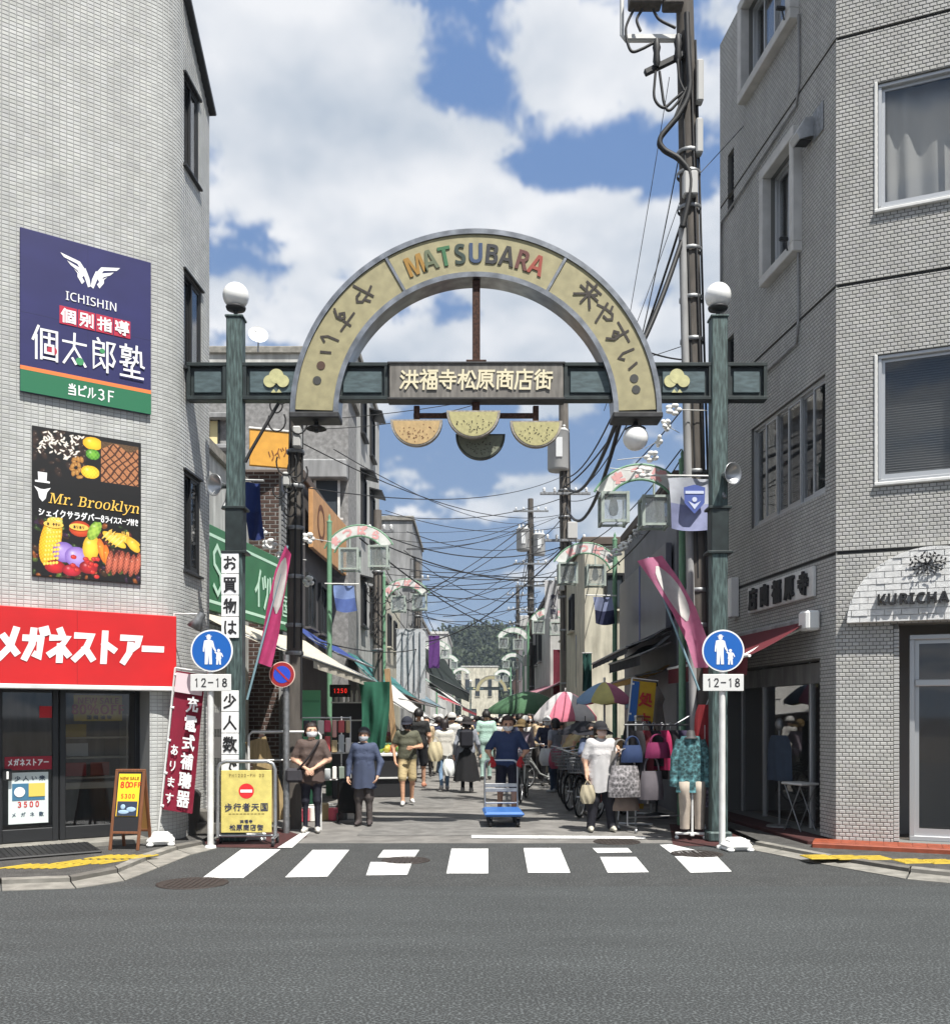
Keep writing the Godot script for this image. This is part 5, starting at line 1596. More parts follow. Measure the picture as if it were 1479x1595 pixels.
func barricade_sign() -> void:
	var d := 12.05
	var o := thing("barricade_sign", "yellow wheeled barrier sign in a bent steel frame under the gate", "barrier sign", Vector3(gx(384, d), 0, -d), 0.06)
	var k := d / F
	var w := 0.355; var top := EYE + (1118 - 1186) * k
	var g := Geo.new()
	g.tube([Vector3(-w, 0.1, 0), Vector3(-w, top - 0.1, 0), Vector3(-w + 0.03, top - 0.03, 0), Vector3(-w + 0.1, top, 0), Vector3(w - 0.1, top, 0), Vector3(w - 0.03, top - 0.03, 0), Vector3(w, top - 0.1, 0), Vector3(w, 0.1, 0)], 0.024, 10)
	g.tube([Vector3(-w, 0.12, -0.03), Vector3(w, 0.12, -0.03)], 0.018, 8)
	for s: float in [-1.0, 1.0]: g.tube([Vector3(s * w, 0.11, -0.2), Vector3(s * w, 0.11, 0.2)], 0.02, 8)
	part("frame", g, M.steel, o)
	g = Geo.new()
	g.bevel(Vector3(0, top - 0.5, 0.004), Vector3(0.625, 0.78, 0.014), 0.004)
	var pl := part("panel", g, mat("panel_yellow", lin(244, 226, 130), 0.55, 0.0, ["mottle", 1.5], ["grain", 3.0]), o)
	var t := Basis(Vector3.RIGHT, PI / 2)
	var m := Vector3(0, top - 0.5, 0.013)
	g = Geo.new()
	g.lathe(m + Vector3(0, 0.13, 0), [[0.095, 0.0], [0.0, 0.0]], 28, t)
	part("red_disc", g, plain(206, 34, 40), pl)
	g = Geo.new()
	g.box(m + Vector3(0, 0.13, 0.002), Vector3(0.145, 0.036, 0.002))
	part("white_bar", g, M.white_print, pl)
	g = Geo.new()
	line(g, "歩行者天国", m + Vector3(-0.222, -0.07, 0.001), Vector3(0.111, 0, 0), Vector3.RIGHT, Vector3.UP, 0.098, 0.1, 0.012)
	part("lettering", g, plain(40, 44, 70), pl)
	g = Geo.new()
	line(g, "洪福寺", m + Vector3(-0.055, -0.25, 0.001), Vector3(0.055, 0, 0), Vector3.RIGHT, Vector3.UP, 0.045, 0.042, 0.007)
	line(g, "松原商店街", m + Vector3(-0.17, -0.325, 0.001), Vector3(0.085, 0, 0), Vector3.RIGHT, Vector3.UP, 0.074, 0.074, 0.010)
	part("lettering", g, plain(40, 44, 70), pl)
	g = Geo.new()
	line(g, "PM1200-PM600", m + Vector3(-0.2, 0.325, 0.001), Vector3(0.037, 0, 0), Vector3.RIGHT, Vector3.UP, 0.03, 0.04, 0.006)
	line(g, "----------", m + Vector3(-0.2, -0.155, 0.001), Vector3(0.045, 0, 0), Vector3.RIGHT, Vector3.UP, 0.04, 0.02, 0.008)
	part("small_print", g, plain(120, 100, 50), pl)
	for x: float in [-w, w]:
		for z: float in [-0.19, 0.19]:
			g = Geo.new()
			g.lathe(Vector3(x, 0.045, z), [[0.0, -0.016], [0.042, -0.016], [0.046, -0.008], [0.046, 0.008], [0.042, 0.016], [0.0, 0.016]], 14, Basis(Vector3.BACK, PI / 2), false)
			g.box(Vector3(x, 0.085, z), Vector3(0.03, 0.05, 0.03))
			part("caster", g, M.frame_dark, o)

func arch_lamp(px: float, d: float, flip: float, green: Material, tilt: float, label: String, detailed: bool, h := 5.3) -> void:
	var o := thing("arch_lamp", label, "street lamp", Vector3(gx(px, d), 0, -d), tilt, "green arch street lamps along the market street")
	var g := Geo.new()
	g.tube([Vector3(0, 0, 0), Vector3(0, 1.0, 0), Vector3(0, 1.05, 0), Vector3(0, h + 0.1, 0)], [0.075, 0.075, 0.055, 0.05], 10)
	g.lathe(Vector3(0, h + 0.1, 0), [[0.05, 0.0], [0.06, 0.03], [0.02, 0.07], [0.03, 0.12], [0.0, 0.2]], 10)
	part("pole", g, green, o)
	# two curved rails and the lettered panel between them; the arch springs from the pole
	var R := 0.62
	var c := Vector3(flip * R, h - 0.72, 0)
	for r: float in [0.78, 0.56]:
		var arc := []
		for k in 15:
			var t := lerpf(2.75, 0.5, k / 14.0)
			arc.append(c + Vector3(flip * cos(t) * r, sin(t) * r, 0))
		g = Geo.new()
		g.tube(arc, 0.02, 6)
		part("rail", g, green, o)
	g = Geo.new()
	if flip > 0: ring(g, c, 0.575, 0.765, 0.55, 2.65, -0.015, 0.015, 16)
	else: ring(g, c, 0.575, 0.765, PI - 2.65, PI - 0.55, -0.015, 0.015, 16)
	var pn := part("sign_panel", g, M.white_paint, o)
	if detailed:
		g = Geo.new()
		for i in 4:
			var t := deg_to_rad(138.0 - i * 26.0) if flip > 0 else deg_to_rad(120.0 - i * 26.0)
			var up := Vector3(cos(t), sin(t), 0)
			glyph(g, "まつばら"[i], c + up * 0.67 + Vector3(0, 0, 0.018), up.cross(Vector3.BACK), up, 0.19, 0.17, 0.04)
		part("lettering", g, plain(214, 160, 160), pn)
	# two hanging lanterns
	for q in [[0.42, -0.02], [1.02, 0.03]]:
		var l := Node3D.new(); l.name = "lantern"
		l.position = Vector3(flip * q[0], h - 0.62 + q[1], 0.0)
		o.add_child(l, true)
		g = Geo.new()
		for sx: float in [-1.0, 1.0]:
			for sz: float in [-1.0, 1.0]: g.box(Vector3(sx * 0.185, -0.02, sz * 0.185), Vector3(0.045, 0.46, 0.045))
		for y: float in [-0.22, 0.19]:
			for s: float in [-1.0, 1.0]:
				g.box(Vector3(0, y, s * 0.185), Vector3(0.34, 0.035, 0.03)); g.box(Vector3(s * 0.185, y, 0), Vector3(0.03, 0.035, 0.34))
		g.tube([Vector3(0, 0.19, 0), Vector3(0, 0.42, 0)], 0.018, 6)
		g.box(Vector3(0, 0.2, 0), Vector3(0.36, 0.02, 0.36))
		part("cage", g, mat("lantern_cage", Color(0.40, 0.46, 0.42), 0.5, 0.0, ["mottle", 2.0]), l)
		g = Geo.new()
		for s: float in [-1.0, 1.0]:
			g.box(Vector3(0, -0.015, s * 0.175), Vector3(0.33, 0.36, 0.006)); g.box(Vector3(s * 0.175, -0.015, 0), Vector3(0.006, 0.36, 0.33))
		part("pane", g, glass("lantern_glass", Color(0.75, 0.78, 0.78), 0.16), l)
		g = Geo.new()
		g.lathe(Vector3(0, -0.12, 0), [[0.0, 0.0], [0.05, 0.02], [0.075, 0.1], [0.06, 0.2], [0.03, 0.3]], 10)
		part("bulb", g, M.steel_dull, l)

# ---------- utility poles and cables ----------
func utility_pole(px: float, d: float, h: float, r: float, m: Material, label: String, fit: Dictionary) -> Vector3:
	var base := Vector3(gx(px, d), 0, -d)
	var o := thing("utility_pole", label, "utility pole", base, 0.0, "utility poles along the market street")
	var g := Geo.new()
	var lean: float = fit.get("lean", 0.0)
	g.tube([Vector3.ZERO, Vector3(lean * h * 0.5, h * 0.5, 0), Vector3(lean * h, h, 0)], [r, r * 0.88, r * 0.74], 16)
	part("shaft", g, m, o)
	g = Geo.new()
	for y in fit.get("bands", []): g.lathe(Vector3(lean * y, y, 0), [[r * 1.0, 0.0], [r * 1.06, 0.01], [r * 1.06, 0.05], [r * 1.0, 0.06]], 16)
	if fit.get("bands", []): part("bands", g, M.steel_dull, o)
	for y in fit.get("arms", []):
		g = Geo.new()
		g.bevel(Vector3(lean * y[0], y[0], r + 0.03), Vector3(y[1], 0.075, 0.075), 0.006)
		var arm := part("crossarm", g, M.steel_dull, o)
		g = Geo.new()
		for k in range(-2, 3):
			if k == 0: continue
			g.lathe(Vector3(lean * y[0] + k * y[1] * 0.21, y[0] + 0.04, r + 0.03), [[0.02, 0.0], [0.05, 0.03], [0.03, 0.06], [0.05, 0.09], [0.03, 0.13], [0.0, 0.15]], 10)
		part("insulator", g, M.porcelain, arm)
	for q in fit.get("cans", []):
		g = Geo.new()
		var c := Vector3(q[0], q[1], 0.1)
		g.lathe(c, [[0.0, 0.0], [q[2] * 0.9, 0.0], [q[2], 0.06], [q[2], q[3]], [q[2] * 1.05, q[3] + 0.02], [q[2] * 0.9, q[3] + 0.08], [0.0, q[3] + 0.1]], 20)
		var can := part("transformer", g, mat("can_grey", Color(0.44, 0.44, 0.43), 0.5, 0.1, ["mottle", 1.0]), o)
		g = Geo.new()
		for k in 3: g.lathe(c + Vector3((k - 1) * q[2] * 0.55, q[3] + 0.08, 0), [[0.05, 0.0], [0.07, 0.05], [0.04, 0.09], [0.06, 0.13], [0.03, 0.2]], 8)
		g.bevel(c + Vector3(0, q[3] * 0.55, q[2] + 0.01), Vector3(q[2] * 0.6, q[3] * 0.5, 0.03), 0.006)
		part("bushing", g, M.porcelain, can)
	for q in fit.get("boxes", []):
		g = Geo.new()
		g.bevel(Vector3(q[0] + lean * q[1], q[1], q[2]), Vector3(q[3], q[4], 0.16), 0.02)
		part("junction_box", g, mat("can_grey", Color(0.44, 0.44, 0.43)), o)
	g = Geo.new()
	for k in 3: g.tube([Vector3(cos(k * 0.9 + 0.4) * r * 1.04, 1.6 + k, sin(k * 0.9 + 0.4) * r * 1.04), Vector3(lean * h * 0.9 + cos(k * 0.9 + 0.4) * r * 0.86, h * 0.9, sin(k * 0.9 + 0.4) * r * 0.86)], 0.018, 5)
	part("riser_cable", g, M.cable, o)
	if fit.has("guard"):
		g = Geo.new()
		g.tube([Vector3(-r * 0.8, fit.guard[0], r * 0.8), Vector3(-r * 0.8 + lean * fit.guard[1], fit.guard[1], r * 0.7)], 0.055, 10)
		part("cable_guard", g, M.plaster_grey, o)
	if fit.has("coil"):
		g = Geo.new()
		for k in 10:
			var y0: float = fit.coil + rng.randf_range(-0.9, 0.9)
			var pts := []
			var rad := rng.randf_range(0.08, 0.22); var cx := rng.randf_range(-0.2, 0.2)
			for j in 11:
				var t := lerpf(-0.6, 3.6, j / 10.0)
				pts.append(Vector3(cx + cos(t) * rad * 0.8, y0 - sin(t) * rad, r + 0.05 + 0.03 * k * 0.3))
			g.tube(pts, 0.012, 5)
		part("cable_loop", g, M.cable, o)
	return base

func cable(a: Vector3, b: Vector3, sag: float, r: float, label: String) -> void:
	var g := Geo.new()
	var pts := []
	for i in 17:
		var t := i / 16.0
		pts.append(a.lerp(b, t) - Vector3(0, sag * 4.0 * t * (1.0 - t), 0))
	g.tube(pts, r * 0.75, 5)
	lone("overhead_cable", g, M.cable, label, "cable", "overhead cables")

func poles_and_cables() -> void:
	var lp := utility_pole(1094, 13.9, 12.6, 0.165, M.pole_dark, "tall dark utility pole with cable rack behind the gate post", {"lean": -0.022, "bands": [2.9, 3.4, 4.6, 5.1, 6.4, 7.0, 7.6, 8.3, 8.9, 9.4, 9.7], "guard": [0.2, 8.6], "boxes": [[-0.02, 9.2, 0.17, 0.2, 0.34], [0.16, 10.7, 0.1, 0.1, 0.6], [0.13, 9.9, 0.12, 0.1, 0.5]]})
	# cable rack high on the pole
	var rk := thing("cable_rack", "white steel rack with black junction cases high on the utility pole", "cable rack", lp + Vector3(-0.22, 0, 0.1))
	var k := 13.8 / F
	var rp := func(px: float, py: float, z := 0.0) -> Vector3: return Vector3(gx(px, 13.8), EYE + (1118 - py) * k, -13.8 + z) - lp - Vector3(-0.22, 0, 0.1)
	var g := Geo.new()
	g.tube([rp.call(968, -40), rp.call(968, 55), rp.call(974, 63), rp.call(1060, 63)], 0.03, 8)
	g.tube([rp.call(972, -40), rp.call(1060, -40)], 0.03, 8)
	g.bevel(rp.call(1016, 60, 0.02), Vector3(0.8, 0.07, 0.06), 0.006)
	part("frame", g, M.white_paint, rk)
	for q in [[1002, 2, 0.46, 0.32], [1045, 8, 0.28, 0.24]]:
		g = Geo.new()
		g.bevel(rp.call(q[0], q[1], 0.1), Vector3(q[2], q[3], 0.22), 0.02)
		part("junction_case", g, M.pole_dark, rk)
	g = Geo.new()
	g.bevel(rp.call(1033, 103, 0.05), Vector3(0.62, 0.08, 0.08), 0.01, Basis(Vector3.BACK, 0.45))
	for q in [[1020, 92], [1053, 85]]: g.lathe(rp.call(q[0], q[1] + 20, 0.1), [[0.03, 0.0], [0.055, 0.08], [0.045, 0.2], [0.06, 0.28], [0.03, 0.4]], 10)
	part("cable_head", g, M.cable, rk)
	g = Geo.new()
	for q in [[[984, 25], [972, 55], [980, 88], [1000, 84], [1015, 76]], [[998, 24], [989, 40], [995, 58]], [[1014, 24], [1024, 40], [1049, 53]], [[1018, 120], [1016, 160], [1030, 176], [1045, 165], [1060, 152]], [[1024, 120], [1030, 165], [1040, 180], [1062, 155]], [[1052, 100], [1054, 130], [1062, 150]],
			[[1066, 30], [1068, 90], [1070, 150], [1052, 190], [1026, 222], [1030, 240], [1055, 256], [1071, 280], [1069, 320], [1060, 360]], [[1066, 145], [1046, 195], [1022, 230], [1036, 246], [1060, 262]]]:
		var pts := []
		for p in q: pts.append(rp.call(p[0], p[1], 0.12))
		g.tube(_curve(pts), 0.042 if q.size() > 6 else 0.02, 6)
	part("loop_cable", g, M.cable, rk)
	utility_pole(457, 13.9, 6.7, 0.125, M.pole_dark, "dark utility pole by the no parking sign behind the yellow barrier", {"lean": 0.006, "bands": [2.5, 2.9, 3.6, 4.3, 4.9, 5.4, 6.2], "coil": 5.3, "boxes": [[0.05, 5.6, 0.15, 0.12, 0.3], [-0.1, 5.0, 0.14, 0.1, 0.2]]})
	utility_pole(588, 26.0, 7.2, 0.15, M.pole_concrete, "grey concrete utility pole beside the teal awning", {"bands": [2.5, 3.4, 5.5, 6.2], "coil": 4.6, "arms": [[6.6, 0.9]]})
	utility_pole(650, 42.0, 8.4, 0.15, M.pole_concrete, "slim grey utility pole rising behind the dark green tarpaulin", {"bands": [4.0, 6.0], "coil": 5.6, "arms": [[7.6, 1.1]]})
	utility_pole(884, 29.0, 11.4, 0.19, M.pole_concrete, "concrete utility pole with one grey transformer and a blue advert", {"lean": -0.012, "bands": [2.6, 4.2, 5.2, 6.4, 7.6, 8.4], "cans": [[-0.3, 9.0, 0.32, 1.15]], "arms": [[8.3, 1.5], [6.9, 1.3]], "coil": 6.3, "boxes": [[0.2, 7.2, 0.2, 0.3, 0.5], [-0.2, 5.6, 0.2, 0.3, 0.4]]})
	utility_pole(826, 44.0, 11.6, 0.17, M.pole_dark, "dark utility pole with two grey transformers far down the street", {"bands": [3.0, 5.0, 7.0], "cans": [[-0.35, 9.2, 0.3, 0.95], [0.38, 9.0, 0.28, 0.9]], "arms": [[11.0, 1.6], [8.6, 1.6], [7.6, 1.4], [6.4, 1.2]], "coil": 7.2, "boxes": [[-0.3, 6.0, 0.2, 0.4, 0.5], [0.3, 5.2, 0.2, 0.4, 0.6], [-0.2, 4.2, 0.2, 0.3, 0.5]]})
	utility_pole(806, 66.0, 10.5, 0.16, M.pole_dark, "farthest utility pole with stacked crossarms over the crowd", {"bands": [3.0, 5.0], "arms": [[10.0, 1.6], [9.0, 1.5], [8.0, 1.3]], "coil": 8.0})
	# cables: [from px, py, depth, to px, py, depth, sag, radius]
	var runs := [[588, 800, 26, 878, 775, 29, 0.35, 0.016], [588, 830, 26, 880, 850, 29, 0.5, 0.022], [590, 845, 26, 880, 905, 29, 0.35, 0.026], [592, 880, 26, 824, 870, 44, 0.4, 0.02], [640, 870, 42, 880, 898, 29, 0.3, 0.024], [520, 700, 20, 826, 815, 44, 0.5, 0.014], [470, 690, 14, 880, 800, 29, 0.5, 0.012],
		[600, 910, 27, 880, 905, 29, 0.2, 0.018], [600, 935, 27, 826, 960, 44, 0.6, 0.018], [640, 890, 42, 826, 900, 44, 0.2, 0.03], [560, 838, 22, 826, 992, 44, 0.5, 0.026], [646, 905, 42, 815, 975, 60, 0.3, 0.03], [660, 1000, 42, 880, 850, 29, 0.6, 0.03], [500, 1000, 19, 700, 985, 45, 0.5, 0.02],
		[880, 745, 29, 1066, 330, 14, 0.9, 0.026], [876, 760, 29, 1000, 600, 20, 0.3, 0.03], [884, 770, 29, 1010, 590, 18, 0.5, 0.02], [886, 780, 29, 1060, 640, 14, 0.4, 0.014], [886, 850, 29, 1060, 700, 14, 0.4, 0.014], [884, 905, 29, 1062, 760, 14, 0.5, 0.018], [900, 920, 30, 1075, 690, 14, 0.3, 0.014],
		[470, 655, 14, 1060, 540, 14, 0.2, 0.008], [470, 668, 14, 800, 610, 14, 0.15, 0.008], [480, 760, 14, 880, 740, 29, 0.4, 0.012], [600, 795, 27, 880, 820, 29, 0.35, 0.014], [1000, 520, 14, 1078, 130, 14, 0.1, 0.012], [968, 560, 14, 1042, 120, 14, 0.05, 0.007], [940, 640, 14, 1070, 280, 14, 0.05, 0.007],
		[1066, 360, 13.8, 1002, 530, 13.4, 0.08, 0.05], [1002, 530, 13.4, 960, 655, 15.0, 0.1, 0.045], [962, 650, 15.0, 884, 760, 28.6, 0.5, 0.05], [966, 655, 15.2, 882, 790, 28.6, 0.9, 0.05], [1060, 560, 13.8, 1000, 545, 13.2, 0.02, 0.016], [1080, 280, 13.9, 1290, 40, 16, 0.05, 0.008], [826, 830, 44, 806, 930, 66, 0.3, 0.03], [826, 850, 44, 806, 950, 66, 0.3, 0.03], [650, 920, 42, 690, 1000, 70, 0.4, 0.03], [588, 860, 26, 650, 940, 42, 0.4, 0.02], [588, 900, 26, 650, 990, 42, 0.4, 0.02],
		[884, 840, 29, 826, 870, 44, 0.3, 0.02], [886, 860, 29, 828, 905, 44, 0.35, 0.02], [880, 800, 29, 822, 840, 44, 0.3, 0.02], [800, 915, 66, 690, 960, 60, 0.5, 0.035], [815, 940, 60, 650, 960, 42, 0.6, 0.025]]
	for extra in 16:
		runs.append([588 + rng.randf() * 60, rng.randf_range(820, 960), 26 + rng.randf() * 14, 820 + rng.randf() * 60, rng.randf_range(800, 950), 30 + rng.randf() * 14, rng.randf_range(0.1, 0.7), rng.randf_range(0.01, 0.022)])
	for q in runs:
		cable(at(q[0], q[1], q[2]), at(q[3], q[4], q[5]), q[6], q[7], "heavy black cable bundle sagging from the tall pole past the arch" if q[7] > 0.04 else "hair-thin guy wire beside the tall utility pole" if q[7] < 0.01 else "thick black cable drooping between the far poles" if q[7] > 0.024 else "thin black overhead cable strung between poles above the street")

func _curve(pts: Array) -> Array:
	var c := Curve3D.new()
	for i in pts.size():
		var t: Vector3 = (pts[mini(i + 1, pts.size() - 1)] - pts[maxi(i - 1, 0)]) / 6.0
		c.add_point(pts[i], -t, t)
	return Array(c.tessellate(4, 6))

# ---------- houses along the street ----------
# street face at x = xs, running from depth d0 (near) to d1; body reaches back to xb
func house(called: String, label: String, xs: float, xb: float, d0: float, d1: float, h: float, wall_m: Material, roof_m: Material, street: Array, front: Array, frame_m: Material, hood := false) -> Node3D:
	var o := thing(called, label, "building", Vector3((xs + xb) / 2, 0, -(d0 + d1) / 2))
	var w := absf(xs - xb); var dep := d1 - d0
	var sg := signf(xb - xs)
	var g := Geo.new()
	g.box(Vector3(0, h / 2, 0), Vector3(w, h, dep))
	part("wall", g, wall_m, o)
	g = Geo.new()
	g.bevel(Vector3(0, h + 0.1, 0), Vector3(w + 0.16, 0.2, dep + 0.16), 0.02)
	part("roof", g, roof_m, o)
	var near_face := frame_of(Vector3(-w / 2, 0, dep / 2), Vector3.RIGHT)
	var street_face := frame_of(Vector3(w / 2, 0, dep / 2), Vector3.FORWARD) if sg < 0 else frame_of(Vector3(-w / 2, 0, -dep / 2), Vector3.BACK)
	for pair in [[near_face, front], [street_face, street]]:
		for q in pair[1]:
			# each window: a recessed dark box front, frame, pane, sill
			var n := Node3D.new(); n.name = "window"; n.transform = pair[0]
			o.add_child(n, true)
			var c := Vector3((q[0] + q[1]) / 2, (q[2] + q[3]) / 2, 0)
			var ww: float = q[1] - q[0]; var hh: float = q[3] - q[2]
			g = Geo.new()
			for s: float in [-1.0, 1.0]:
				g.box(c + Vector3(s * (ww / 2 - 0.03), 0, 0.03), Vector3(0.06, hh, 0.09)); g.box(c + Vector3(0, s * (hh / 2 - 0.03), 0.03), Vector3(ww - 0.12, 0.06, 0.09))
			g.box(c + Vector3(0, 0, 0.025), Vector3(0.045, hh - 0.12, 0.05))
			part("frame", g, frame_m, n)
			g = Geo.new()
			g.box(c + Vector3(0, 0, 0.014), Vector3(ww - 0.1, hh - 0.1, 0.012))
			part("pane", g, mat("dark_pane", Color(0.05, 0.06, 0.07), 0.06), n)
			g = Geo.new()
			g.bevel(c + Vector3(0, -hh / 2 - 0.03, 0.07), Vector3(ww + 0.1, 0.05, 0.14), 0.006)
			part("sill", g, frame_m if hood else wall_m, n)
			if hood:
				g = Geo.new()
				g.bevel(c + Vector3(0, hh / 2 + 0.08, 0.2), Vector3(ww + 0.3, 0.05, 0.42), 0.006, Basis(Vector3.RIGHT, 0.25))
				part("hood", g, frame_m, n)
	return o

func street_board(called: String, label: String, category: String, origin: Vector3, along: Vector3, w: float, y0: float, y1: float, m: Material) -> Array:
	var fr := frame_of(origin, along)
	var o := thing(called, label, category)
	var b := board("board", o, fr, 0.0, w, y0, y1, 0.0, 0.1, m)
	return [o, fr, b]

# sloping canvas between a wall edge and a front edge
func awning(label: String, a: Vector3, b: Vector3, c: Vector3, d: Vector3, m: Material, drop: float, sag := 0.06, struts := true, group := "awnings over the market stalls") -> void:
	var o := thing("stall_awning", label, "awning", a, 0.0, group)
	var rows := []
	for j in 7:
		var row := []
		for i in 13:
			var u := i / 12.0; var v := j / 6.0
			var p := d.lerp(c, u).lerp(a.lerp(b, u), v) - a
			p.y -= sag * sin(v * PI) * (0.7 + 0.3 * cos(u * 12.0)) + 0.02 * sin(u * 9.0 + v * 3.0)
			row.append(p)
		rows.append(row)
	var g := Geo.new()
	g.sheet(rows)
	part("canvas", g, m, o)
	if drop > 0.0:
		rows = []
		for j in 2:
			var row := []
			for i in 25:
				var u := i / 24.0
				row.append(d.lerp(c, u) - a + Vector3(0.012 * sin(i * 2.1) * (1 - j), -drop * (1 - j) - 0.01, 0.01 * cos(i * 1.7) * (1 - j)))
			rows.append(row)
		g = Geo.new()
		g.sheet(rows)
		part("valance", g, m, o)
	if struts:
		g = Geo.new()
		g.tube([d - a, c - a], 0.022, 6)
		for u: float in [0.03, 0.97]: g.tube([a.lerp(b, u) - a + Vector3(0, -0.1, 0), d.lerp(c, u) - a], 0.018, 6)
		part("frame", g, M.steel_dull, o)

func hill() -> void:
	var f := FastNoiseLite.new(); f.seed = 9; f.frequency = 0.02; f.fractal_octaves = 4
	var g := Geo.new()
	var rows := []
	for j in 21:
		var row := []
		for i in 45:
			var x := -170.0 + i * 7.5; var z := -260.0 - j * 10.0
			var u := (x - 6.0) / 70.0
			var ridge := 20.0 * exp(-u * u * 0.55) + 5.0 * f.get_noise_2d(x * 1.6, z) + 6.0
			row.append(Vector3(x, maxf(-0.5, ridge * smoothstep(0.0, 10.0, j) - 0.5), z))
		rows.append(row)
	rows.reverse()
	g.sheet(rows)
	ground_piece("hill", g, mat("hill_green", Color(0.035, 0.055, 0.022), 0.95, 0.0, ["stain", 0.05]))
	# woods on the hill: leaf clumps, one mass
	var leaf := Geo.new()
	leaf.painted = true
	for k in 150:
		var p := Vector3(rng.randf_range(-1, 1), rng.randf_range(-0.8, 1), rng.randf_range(-1, 1))
		if p.length() > 1.0: p = p.normalized() * rng.randf_range(0.7, 1.0)
		var t := Basis(Vector3(rng.randf() - 0.5, rng.randf() - 0.5, rng.randf() - 0.5).normalized(), rng.randf() * TAU)
		var s := rng.randf_range(0.07, 0.17)
		var tone := rng.randf_range(0.55, 1.0)
		leaf.col = Color(tone, tone, tone * 0.8)
		leaf.quad(p - t.x * s, p - t.y * s * 0.6, p + t.x * s, p + t.y * s * 0.6)
	var lm := mat("wood_leaves", Color(0.036, 0.052, 0.024), 0.8)
	lm.vertex_color_use_as_albedo = true
	lm.backlight_enabled = true; lm.backlight = Color(0.05, 0.08, 0.03)
	var ms := leaf.mesh(); ms.surface_set_material(0, lm)
	var mm := MultiMesh.new()
	mm.transform_format = MultiMesh.TRANSFORM_3D
	mm.mesh = ms
	mm.use_colors = true
	var spots := []
	for k in 3000:
		var x := rng.randf_range(-95, 105); var z := rng.randf_range(-275, -395)
		var u := (x - 6.0) / 70.0
		var y := (20.0 * exp(-u * u * 0.55) + 5.0 * f.get_noise_2d(x * 1.6, z) + 6.0) * smoothstep(0.0, 10.0, (-260.0 - z) / 10.0) - 0.5
		var s := rng.randf_range(2.6, 6.2)
		spots.append([Transform3D(Basis(Vector3.UP, rng.randf() * TAU).scaled(Vector3(s, s * rng.randf_range(0.9, 1.5), s)), Vector3(x, y + s * 0.7, z)), rng.randf()])
	mm.instance_count = spots.size()
	for i in spots.size():
		mm.set_instance_transform(i, spots[i][0])
		var q: float = spots[i][1]
		mm.set_instance_color(i, Color(0.4 + q * 0.6, 0.45 + q * 0.55, 0.4 + q * 0.4).clamp(Color(0, 0, 0), Color(1, 1, 1)))
	var mi := MultiMeshInstance3D.new()
	mi.name = "woods"
	mi.multimesh = mm
	add_child(mi)
	tag(mi, "dense green woods covering the hill at the end of the street", "woods", "", "stuff")

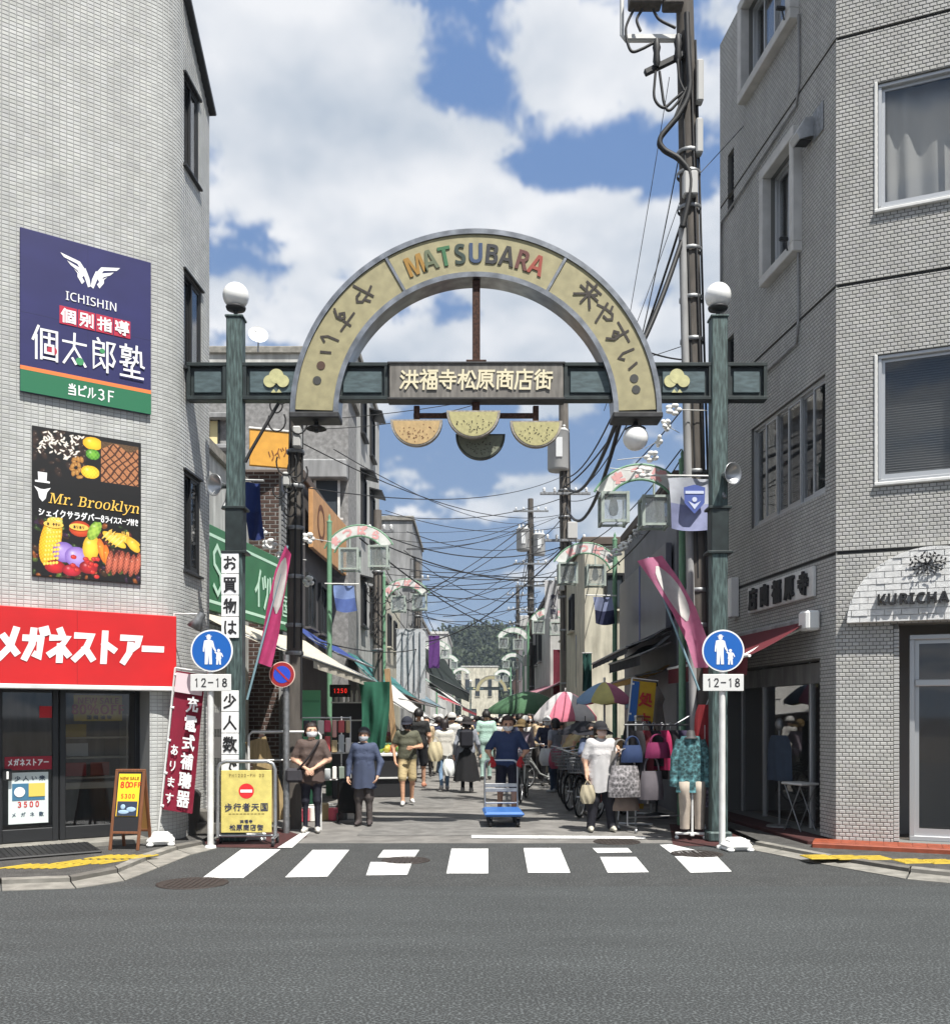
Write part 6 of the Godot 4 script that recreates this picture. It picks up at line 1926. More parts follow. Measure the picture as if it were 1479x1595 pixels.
func houses() -> void:
	var cream := mat("wall_cream", Color(0.76, 0.72, 0.58), 0.85, 0.0, ["mottle", 0.3], ["stain", Vector3(0.7, 0.1, 0.7)])
	var pale := mat("wall_pale", Color(0.66, 0.66, 0.63), 0.85, 0.0, ["mottle", 0.25], ["stain", Vector3(0.6, 0.08, 0.6)])
	var grey := mat("wall_grey", Color(0.38, 0.385, 0.39), 0.85, 0.0, ["mottle", 0.25], ["stain", Vector3(0.6, 0.08, 0.6)])
	var white := mat("wall_white", Color(0.80, 0.80, 0.77), 0.8, 0.0, ["mottle", 0.3], ["stain", Vector3(0.8, 0.1, 0.8)])
	var dark := mat("wall_dark", Color(0.11, 0.10, 0.10), 0.8, 0.0, ["mottle", 0.4])
	var brown := mat("fascia_brown", Color(0.11, 0.085, 0.07), 0.8, 0.0, ["mottle", 0.5])
	var slate := mat("wall_slate", Color(0.17, 0.175, 0.20), 0.6, 0.0, ["mottle", 0.3])
	# left side, near to far
	house("white_shop", "white two-storey shop carrying the long green sign", -4.42, -12.0, 13.6, 18.8, 6.0, white, M.concrete, [[0.6, 1.6, 4.7, 5.6]], [], M.frame_dark)
	var bs := thing("brick_shop", "narrow brown brick shop with grey siding under the orange sign", "building", Vector3(-4.35, 0, -19.0))
	var fr := wall_node("brick_wall", bs, frame_of(Vector3(-1.2, 0, 0), Vector3.RIGHT))
	var bm := mat("brown_brick", Color(0.085, 0.045, 0.034), 0.8, 0.0, ["grain", 4.0]); bm.vertex_color_use_as_albedo = true
	faced_wall(fr, 1.68, 6.45, 6.45, [], Vector2(0.2, 0.065), 0.016, 0.006, 0.5, bm, M.grout_light, Rect2(1.15, 4.2, 0.53, 2.3), 0.0, 120)
	var g := Geo.new()
	g.box(Vector3(-0.36, 3.22, -2.2), Vector3(1.68, 6.44, 3.9))
	part("wall", g, slate, bs)
	g = Geo.new()
	for k in 60: g.box(Vector3(0.49, 0.2 + k * 0.1, -2.2), Vector3(0.02, 0.07, 3.9))
	part("siding", g, grey, bs)
	var os := street_board("orange_sign", "orange box sign with dark script above the brown brick wall", "sign", Vector3(-4.4, 0, -18.75), Vector3(1, 0, -0.35), 0.86, 6.5, 7.2, mat("sign_orange", Color(0.72, 0.36, 0.05), 0.5, 0.0, ["mottle", 0.8]))
	board("top_trim", os[0], os[1], -0.02, 0.88, 7.2, 7.24, -0.02, 0.12, M.white_paint)
	g = Geo.new()
	line(g, "リイツ", Vector3(0.42, 6.72, 0.106), Vector3(0.12, 0.05, 0), Vector3(1, 0.3, 0).normalized(), Vector3(-0.3, 1, 0).normalized(), 0.15, 0.2, 0.02)
	inked("lettering", os[0], os[1], g, plain(120, 70, 20))
	var o2 := street_board("orange_fascia", "faded orange fascia board along the dark shop wall", "sign", Vector3(-3.62, 0, -20.9), Vector3(0.04, 0, -1), 4.2, 5.3, 6.6, mat("sign_apricot", Color(0.58, 0.31, 0.13), 0.6, 0.0, ["mottle", 0.6]))
	g = Geo.new()
	g.lathe(Vector3(0.9, 6.0, 0.105), [[0.42, 0.0], [0.30, 0.0]], 20, Basis(Vector3.RIGHT, PI / 2))
	inked("emblem", o2[0], o2[1], g, plain(104, 60, 28))
	house("dark_shop", "dark brown shop house behind the first utility pole", -3.72, -10.0, 20.6, 25.6, 6.7, dark, brown, [[0.5, 1.5, 3.6, 4.8], [2.2, 3.2, 3.6, 4.8]], [], M.frame_dark)
	house("apartment_block", "large grey apartment block with hooded windows behind the gate arch", -3.33, -15.0, 27.0, 33.4, 11.8, pale, M.concrete, [[1.0, 2.0, 9.9, 11.2], [3.4, 4.4, 9.9, 11.2], [1.0, 2.0, 7.2, 8.7], [3.4, 4.4, 7.2, 8.7], [1.0, 2.0, 4.3, 5.6], [3.4, 4.4, 4.3, 5.6]],
		[[4.2, 5.6, 9.3, 10.2], [8.6, 10.2, 7.6, 9.0], [3.0, 4.4, 7.6, 9.0], [6.0, 7.2, 7.6, 9.0]], M.frame_dark, true)
	var sl := thing("stone_house", "grey stone-clad house with lit yellow window behind the brick shop", "building", Vector3(-5.6, 0, -25.9))
	g = Geo.new()
	g.box(Vector3(0, 5.0, 0), Vector3(4.6, 10.0, 1.7))
	part("wall", g, mat("wall_stone", Color(0.40, 0.395, 0.39), 0.9, 0.0, ["grain", 1.5], ["stain", 1.0]), sl)
	g = Geo.new()
	g.bevel(Vector3(0, 10.15, 0), Vector3(4.8, 0.3, 1.9), 0.03)
	part("roof", g, M.concrete, sl)
	g = Geo.new()
	g.bevel(Vector3(0.5, 8.0, 0.95), Vector3(3.6, 0.5, 0.5), 0.04); g.bevel(Vector3(-1.5, 9.4, 0.95), Vector3(1.6, 0.14, 0.3), 0.02); g.bevel(Vector3(-1.5, 8.6, 0.95), Vector3(1.6, 0.12, 0.3), 0.02)
	part("balcony_band", g, grey, sl)
	g = Geo.new()
	g.box(Vector3(-1.32, 9.0, 0.87), Vector3(0.5, 0.62, 0.04))
	part("window", g, mat("lit_blind", Color(0.72, 0.62, 0.33), 0.7), sl)
	g = Geo.new()
	for s: float in [-1.0, 0.0, 1.0]: g.box(Vector3(-1.32 + s * 0.27, 9.0, 0.9), Vector3(0.05, 0.7, 0.05))
	part("window_frame", g, M.frame_dark, sl)
	g = Geo.new()
	g.box(Vector3(1.45, 7.3, 0.9), Vector3(1.2, 1.5, 0.06))
	part("balcony_window", g, mat("dark_pane", Color(0.05, 0.06, 0.07), 0.06), sl)
	g = Geo.new()
	for s: float in [-0.62, 0.0, 0.62]: g.box(Vector3(1.45 + s, 7.3, 0.95), Vector3(0.06, 1.6, 0.06))
	for k in 9: g.box(Vector3(0.8 + k * 0.16, 6.45, 1.1), Vector3(0.03, 0.5, 0.03))
	g.box(Vector3(1.45, 6.72, 1.1), Vector3(1.5, 0.05, 0.05))
	part("balcony_rail", g, M.white_paint, sl)
	house("cream_house", "small cream house beyond the apartment block", -3.2, -9.0, 34.0, 41.0, 6.4, cream, M.concrete, [[1.0, 2.2, 4.2, 5.4], [3.6, 4.8, 4.2, 5.4]], [[4.0, 5.0, 5.0, 5.8]], M.frame_dark)
	house("grey_tower", "tall plain grey building beyond the cream house", -2.75, -9.0, 42.0, 50.0, 10.2, grey, M.concrete, [[1.0, 2.4, 7.6, 8.8], [4.0, 5.4, 7.6, 8.8], [1.0, 2.4, 5.0, 6.2]], [[2.5, 3.7, 7.5, 8.8], [4.6, 5.4, 4.6, 5.6]], M.frame_dark)
	house("pale_house", "pale house with roof terrace far along the street", -2.9, -9.0, 52.0, 62.0, 6.8, white, M.concrete, [[1, 2.4, 4.4, 5.6], [4, 5.4, 4.4, 5.6]], [[3.4, 4.6, 4.4, 5.8]], M.aluminium)
	house("narrow_house", "narrow white house with dark upper window far along the street", -2.2, -9.0, 76.0, 90.0, 8.2, pale, white, [[2, 4, 4, 6.5]], [[4.6, 6.2, 5.0, 7.4]], M.frame_dark)
	house("plain_house", "plain beige house near the far gate", -2.6, -12.0, 100.0, 124.0, 6.4, cream, M.concrete, [[2, 4, 3, 5]], [[7.0, 8.4, 3.4, 5.0]], M.frame_dark)
	# right side
	house("slate_shop", "slate blue shop with wide blank signboard and brown eaves", 3.34, 11.0, 16.0, 21.6, 5.5, slate, brown, [], [[1.0, 2.0, 3.4, 4.6]], M.frame_dark)
	var sb := street_board("blank_signboard", "wide dark grey signboard on the slate shop above black awning", "sign", Vector3(3.30, 0, -21.4), Vector3(0.0, 0, 1), 5.2, 3.1, 4.55, mat("board_slate", Color(0.105, 0.105, 0.135), 0.35, 0.0, ["mottle", 0.3]))
	board("blue_strip", sb[0], sb[1], 2.6, 2.66, 3.1, 4.55, 0.101, 0.106, plain(40, 60, 150), 0.001)
	house("cream_corner_house", "cream siding house beyond the slate shop", 2.72, 10.0, 24.0, 31.0, 5.9, cream, brown, [[1.0, 2.0, 4.0, 5.0], [3.6, 4.6, 4.0, 5.0]], [[0.5, 1.0, 4.3, 5.2]], M.frame_dark)
	g = Geo.new()
	house("shutter_house", "grey house with maroon panel behind the transformer pole", 2.8, 10.0, 36.0, 46.0, 6.2, pale, dark, [[1, 2.4, 4, 5.4], [4, 5.4, 4, 5.4]], [[0.8, 2.0, 3.2, 4.6]], M.frame_dark)
	house("terrace_house", "white terrace house with small windows beyond the shutters", 2.9, 10.0, 50.0, 64.0, 6.8, white, M.concrete, [[1, 2.4, 4, 5.4], [5, 6.4, 4, 5.4]], [[0.6, 1.8, 4.0, 5.4]], M.aluminium)
	house("brick_red_house", "reddish house beside the far gate", 4.6, 12.0, 90.0, 120.0, 6.0, mat("wall_red", Color(0.22, 0.11, 0.08), 0.85, 0.0, ["mottle", 0.2]), dark, [[2, 4, 3, 5]], [[1, 2.4, 3, 4.6]], M.frame_dark)
	house("end_house", "beige house closing the street behind the far gate", 3.6, -2.2, 152.0, 165.0, 9.6, cream, pale, [], [[0.6, 1.3, 5.0, 7.8], [2.2, 2.9, 5.0, 7.8], [4.2, 4.8, 5.0, 7.8], [1.2, 2.4, 1.2, 3.0], [3.6, 4.6, 1.2, 3.0]], M.frame_dark)
	# the green sign with its drawn name
	var gs := street_board("green_sign", "long green shop sign with white hand-drawn letters on the white shop", "sign", Vector3(-4.36, 0, -14.0), Vector3(0.13, 0, -1), 5.0, 3.28, 4.62, mat("sign_green", Color(0.045, 0.19, 0.085), 0.45, 0.0, ["mottle", 0.4]))
	g = Geo.new()
	for y: float in [3.42, 4.46]: stroke(g, PackedVector2Array([Vector2(0.1, 0), Vector2(4.9, 0)]), 0.05, Vector3(0, y, 0.103), Vector3.RIGHT, Vector3.UP, 0.0)
	glyph(g, "S", Vector3(1.3, 3.95, 0.104), Vector3.RIGHT, Vector3.UP, 0.5, 0.85, 0.075)
	glyph(g, "O", Vector3(1.85, 3.95, 0.104), Vector3.RIGHT, Vector3.UP, 0.6, 0.85, 0.075)
	line(g, "イツリ", Vector3(3.15, 3.92, 0.104), Vector3(0.36, -0.02, 0), Vector3.RIGHT, Vector3.UP, 0.36, 0.7, 0.08)
	glyph(g, "ー", Vector3(4.25, 3.92, 0.104), Vector3.RIGHT, Vector3.UP, 0.22, 0.5, 0.12)
	glyph(g, "国", Vector3(4.62, 3.75, 0.104), Vector3.RIGHT, Vector3.UP, 0.34, 0.42, 0.035)
	inked("lettering", gs[0], gs[1], g, plain(190, 224, 204))
	# satellite dish on the stone house
	var sd := thing("satellite_dish", "white satellite dish on the flat roof of the stone house", "satellite dish", at(402, 548, 25.5))
	g = Geo.new()
	var t := Basis(Vector3.RIGHT, 1.2) * Basis(Vector3.BACK, -0.3)
	g.lathe(Vector3(0, 0.42, 0), [[0.0, 0.0], [0.12, 0.01], [0.24, 0.05], [0.26, 0.065]], 22, t)
	part("dish", g, M.white_plastic, sd)
	g = Geo.new()
	g.tube([Vector3(0, 0, 0), Vector3(0, 0.4, -0.05)], 0.02, 6)
	g.tube([Vector3(0, 0.4, 0), t * Vector3(-0.1, 0.3, 0.1) + Vector3(0, 0.42, 0)], 0.012, 5)
	part("mast", g, M.steel_dull, sd)

# ---------- stalls, goods and street things ----------
func parasol(label: String, where: Vector3, r: float, h: float, cols: Array, lift := 0.32, held := false) -> void:
	var o := thing("parasol", label, "umbrella", where, 0.2, "" if held else "market parasols")
	var n := 8
	for k in n:
		var g := Geo.new()
		var rows := []
		for j in 6:
			var row := []
			for i in 5:
				var v := j / 5.0
				var t := TAU * (k + i / 4.0) / n
				var rr := r * v
				var y := h - lift * pow(v, 1.7) - 0.035 * sin(PI * i / 4.0) * v
				row.append(Vector3(cos(t) * rr * (1.0 - 0.05 * sin(PI * i / 4.0)), y, -sin(t) * rr * (1.0 - 0.05 * sin(PI * i / 4.0))))
			rows.append(row)
		var drop := []
		for p: Vector3 in rows[-1]: drop.append(p + Vector3(0, -0.12 * r, 0))
		if not held: rows.append(drop)
		rows.reverse()
		g.sheet(rows)
		part("panel", g, cols[k % cols.size()], o)
		g = Geo.new()
		g.tube([Vector3(0, h - 0.05, 0), Vector3(cos(TAU * k / n) * r * 0.97, h - lift - 0.03, -sin(TAU * k / n) * r * 0.97)], 0.006, 4)
		part("rib", g, M.steel_dull, o)
	var p := Geo.new()
	p.tube([Vector3(0, 0.0 if not held else h - 0.75, 0), Vector3(0, h + 0.08, 0)], 0.02 if not held else 0.008, 8)
	part("pole", p, M.white_paint if not held else M.frame_dark, o)
	if not held:
		p = Geo.new()
		p.lathe(Vector3.ZERO, [[0.0, 0.0], [0.24, 0.0], [0.24, 0.05], [0.05, 0.12], [0.03, 0.2]], 14)
		part("foot", p, M.white_paint, o)

func bicycle(where: Vector3, turn: float, label: String, tone: Material, basket := true) -> void:
	var o := thing("bicycle", label, "bicycle", where, turn, "bicycles parked on the shaded side")
	var R := 0.33
	for x: float in [-0.53, 0.53]:
		var w := Node3D.new(); w.name = "wheel"
		w.position = Vector3(x, R, 0)
		o.add_child(w, true)
		var g := Geo.new()
		var loop := []
		for k in 25: loop.append(Vector3(cos(TAU * k / 24) * (R - 0.02), sin(TAU * k / 24) * (R - 0.02), 0))
		g.tube(loop, 0.02, 6, false)
		part("tyre", g, M.cable, w)
		g = Geo.new()
		loop = []
		for k in 25: loop.append(Vector3(cos(TAU * k / 24) * (R - 0.045), sin(TAU * k / 24) * (R - 0.045), 0))
		g.tube(loop, 0.011, 5, false)
		for k in 12: g.tube([Vector3(0, 0, 0.02 if k % 2 else -0.02), Vector3(cos(TAU * k / 12) * (R - 0.05), sin(TAU * k / 12) * (R - 0.05), 0)], 0.003, 3, false)
		g.tube([Vector3(0, 0, -0.05), Vector3(0, 0, 0.05)], 0.02, 6)
		part("rim", g, M.steel, w)
		g = Geo.new()
		var guard := []
		for k in 12: guard.append(Vector3(cos(0.5 + k * 0.2) * (R + 0.025), sin(0.5 + k * 0.2) * (R + 0.025), 0))
		g.tube(guard, 0.018, 5)
		part("mudguard", g, tone, w)
	var g := Geo.new()
	g.tube([Vector3(-0.53, R, 0), Vector3(-0.12, 0.27, 0)], 0.014, 6); g.tube([Vector3(-0.12, 0.27, 0), Vector3(-0.24, 0.72, 0)], 0.018, 6)
	g.tube([Vector3(-0.12, 0.27, 0), Vector3(0.1, 0.36, 0), Vector3(0.36, 0.72, 0)], 0.02, 6)
	g.tube([Vector3(-0.53, R, 0), Vector3(-0.2, 0.55, 0)], 0.012, 6); g.tube([Vector3(0.33, 0.85, 0), Vector3(0.41, 0.6, 0), Vector3(0.53, R, 0)], 0.018, 6)
	part("frame", g, tone, o)
	g = Geo.new()
	g.tube([Vector3(0.16, 1.02, -0.27), Vector3(0.30, 1.02, -0.2), Vector3(0.34, 0.98, 0), Vector3(0.30, 1.02, 0.2), Vector3(0.16, 1.02, 0.27)], 0.012, 6)
	g.tube([Vector3(0.34, 0.98, 0), Vector3(0.33, 0.85, 0)], 0.014, 6)
	part("handlebar", g, M.steel, o)
	g = Geo.new()
	g.ball(Vector3(-0.28, 0.82, 0), Vector3(0.14, 0.045, 0.09), 12, 8); g.tube([Vector3(-0.24, 0.7, 0), Vector3(-0.27, 0.8, 0)], 0.014, 6)
	part("saddle", g, M.cable, o)
	g = Geo.new()
	g.lathe(Vector3(-0.12, 0.27, 0.03), [[0.085, 0.0], [0.085, 0.012], [0.0, 0.012]], 14, Basis(Vector3.RIGHT, PI / 2))
	for s: float in [-1.0, 1.0]:
		g.tube([Vector3(-0.12, 0.27, s * 0.05), Vector3(-0.12 + s * 0.1, 0.27 - s * 0.12, s * 0.07)], 0.012, 5); g.box(Vector3(-0.12 + s * 0.1, 0.27 - s * 0.12, s * 0.12), Vector3(0.08, 0.02, 0.09))
	part("crank", g, M.steel_dull, o)
	if basket:
		g = Geo.new()
		for k in 9:
			var u := -0.17 + k * 0.0425
			for x: float in [0.40, 0.68]: g.tube([Vector3(x * (1.0 if x > 0.5 else 1.06), 0.72, u * 0.85), Vector3(x, 0.95, u)], 0.004, 3, false)
		for j in 5:
			var y := 0.72 + j * 0.057; var e := 0.15 + j * 0.008
			g.tube([Vector3(0.41, y, -e), Vector3(0.67, y, -e), Vector3(0.67, y, e), Vector3(0.41, y, e), Vector3(0.41, y, -e)], 0.005, 4, false)
		for k in 6: g.tube([Vector3(0.42 + k * 0.05, 0.72, -0.15), Vector3(0.42 + k * 0.05, 0.95, -0.18)], 0.004, 3, false)
		for k in 6: g.tube([Vector3(0.42 + k * 0.05, 0.72, 0.15), Vector3(0.42 + k * 0.05, 0.95, 0.18)], 0.004, 3, false)
		g.box(Vector3(0.54, 0.72, 0), Vector3(0.26, 0.01, 0.3))
		part("basket", g, M.steel_dull, o)

func hanging_cloth(g: Geo, top: Vector3, w: float, h: float, flare: float, seed_k: float, across := Vector3.RIGHT) -> void:
	var out := across.cross(Vector3.UP)
	for s: float in [1.0, -1.0]:
		var rows := []
		for j in 9:
			var row := []
			for i in 15:
				var u := i / 14.0 * 2.0 - 1.0; var v := j / 8.0
				var half := w * 0.5 * (1.0 + flare * (1 - v)) * (1.0 - 0.35 * pow(v, 8.0))
				var thick := 0.055 * sqrt(maxf(0.0, 1.0 - u * u)) + 0.016 * sin(u * 9.0 + seed_k + v * 1.5) * (1.0 - v * 0.7) * (1.0 - u * u)
				row.append(top + across * u * half * s + Vector3.UP * (-h * (1 - v)) + out * thick * s)
			rows.append(row)
		g.sheet(rows)

func handbag(where: Vector3, size: Vector3, turn: float, m: Material, label: String) -> void:
	var o := thing("handbag", label, "bag", where, turn, "handbags on the clothes rail")
	var g := Geo.new()
	for s: float in [-1.0, 1.0]:
		var rows := []
		for j in 7:
			var row := []
			for i in 9:
				var u := i / 8.0 * 2 - 1; var v := j / 6.0
				var half := size.x * 0.5 * (1.0 - 0.22 * v * v)
				row.append(Vector3(u * half * s, -size.y * (1 - v), s * size.z * 0.5 * sqrt(maxf(0, 1 - pow(u, 4))) * (0.4 + 0.75 * sin(PI * (1 - v) * 0.75))))
			rows.append(row)
		g.sheet(rows)
	part("body", g, m, o)
	g = Geo.new()
	for s: float in [-1.0, 1.0]:
		var pts := []
		for k in 9: pts.append(Vector3(cos(PI * k / 8) * size.x * 0.3, sin(PI * k / 8) * size.y * 0.55 - 0.01, s * 0.015))
		g.tube(pts, 0.011, 6)
	part("handle", g, m, o)

func banner(called: String, label: String, base: Vector3, top: Vector3, w: float, side: Vector3, m: Material, from := 0.25, wave := 0.03) -> Array:
	# a tall pennant whose edge is tied to a slim pole
	var o := thing(called, label, "banner", base)
	var g := Geo.new()
	g.tube([Vector3.ZERO, top - base], 0.013, 8)
	g.tube([top - base, top - base + side * (w + 0.05)], 0.01, 6)
	part("pole", g, M.white_paint, o)
	var up := (top - base)
	var out := side.cross(up.normalized()).normalized()
	var rows := []
	for j in 15:
		var row := []
		for i in 9:
			var u := i / 8.0; var v := lerpf(from, 0.985, j / 14.0)
			row.append(up * v + side * (0.02 + u * w) + out * wave * sin(u * 4.0 + v * 5.0) * u)
		rows.append(row)
	g = Geo.new()
	g.sheet(rows)
	part("cloth", g, m, o)
	g = Geo.new()
	for k in 5: g.tube([up * lerpf(from + 0.02, 0.96, k / 4.0), up * lerpf(from + 0.02, 0.96, k / 4.0) + side * 0.04], 0.018, 6)
	part("tie", g, M.white_plastic, o)
	return [o, up, side, out]

func water_base(label: String, where: Vector3, turn: float) -> void:
	var g := Geo.new()
	g.bevel(Vector3(0, 0.06, 0), Vector3(0.32, 0.1, 0.3), 0.045)
	g.bevel(Vector3(0, 0.12, 0), Vector3(0.22, 0.06, 0.22), 0.03)
	g.lathe(Vector3(0.1, 0.1, 0.08), [[0.035, 0.0], [0.035, 0.03], [0.0, 0.035]], 10)
	for x: float in [-0.12, 0.12]: g.bevel(Vector3(x, 0.02, 0), Vector3(0.08, 0.05, 0.36), 0.02)
	var o := lone("banner_base", g, M.white_plastic, label, "banner base", "white water-filled banner bases")
	o.position = where
	o.rotation.y = turn

func corner_things() -> void:
	var g: Geo
	horn_speaker(349, 757, 12.45, -0.6, "steel horn loudspeaker on the gate post with slogan plates")
	horn_speaker(1127, 740, 12.4, 0.5, "steel horn loudspeaker on the gate post near the brick building")
	walkers_sign(328, "round blue pedestrian sign on white pole beside the slogan plates")
	walkers_sign(1124, "round blue pedestrian sign on white pole before the turquoise blouse")
	no_parking_sign()
	barricade_sign()
	# red hearing-aid banner
	var b := banner("shop_banner", "dark red vertical banner with white characters beside the eyewear shop", at(246, 1302, 11.9), at(273, 1040, 11.9), 0.37, Vector3(1, -0.16, 0).normalized(), cloth(150, 22, 56, 0.3), 0.16, 0.025)
	g = Geo.new()
	var up: Vector3 = b[1]; var side: Vector3 = b[2]; var out: Vector3 = b[3]
	var upn := (up + Vector3(0, 0, 0)).normalized()
	for i in 6: glyph(g, "充電式補聴器"[i], up * (0.80 - i * 0.112) + side * 0.27 + out * (0.03 + 0.012 * sin(i * 1.0)), side, upn, 0.15, 0.2, 0.024)
	for i in 4: glyph(g, "あります"[i], up * (0.52 - i * 0.095) + side * 0.1 + out * 0.022, side, upn, 0.105, 0.13, 0.015)
	part("lettering", g, M.white_print, b[0])
	g = Geo.new()
	g.quad(up * 0.86 + side * 0.03 + out * 0.03, up * 0.86 + side * 0.37 + out * 0.03, up * 0.975 + side * 0.37 + out * 0.03, up * 0.975 + side * 0.03 + out * 0.03)
	part("white_field", g, plain(214, 196, 200), b[0])
	water_base("white plastic base holding the red hearing-aid banner pole", at(248, 1316, 11.6) * Vector3(1, 0, 1) + Vector3(0.02, 0.07, 0), 0.3)
	water_base("white plastic base left beside the white sign pole of the brick building", Vector3(gx(1146, 11.6), 0.005, -11.6), 0.1)
	water_base("white plastic base under the yellow barrier sign", Vector3(gx(392, 12.5), 0.005, -12.6), 0.2)
	# A-board
	var a := thing("sandwich_board", "wooden A-frame board with yellow sale poster outside the eyewear shop", "signboard", Vector3(gx(204, 11.35), 0.066, -11.35), -0.08)
	for s: float in [1.0, -1.0]:
		var leaf := Node3D.new(); leaf.name = "leaf"
		leaf.transform = Transform3D(Basis(Vector3.RIGHT, -0.2 * s), Vector3(0, 0, s * 0.185))
		a.add_child(leaf, true)
		g = Geo.new()
		for x: float in [-0.165, 0.165]: g.bevel(Vector3(x, 0.47, 0), Vector3(0.035, 0.95, 0.025), 0.004)
		g.bevel(Vector3(0, 0.93, 0), Vector3(0.295, 0.035, 0.025), 0.004); g.bevel(Vector3(0, 0.2, 0), Vector3(0.295, 0.03, 0.025), 0.004)
		part("frame", g, mat("wood", Color(0.23, 0.085, 0.032), 0.6, 0.0, ["wear", Vector3(6, 0.6, 6)]), leaf)
		g = Geo.new()
		g.box(Vector3(0, 0.565, 0), Vector3(0.295, 0.7, 0.012))
		part("slate", g, M.ink if s > 0 else plain(150, 110, 60), leaf)
		if s > 0:
			g = Geo.new()
			g.box(Vector3(0, 0.64, 0.010), Vector3(0.262, 0.5, 0.004))
			part("poster", g, plain(240, 196, 40), leaf)
			g = Geo.new()
			g.box(Vector3(0, 0.48, 0.015), Vector3(0.24, 0.17, 0.003))
			part("poster_photo", g, plain(40, 52, 74), leaf)
			g = Geo.new()
			g.ball(Vector3(0.05, 0.47, 0.017), Vector3(0.06, 0.03, 0.004), 10, 6); g.ball(Vector3(-0.05, 0.5, 0.017), Vector3(0.03, 0.03, 0.004), 10, 6); g.ball(Vector3(-0.04, 0.44, 0.017), Vector3(0.07, 0.025, 0.004), 10, 6)
			part("poster_print", g, plain(150, 176, 200), leaf)
			g = Geo.new()
			line(g, "80", Vector3(-0.08, 0.76, 0.014), Vector3(0.06, 0, 0), Vector3.RIGHT, Vector3.UP, 0.06, 0.075, 0.014)
			line(g, "5300", Vector3(-0.07, 0.625, 0.014), Vector3(0.045, 0, 0), Vector3.RIGHT, Vector3.UP, 0.04, 0.055, 0.009)
			part("lettering", g, plain(200, 50, 30), leaf)
			latin("NEW SALE", 0.035, "Droid Sans", true, plain(120, 70, 20), leaf, Transform3D(Basis(), Vector3(0, 0.835, 0.015)), "lettering", 0.002)
			latin("OFF", 0.06, "Droid Sans", true, plain(200, 50, 30), leaf, Transform3D(Basis(), Vector3(0.07, 0.76, 0.015)), "lettering", 0.002)
	# black mat, sloped
	g = Geo.new()
	var fr := frame_of(Vector3(-8.05, 0, -8.97), Vector3(0.81, 0, -0.586))
	g.bevel(Vector3(3.3, 0.095, 0.32), Vector3(1.9, 0.03, 0.62), 0.012, Basis(Vector3.RIGHT, 0.06))
	for k in 30: g.bevel(Vector3(2.4 + k * 0.062, 0.113, 0.32), Vector3(0.012, 0.008, 0.58), 0.003, Basis(Vector3.RIGHT, 0.06))
	lone("door_mat", g, M.cable, "black ribbed rubber mat sloping before the eyewear shop door", "mat").transform = fr
	# shop floodlight on an arm
	var fl := thing("arm_light", "grey floodlight on a white arm at the corner of the red sign", "lamp", at(272, 962, 12.0))
	g = Geo.new()
	g.tube([Vector3(0, -0.35, 0), Vector3(0, 0.05, 0), Vector3(0.3, 0.045, 0.0)], 0.012, 6)
	part("arm", g, M.white_plastic, fl)
	g = Geo.new()
	g.lathe(Vector3(0.3, -0.03, 0), [[0.05, 0.1], [0.06, 0.0], [0.1, -0.12], [0.0, -0.11]], 14, Basis(Vector3.BACK, -0.5))
	part("lamp_head", g, M.steel_dull, fl)
	# bins and steps behind the sign pole
	var bn := thing("dust_bin", "dark grey cylindrical bin standing behind the red banner", "bin", Vector3(gx(290, 12.6), 0.062, -12.7))
	g = Geo.new()
	g.lathe(Vector3.ZERO, [[0.13, 0.0], [0.16, 0.5], [0.17, 0.52], [0.15, 0.54]], 18)
	part("bin_body", g, plain(66, 64, 62), bn)
	g = Geo.new()
	g.lathe(Vector3(0, 0.54, 0), [[0.165, 0.0], [0.12, 0.05], [0.0, 0.06]], 18)
	part("lid", g, plain(52, 50, 48), bn)
	var st := thing("entrance_step", "two worn concrete steps at the side door of the tiled building", "steps", Vector3(-3.55, 0.062, -12.9))
	for k in 2:
		g = Geo.new()
		g.bevel(Vector3(-0.06 * k, 0.08 + 0.15 * k, -0.12 * k), Vector3(0.5 - 0.12 * k, 0.15, 0.5), 0.01)
		part("step", g, M.concrete_dark, st)
	var gr := thing("wire_display", "white wire display grid with leaflets behind the white sign pole", "display stand", Vector3(gx(338, 13.0), 0, -13.0))
	g = Geo.new()
	for k in 9: g.tube([Vector3(-0.14 + k * 0.035, 0.1, 0), Vector3(-0.14 + k * 0.035, 1.75, 0)], 0.004, 4, false)
	for k in 24: g.tube([Vector3(-0.15, 0.12 + k * 0.07, 0), Vector3(0.15, 0.12 + k * 0.07, 0)], 0.004, 4, false)
	part("grid", g, M.white_paint, gr)
	for q in [[0.02, 1.55, 0.2, 0.2], [-0.03, 1.2, 0.18, 0.28], [0.04, 1.62, 0.16, 0.1]]:
		g = Geo.new()
		g.box(Vector3(q[0], q[1], 0.012 + q[1] * 0.004), Vector3(q[2], q[3], 0.004))
		part("leaflet", g, plain(216, 212, 206), gr)

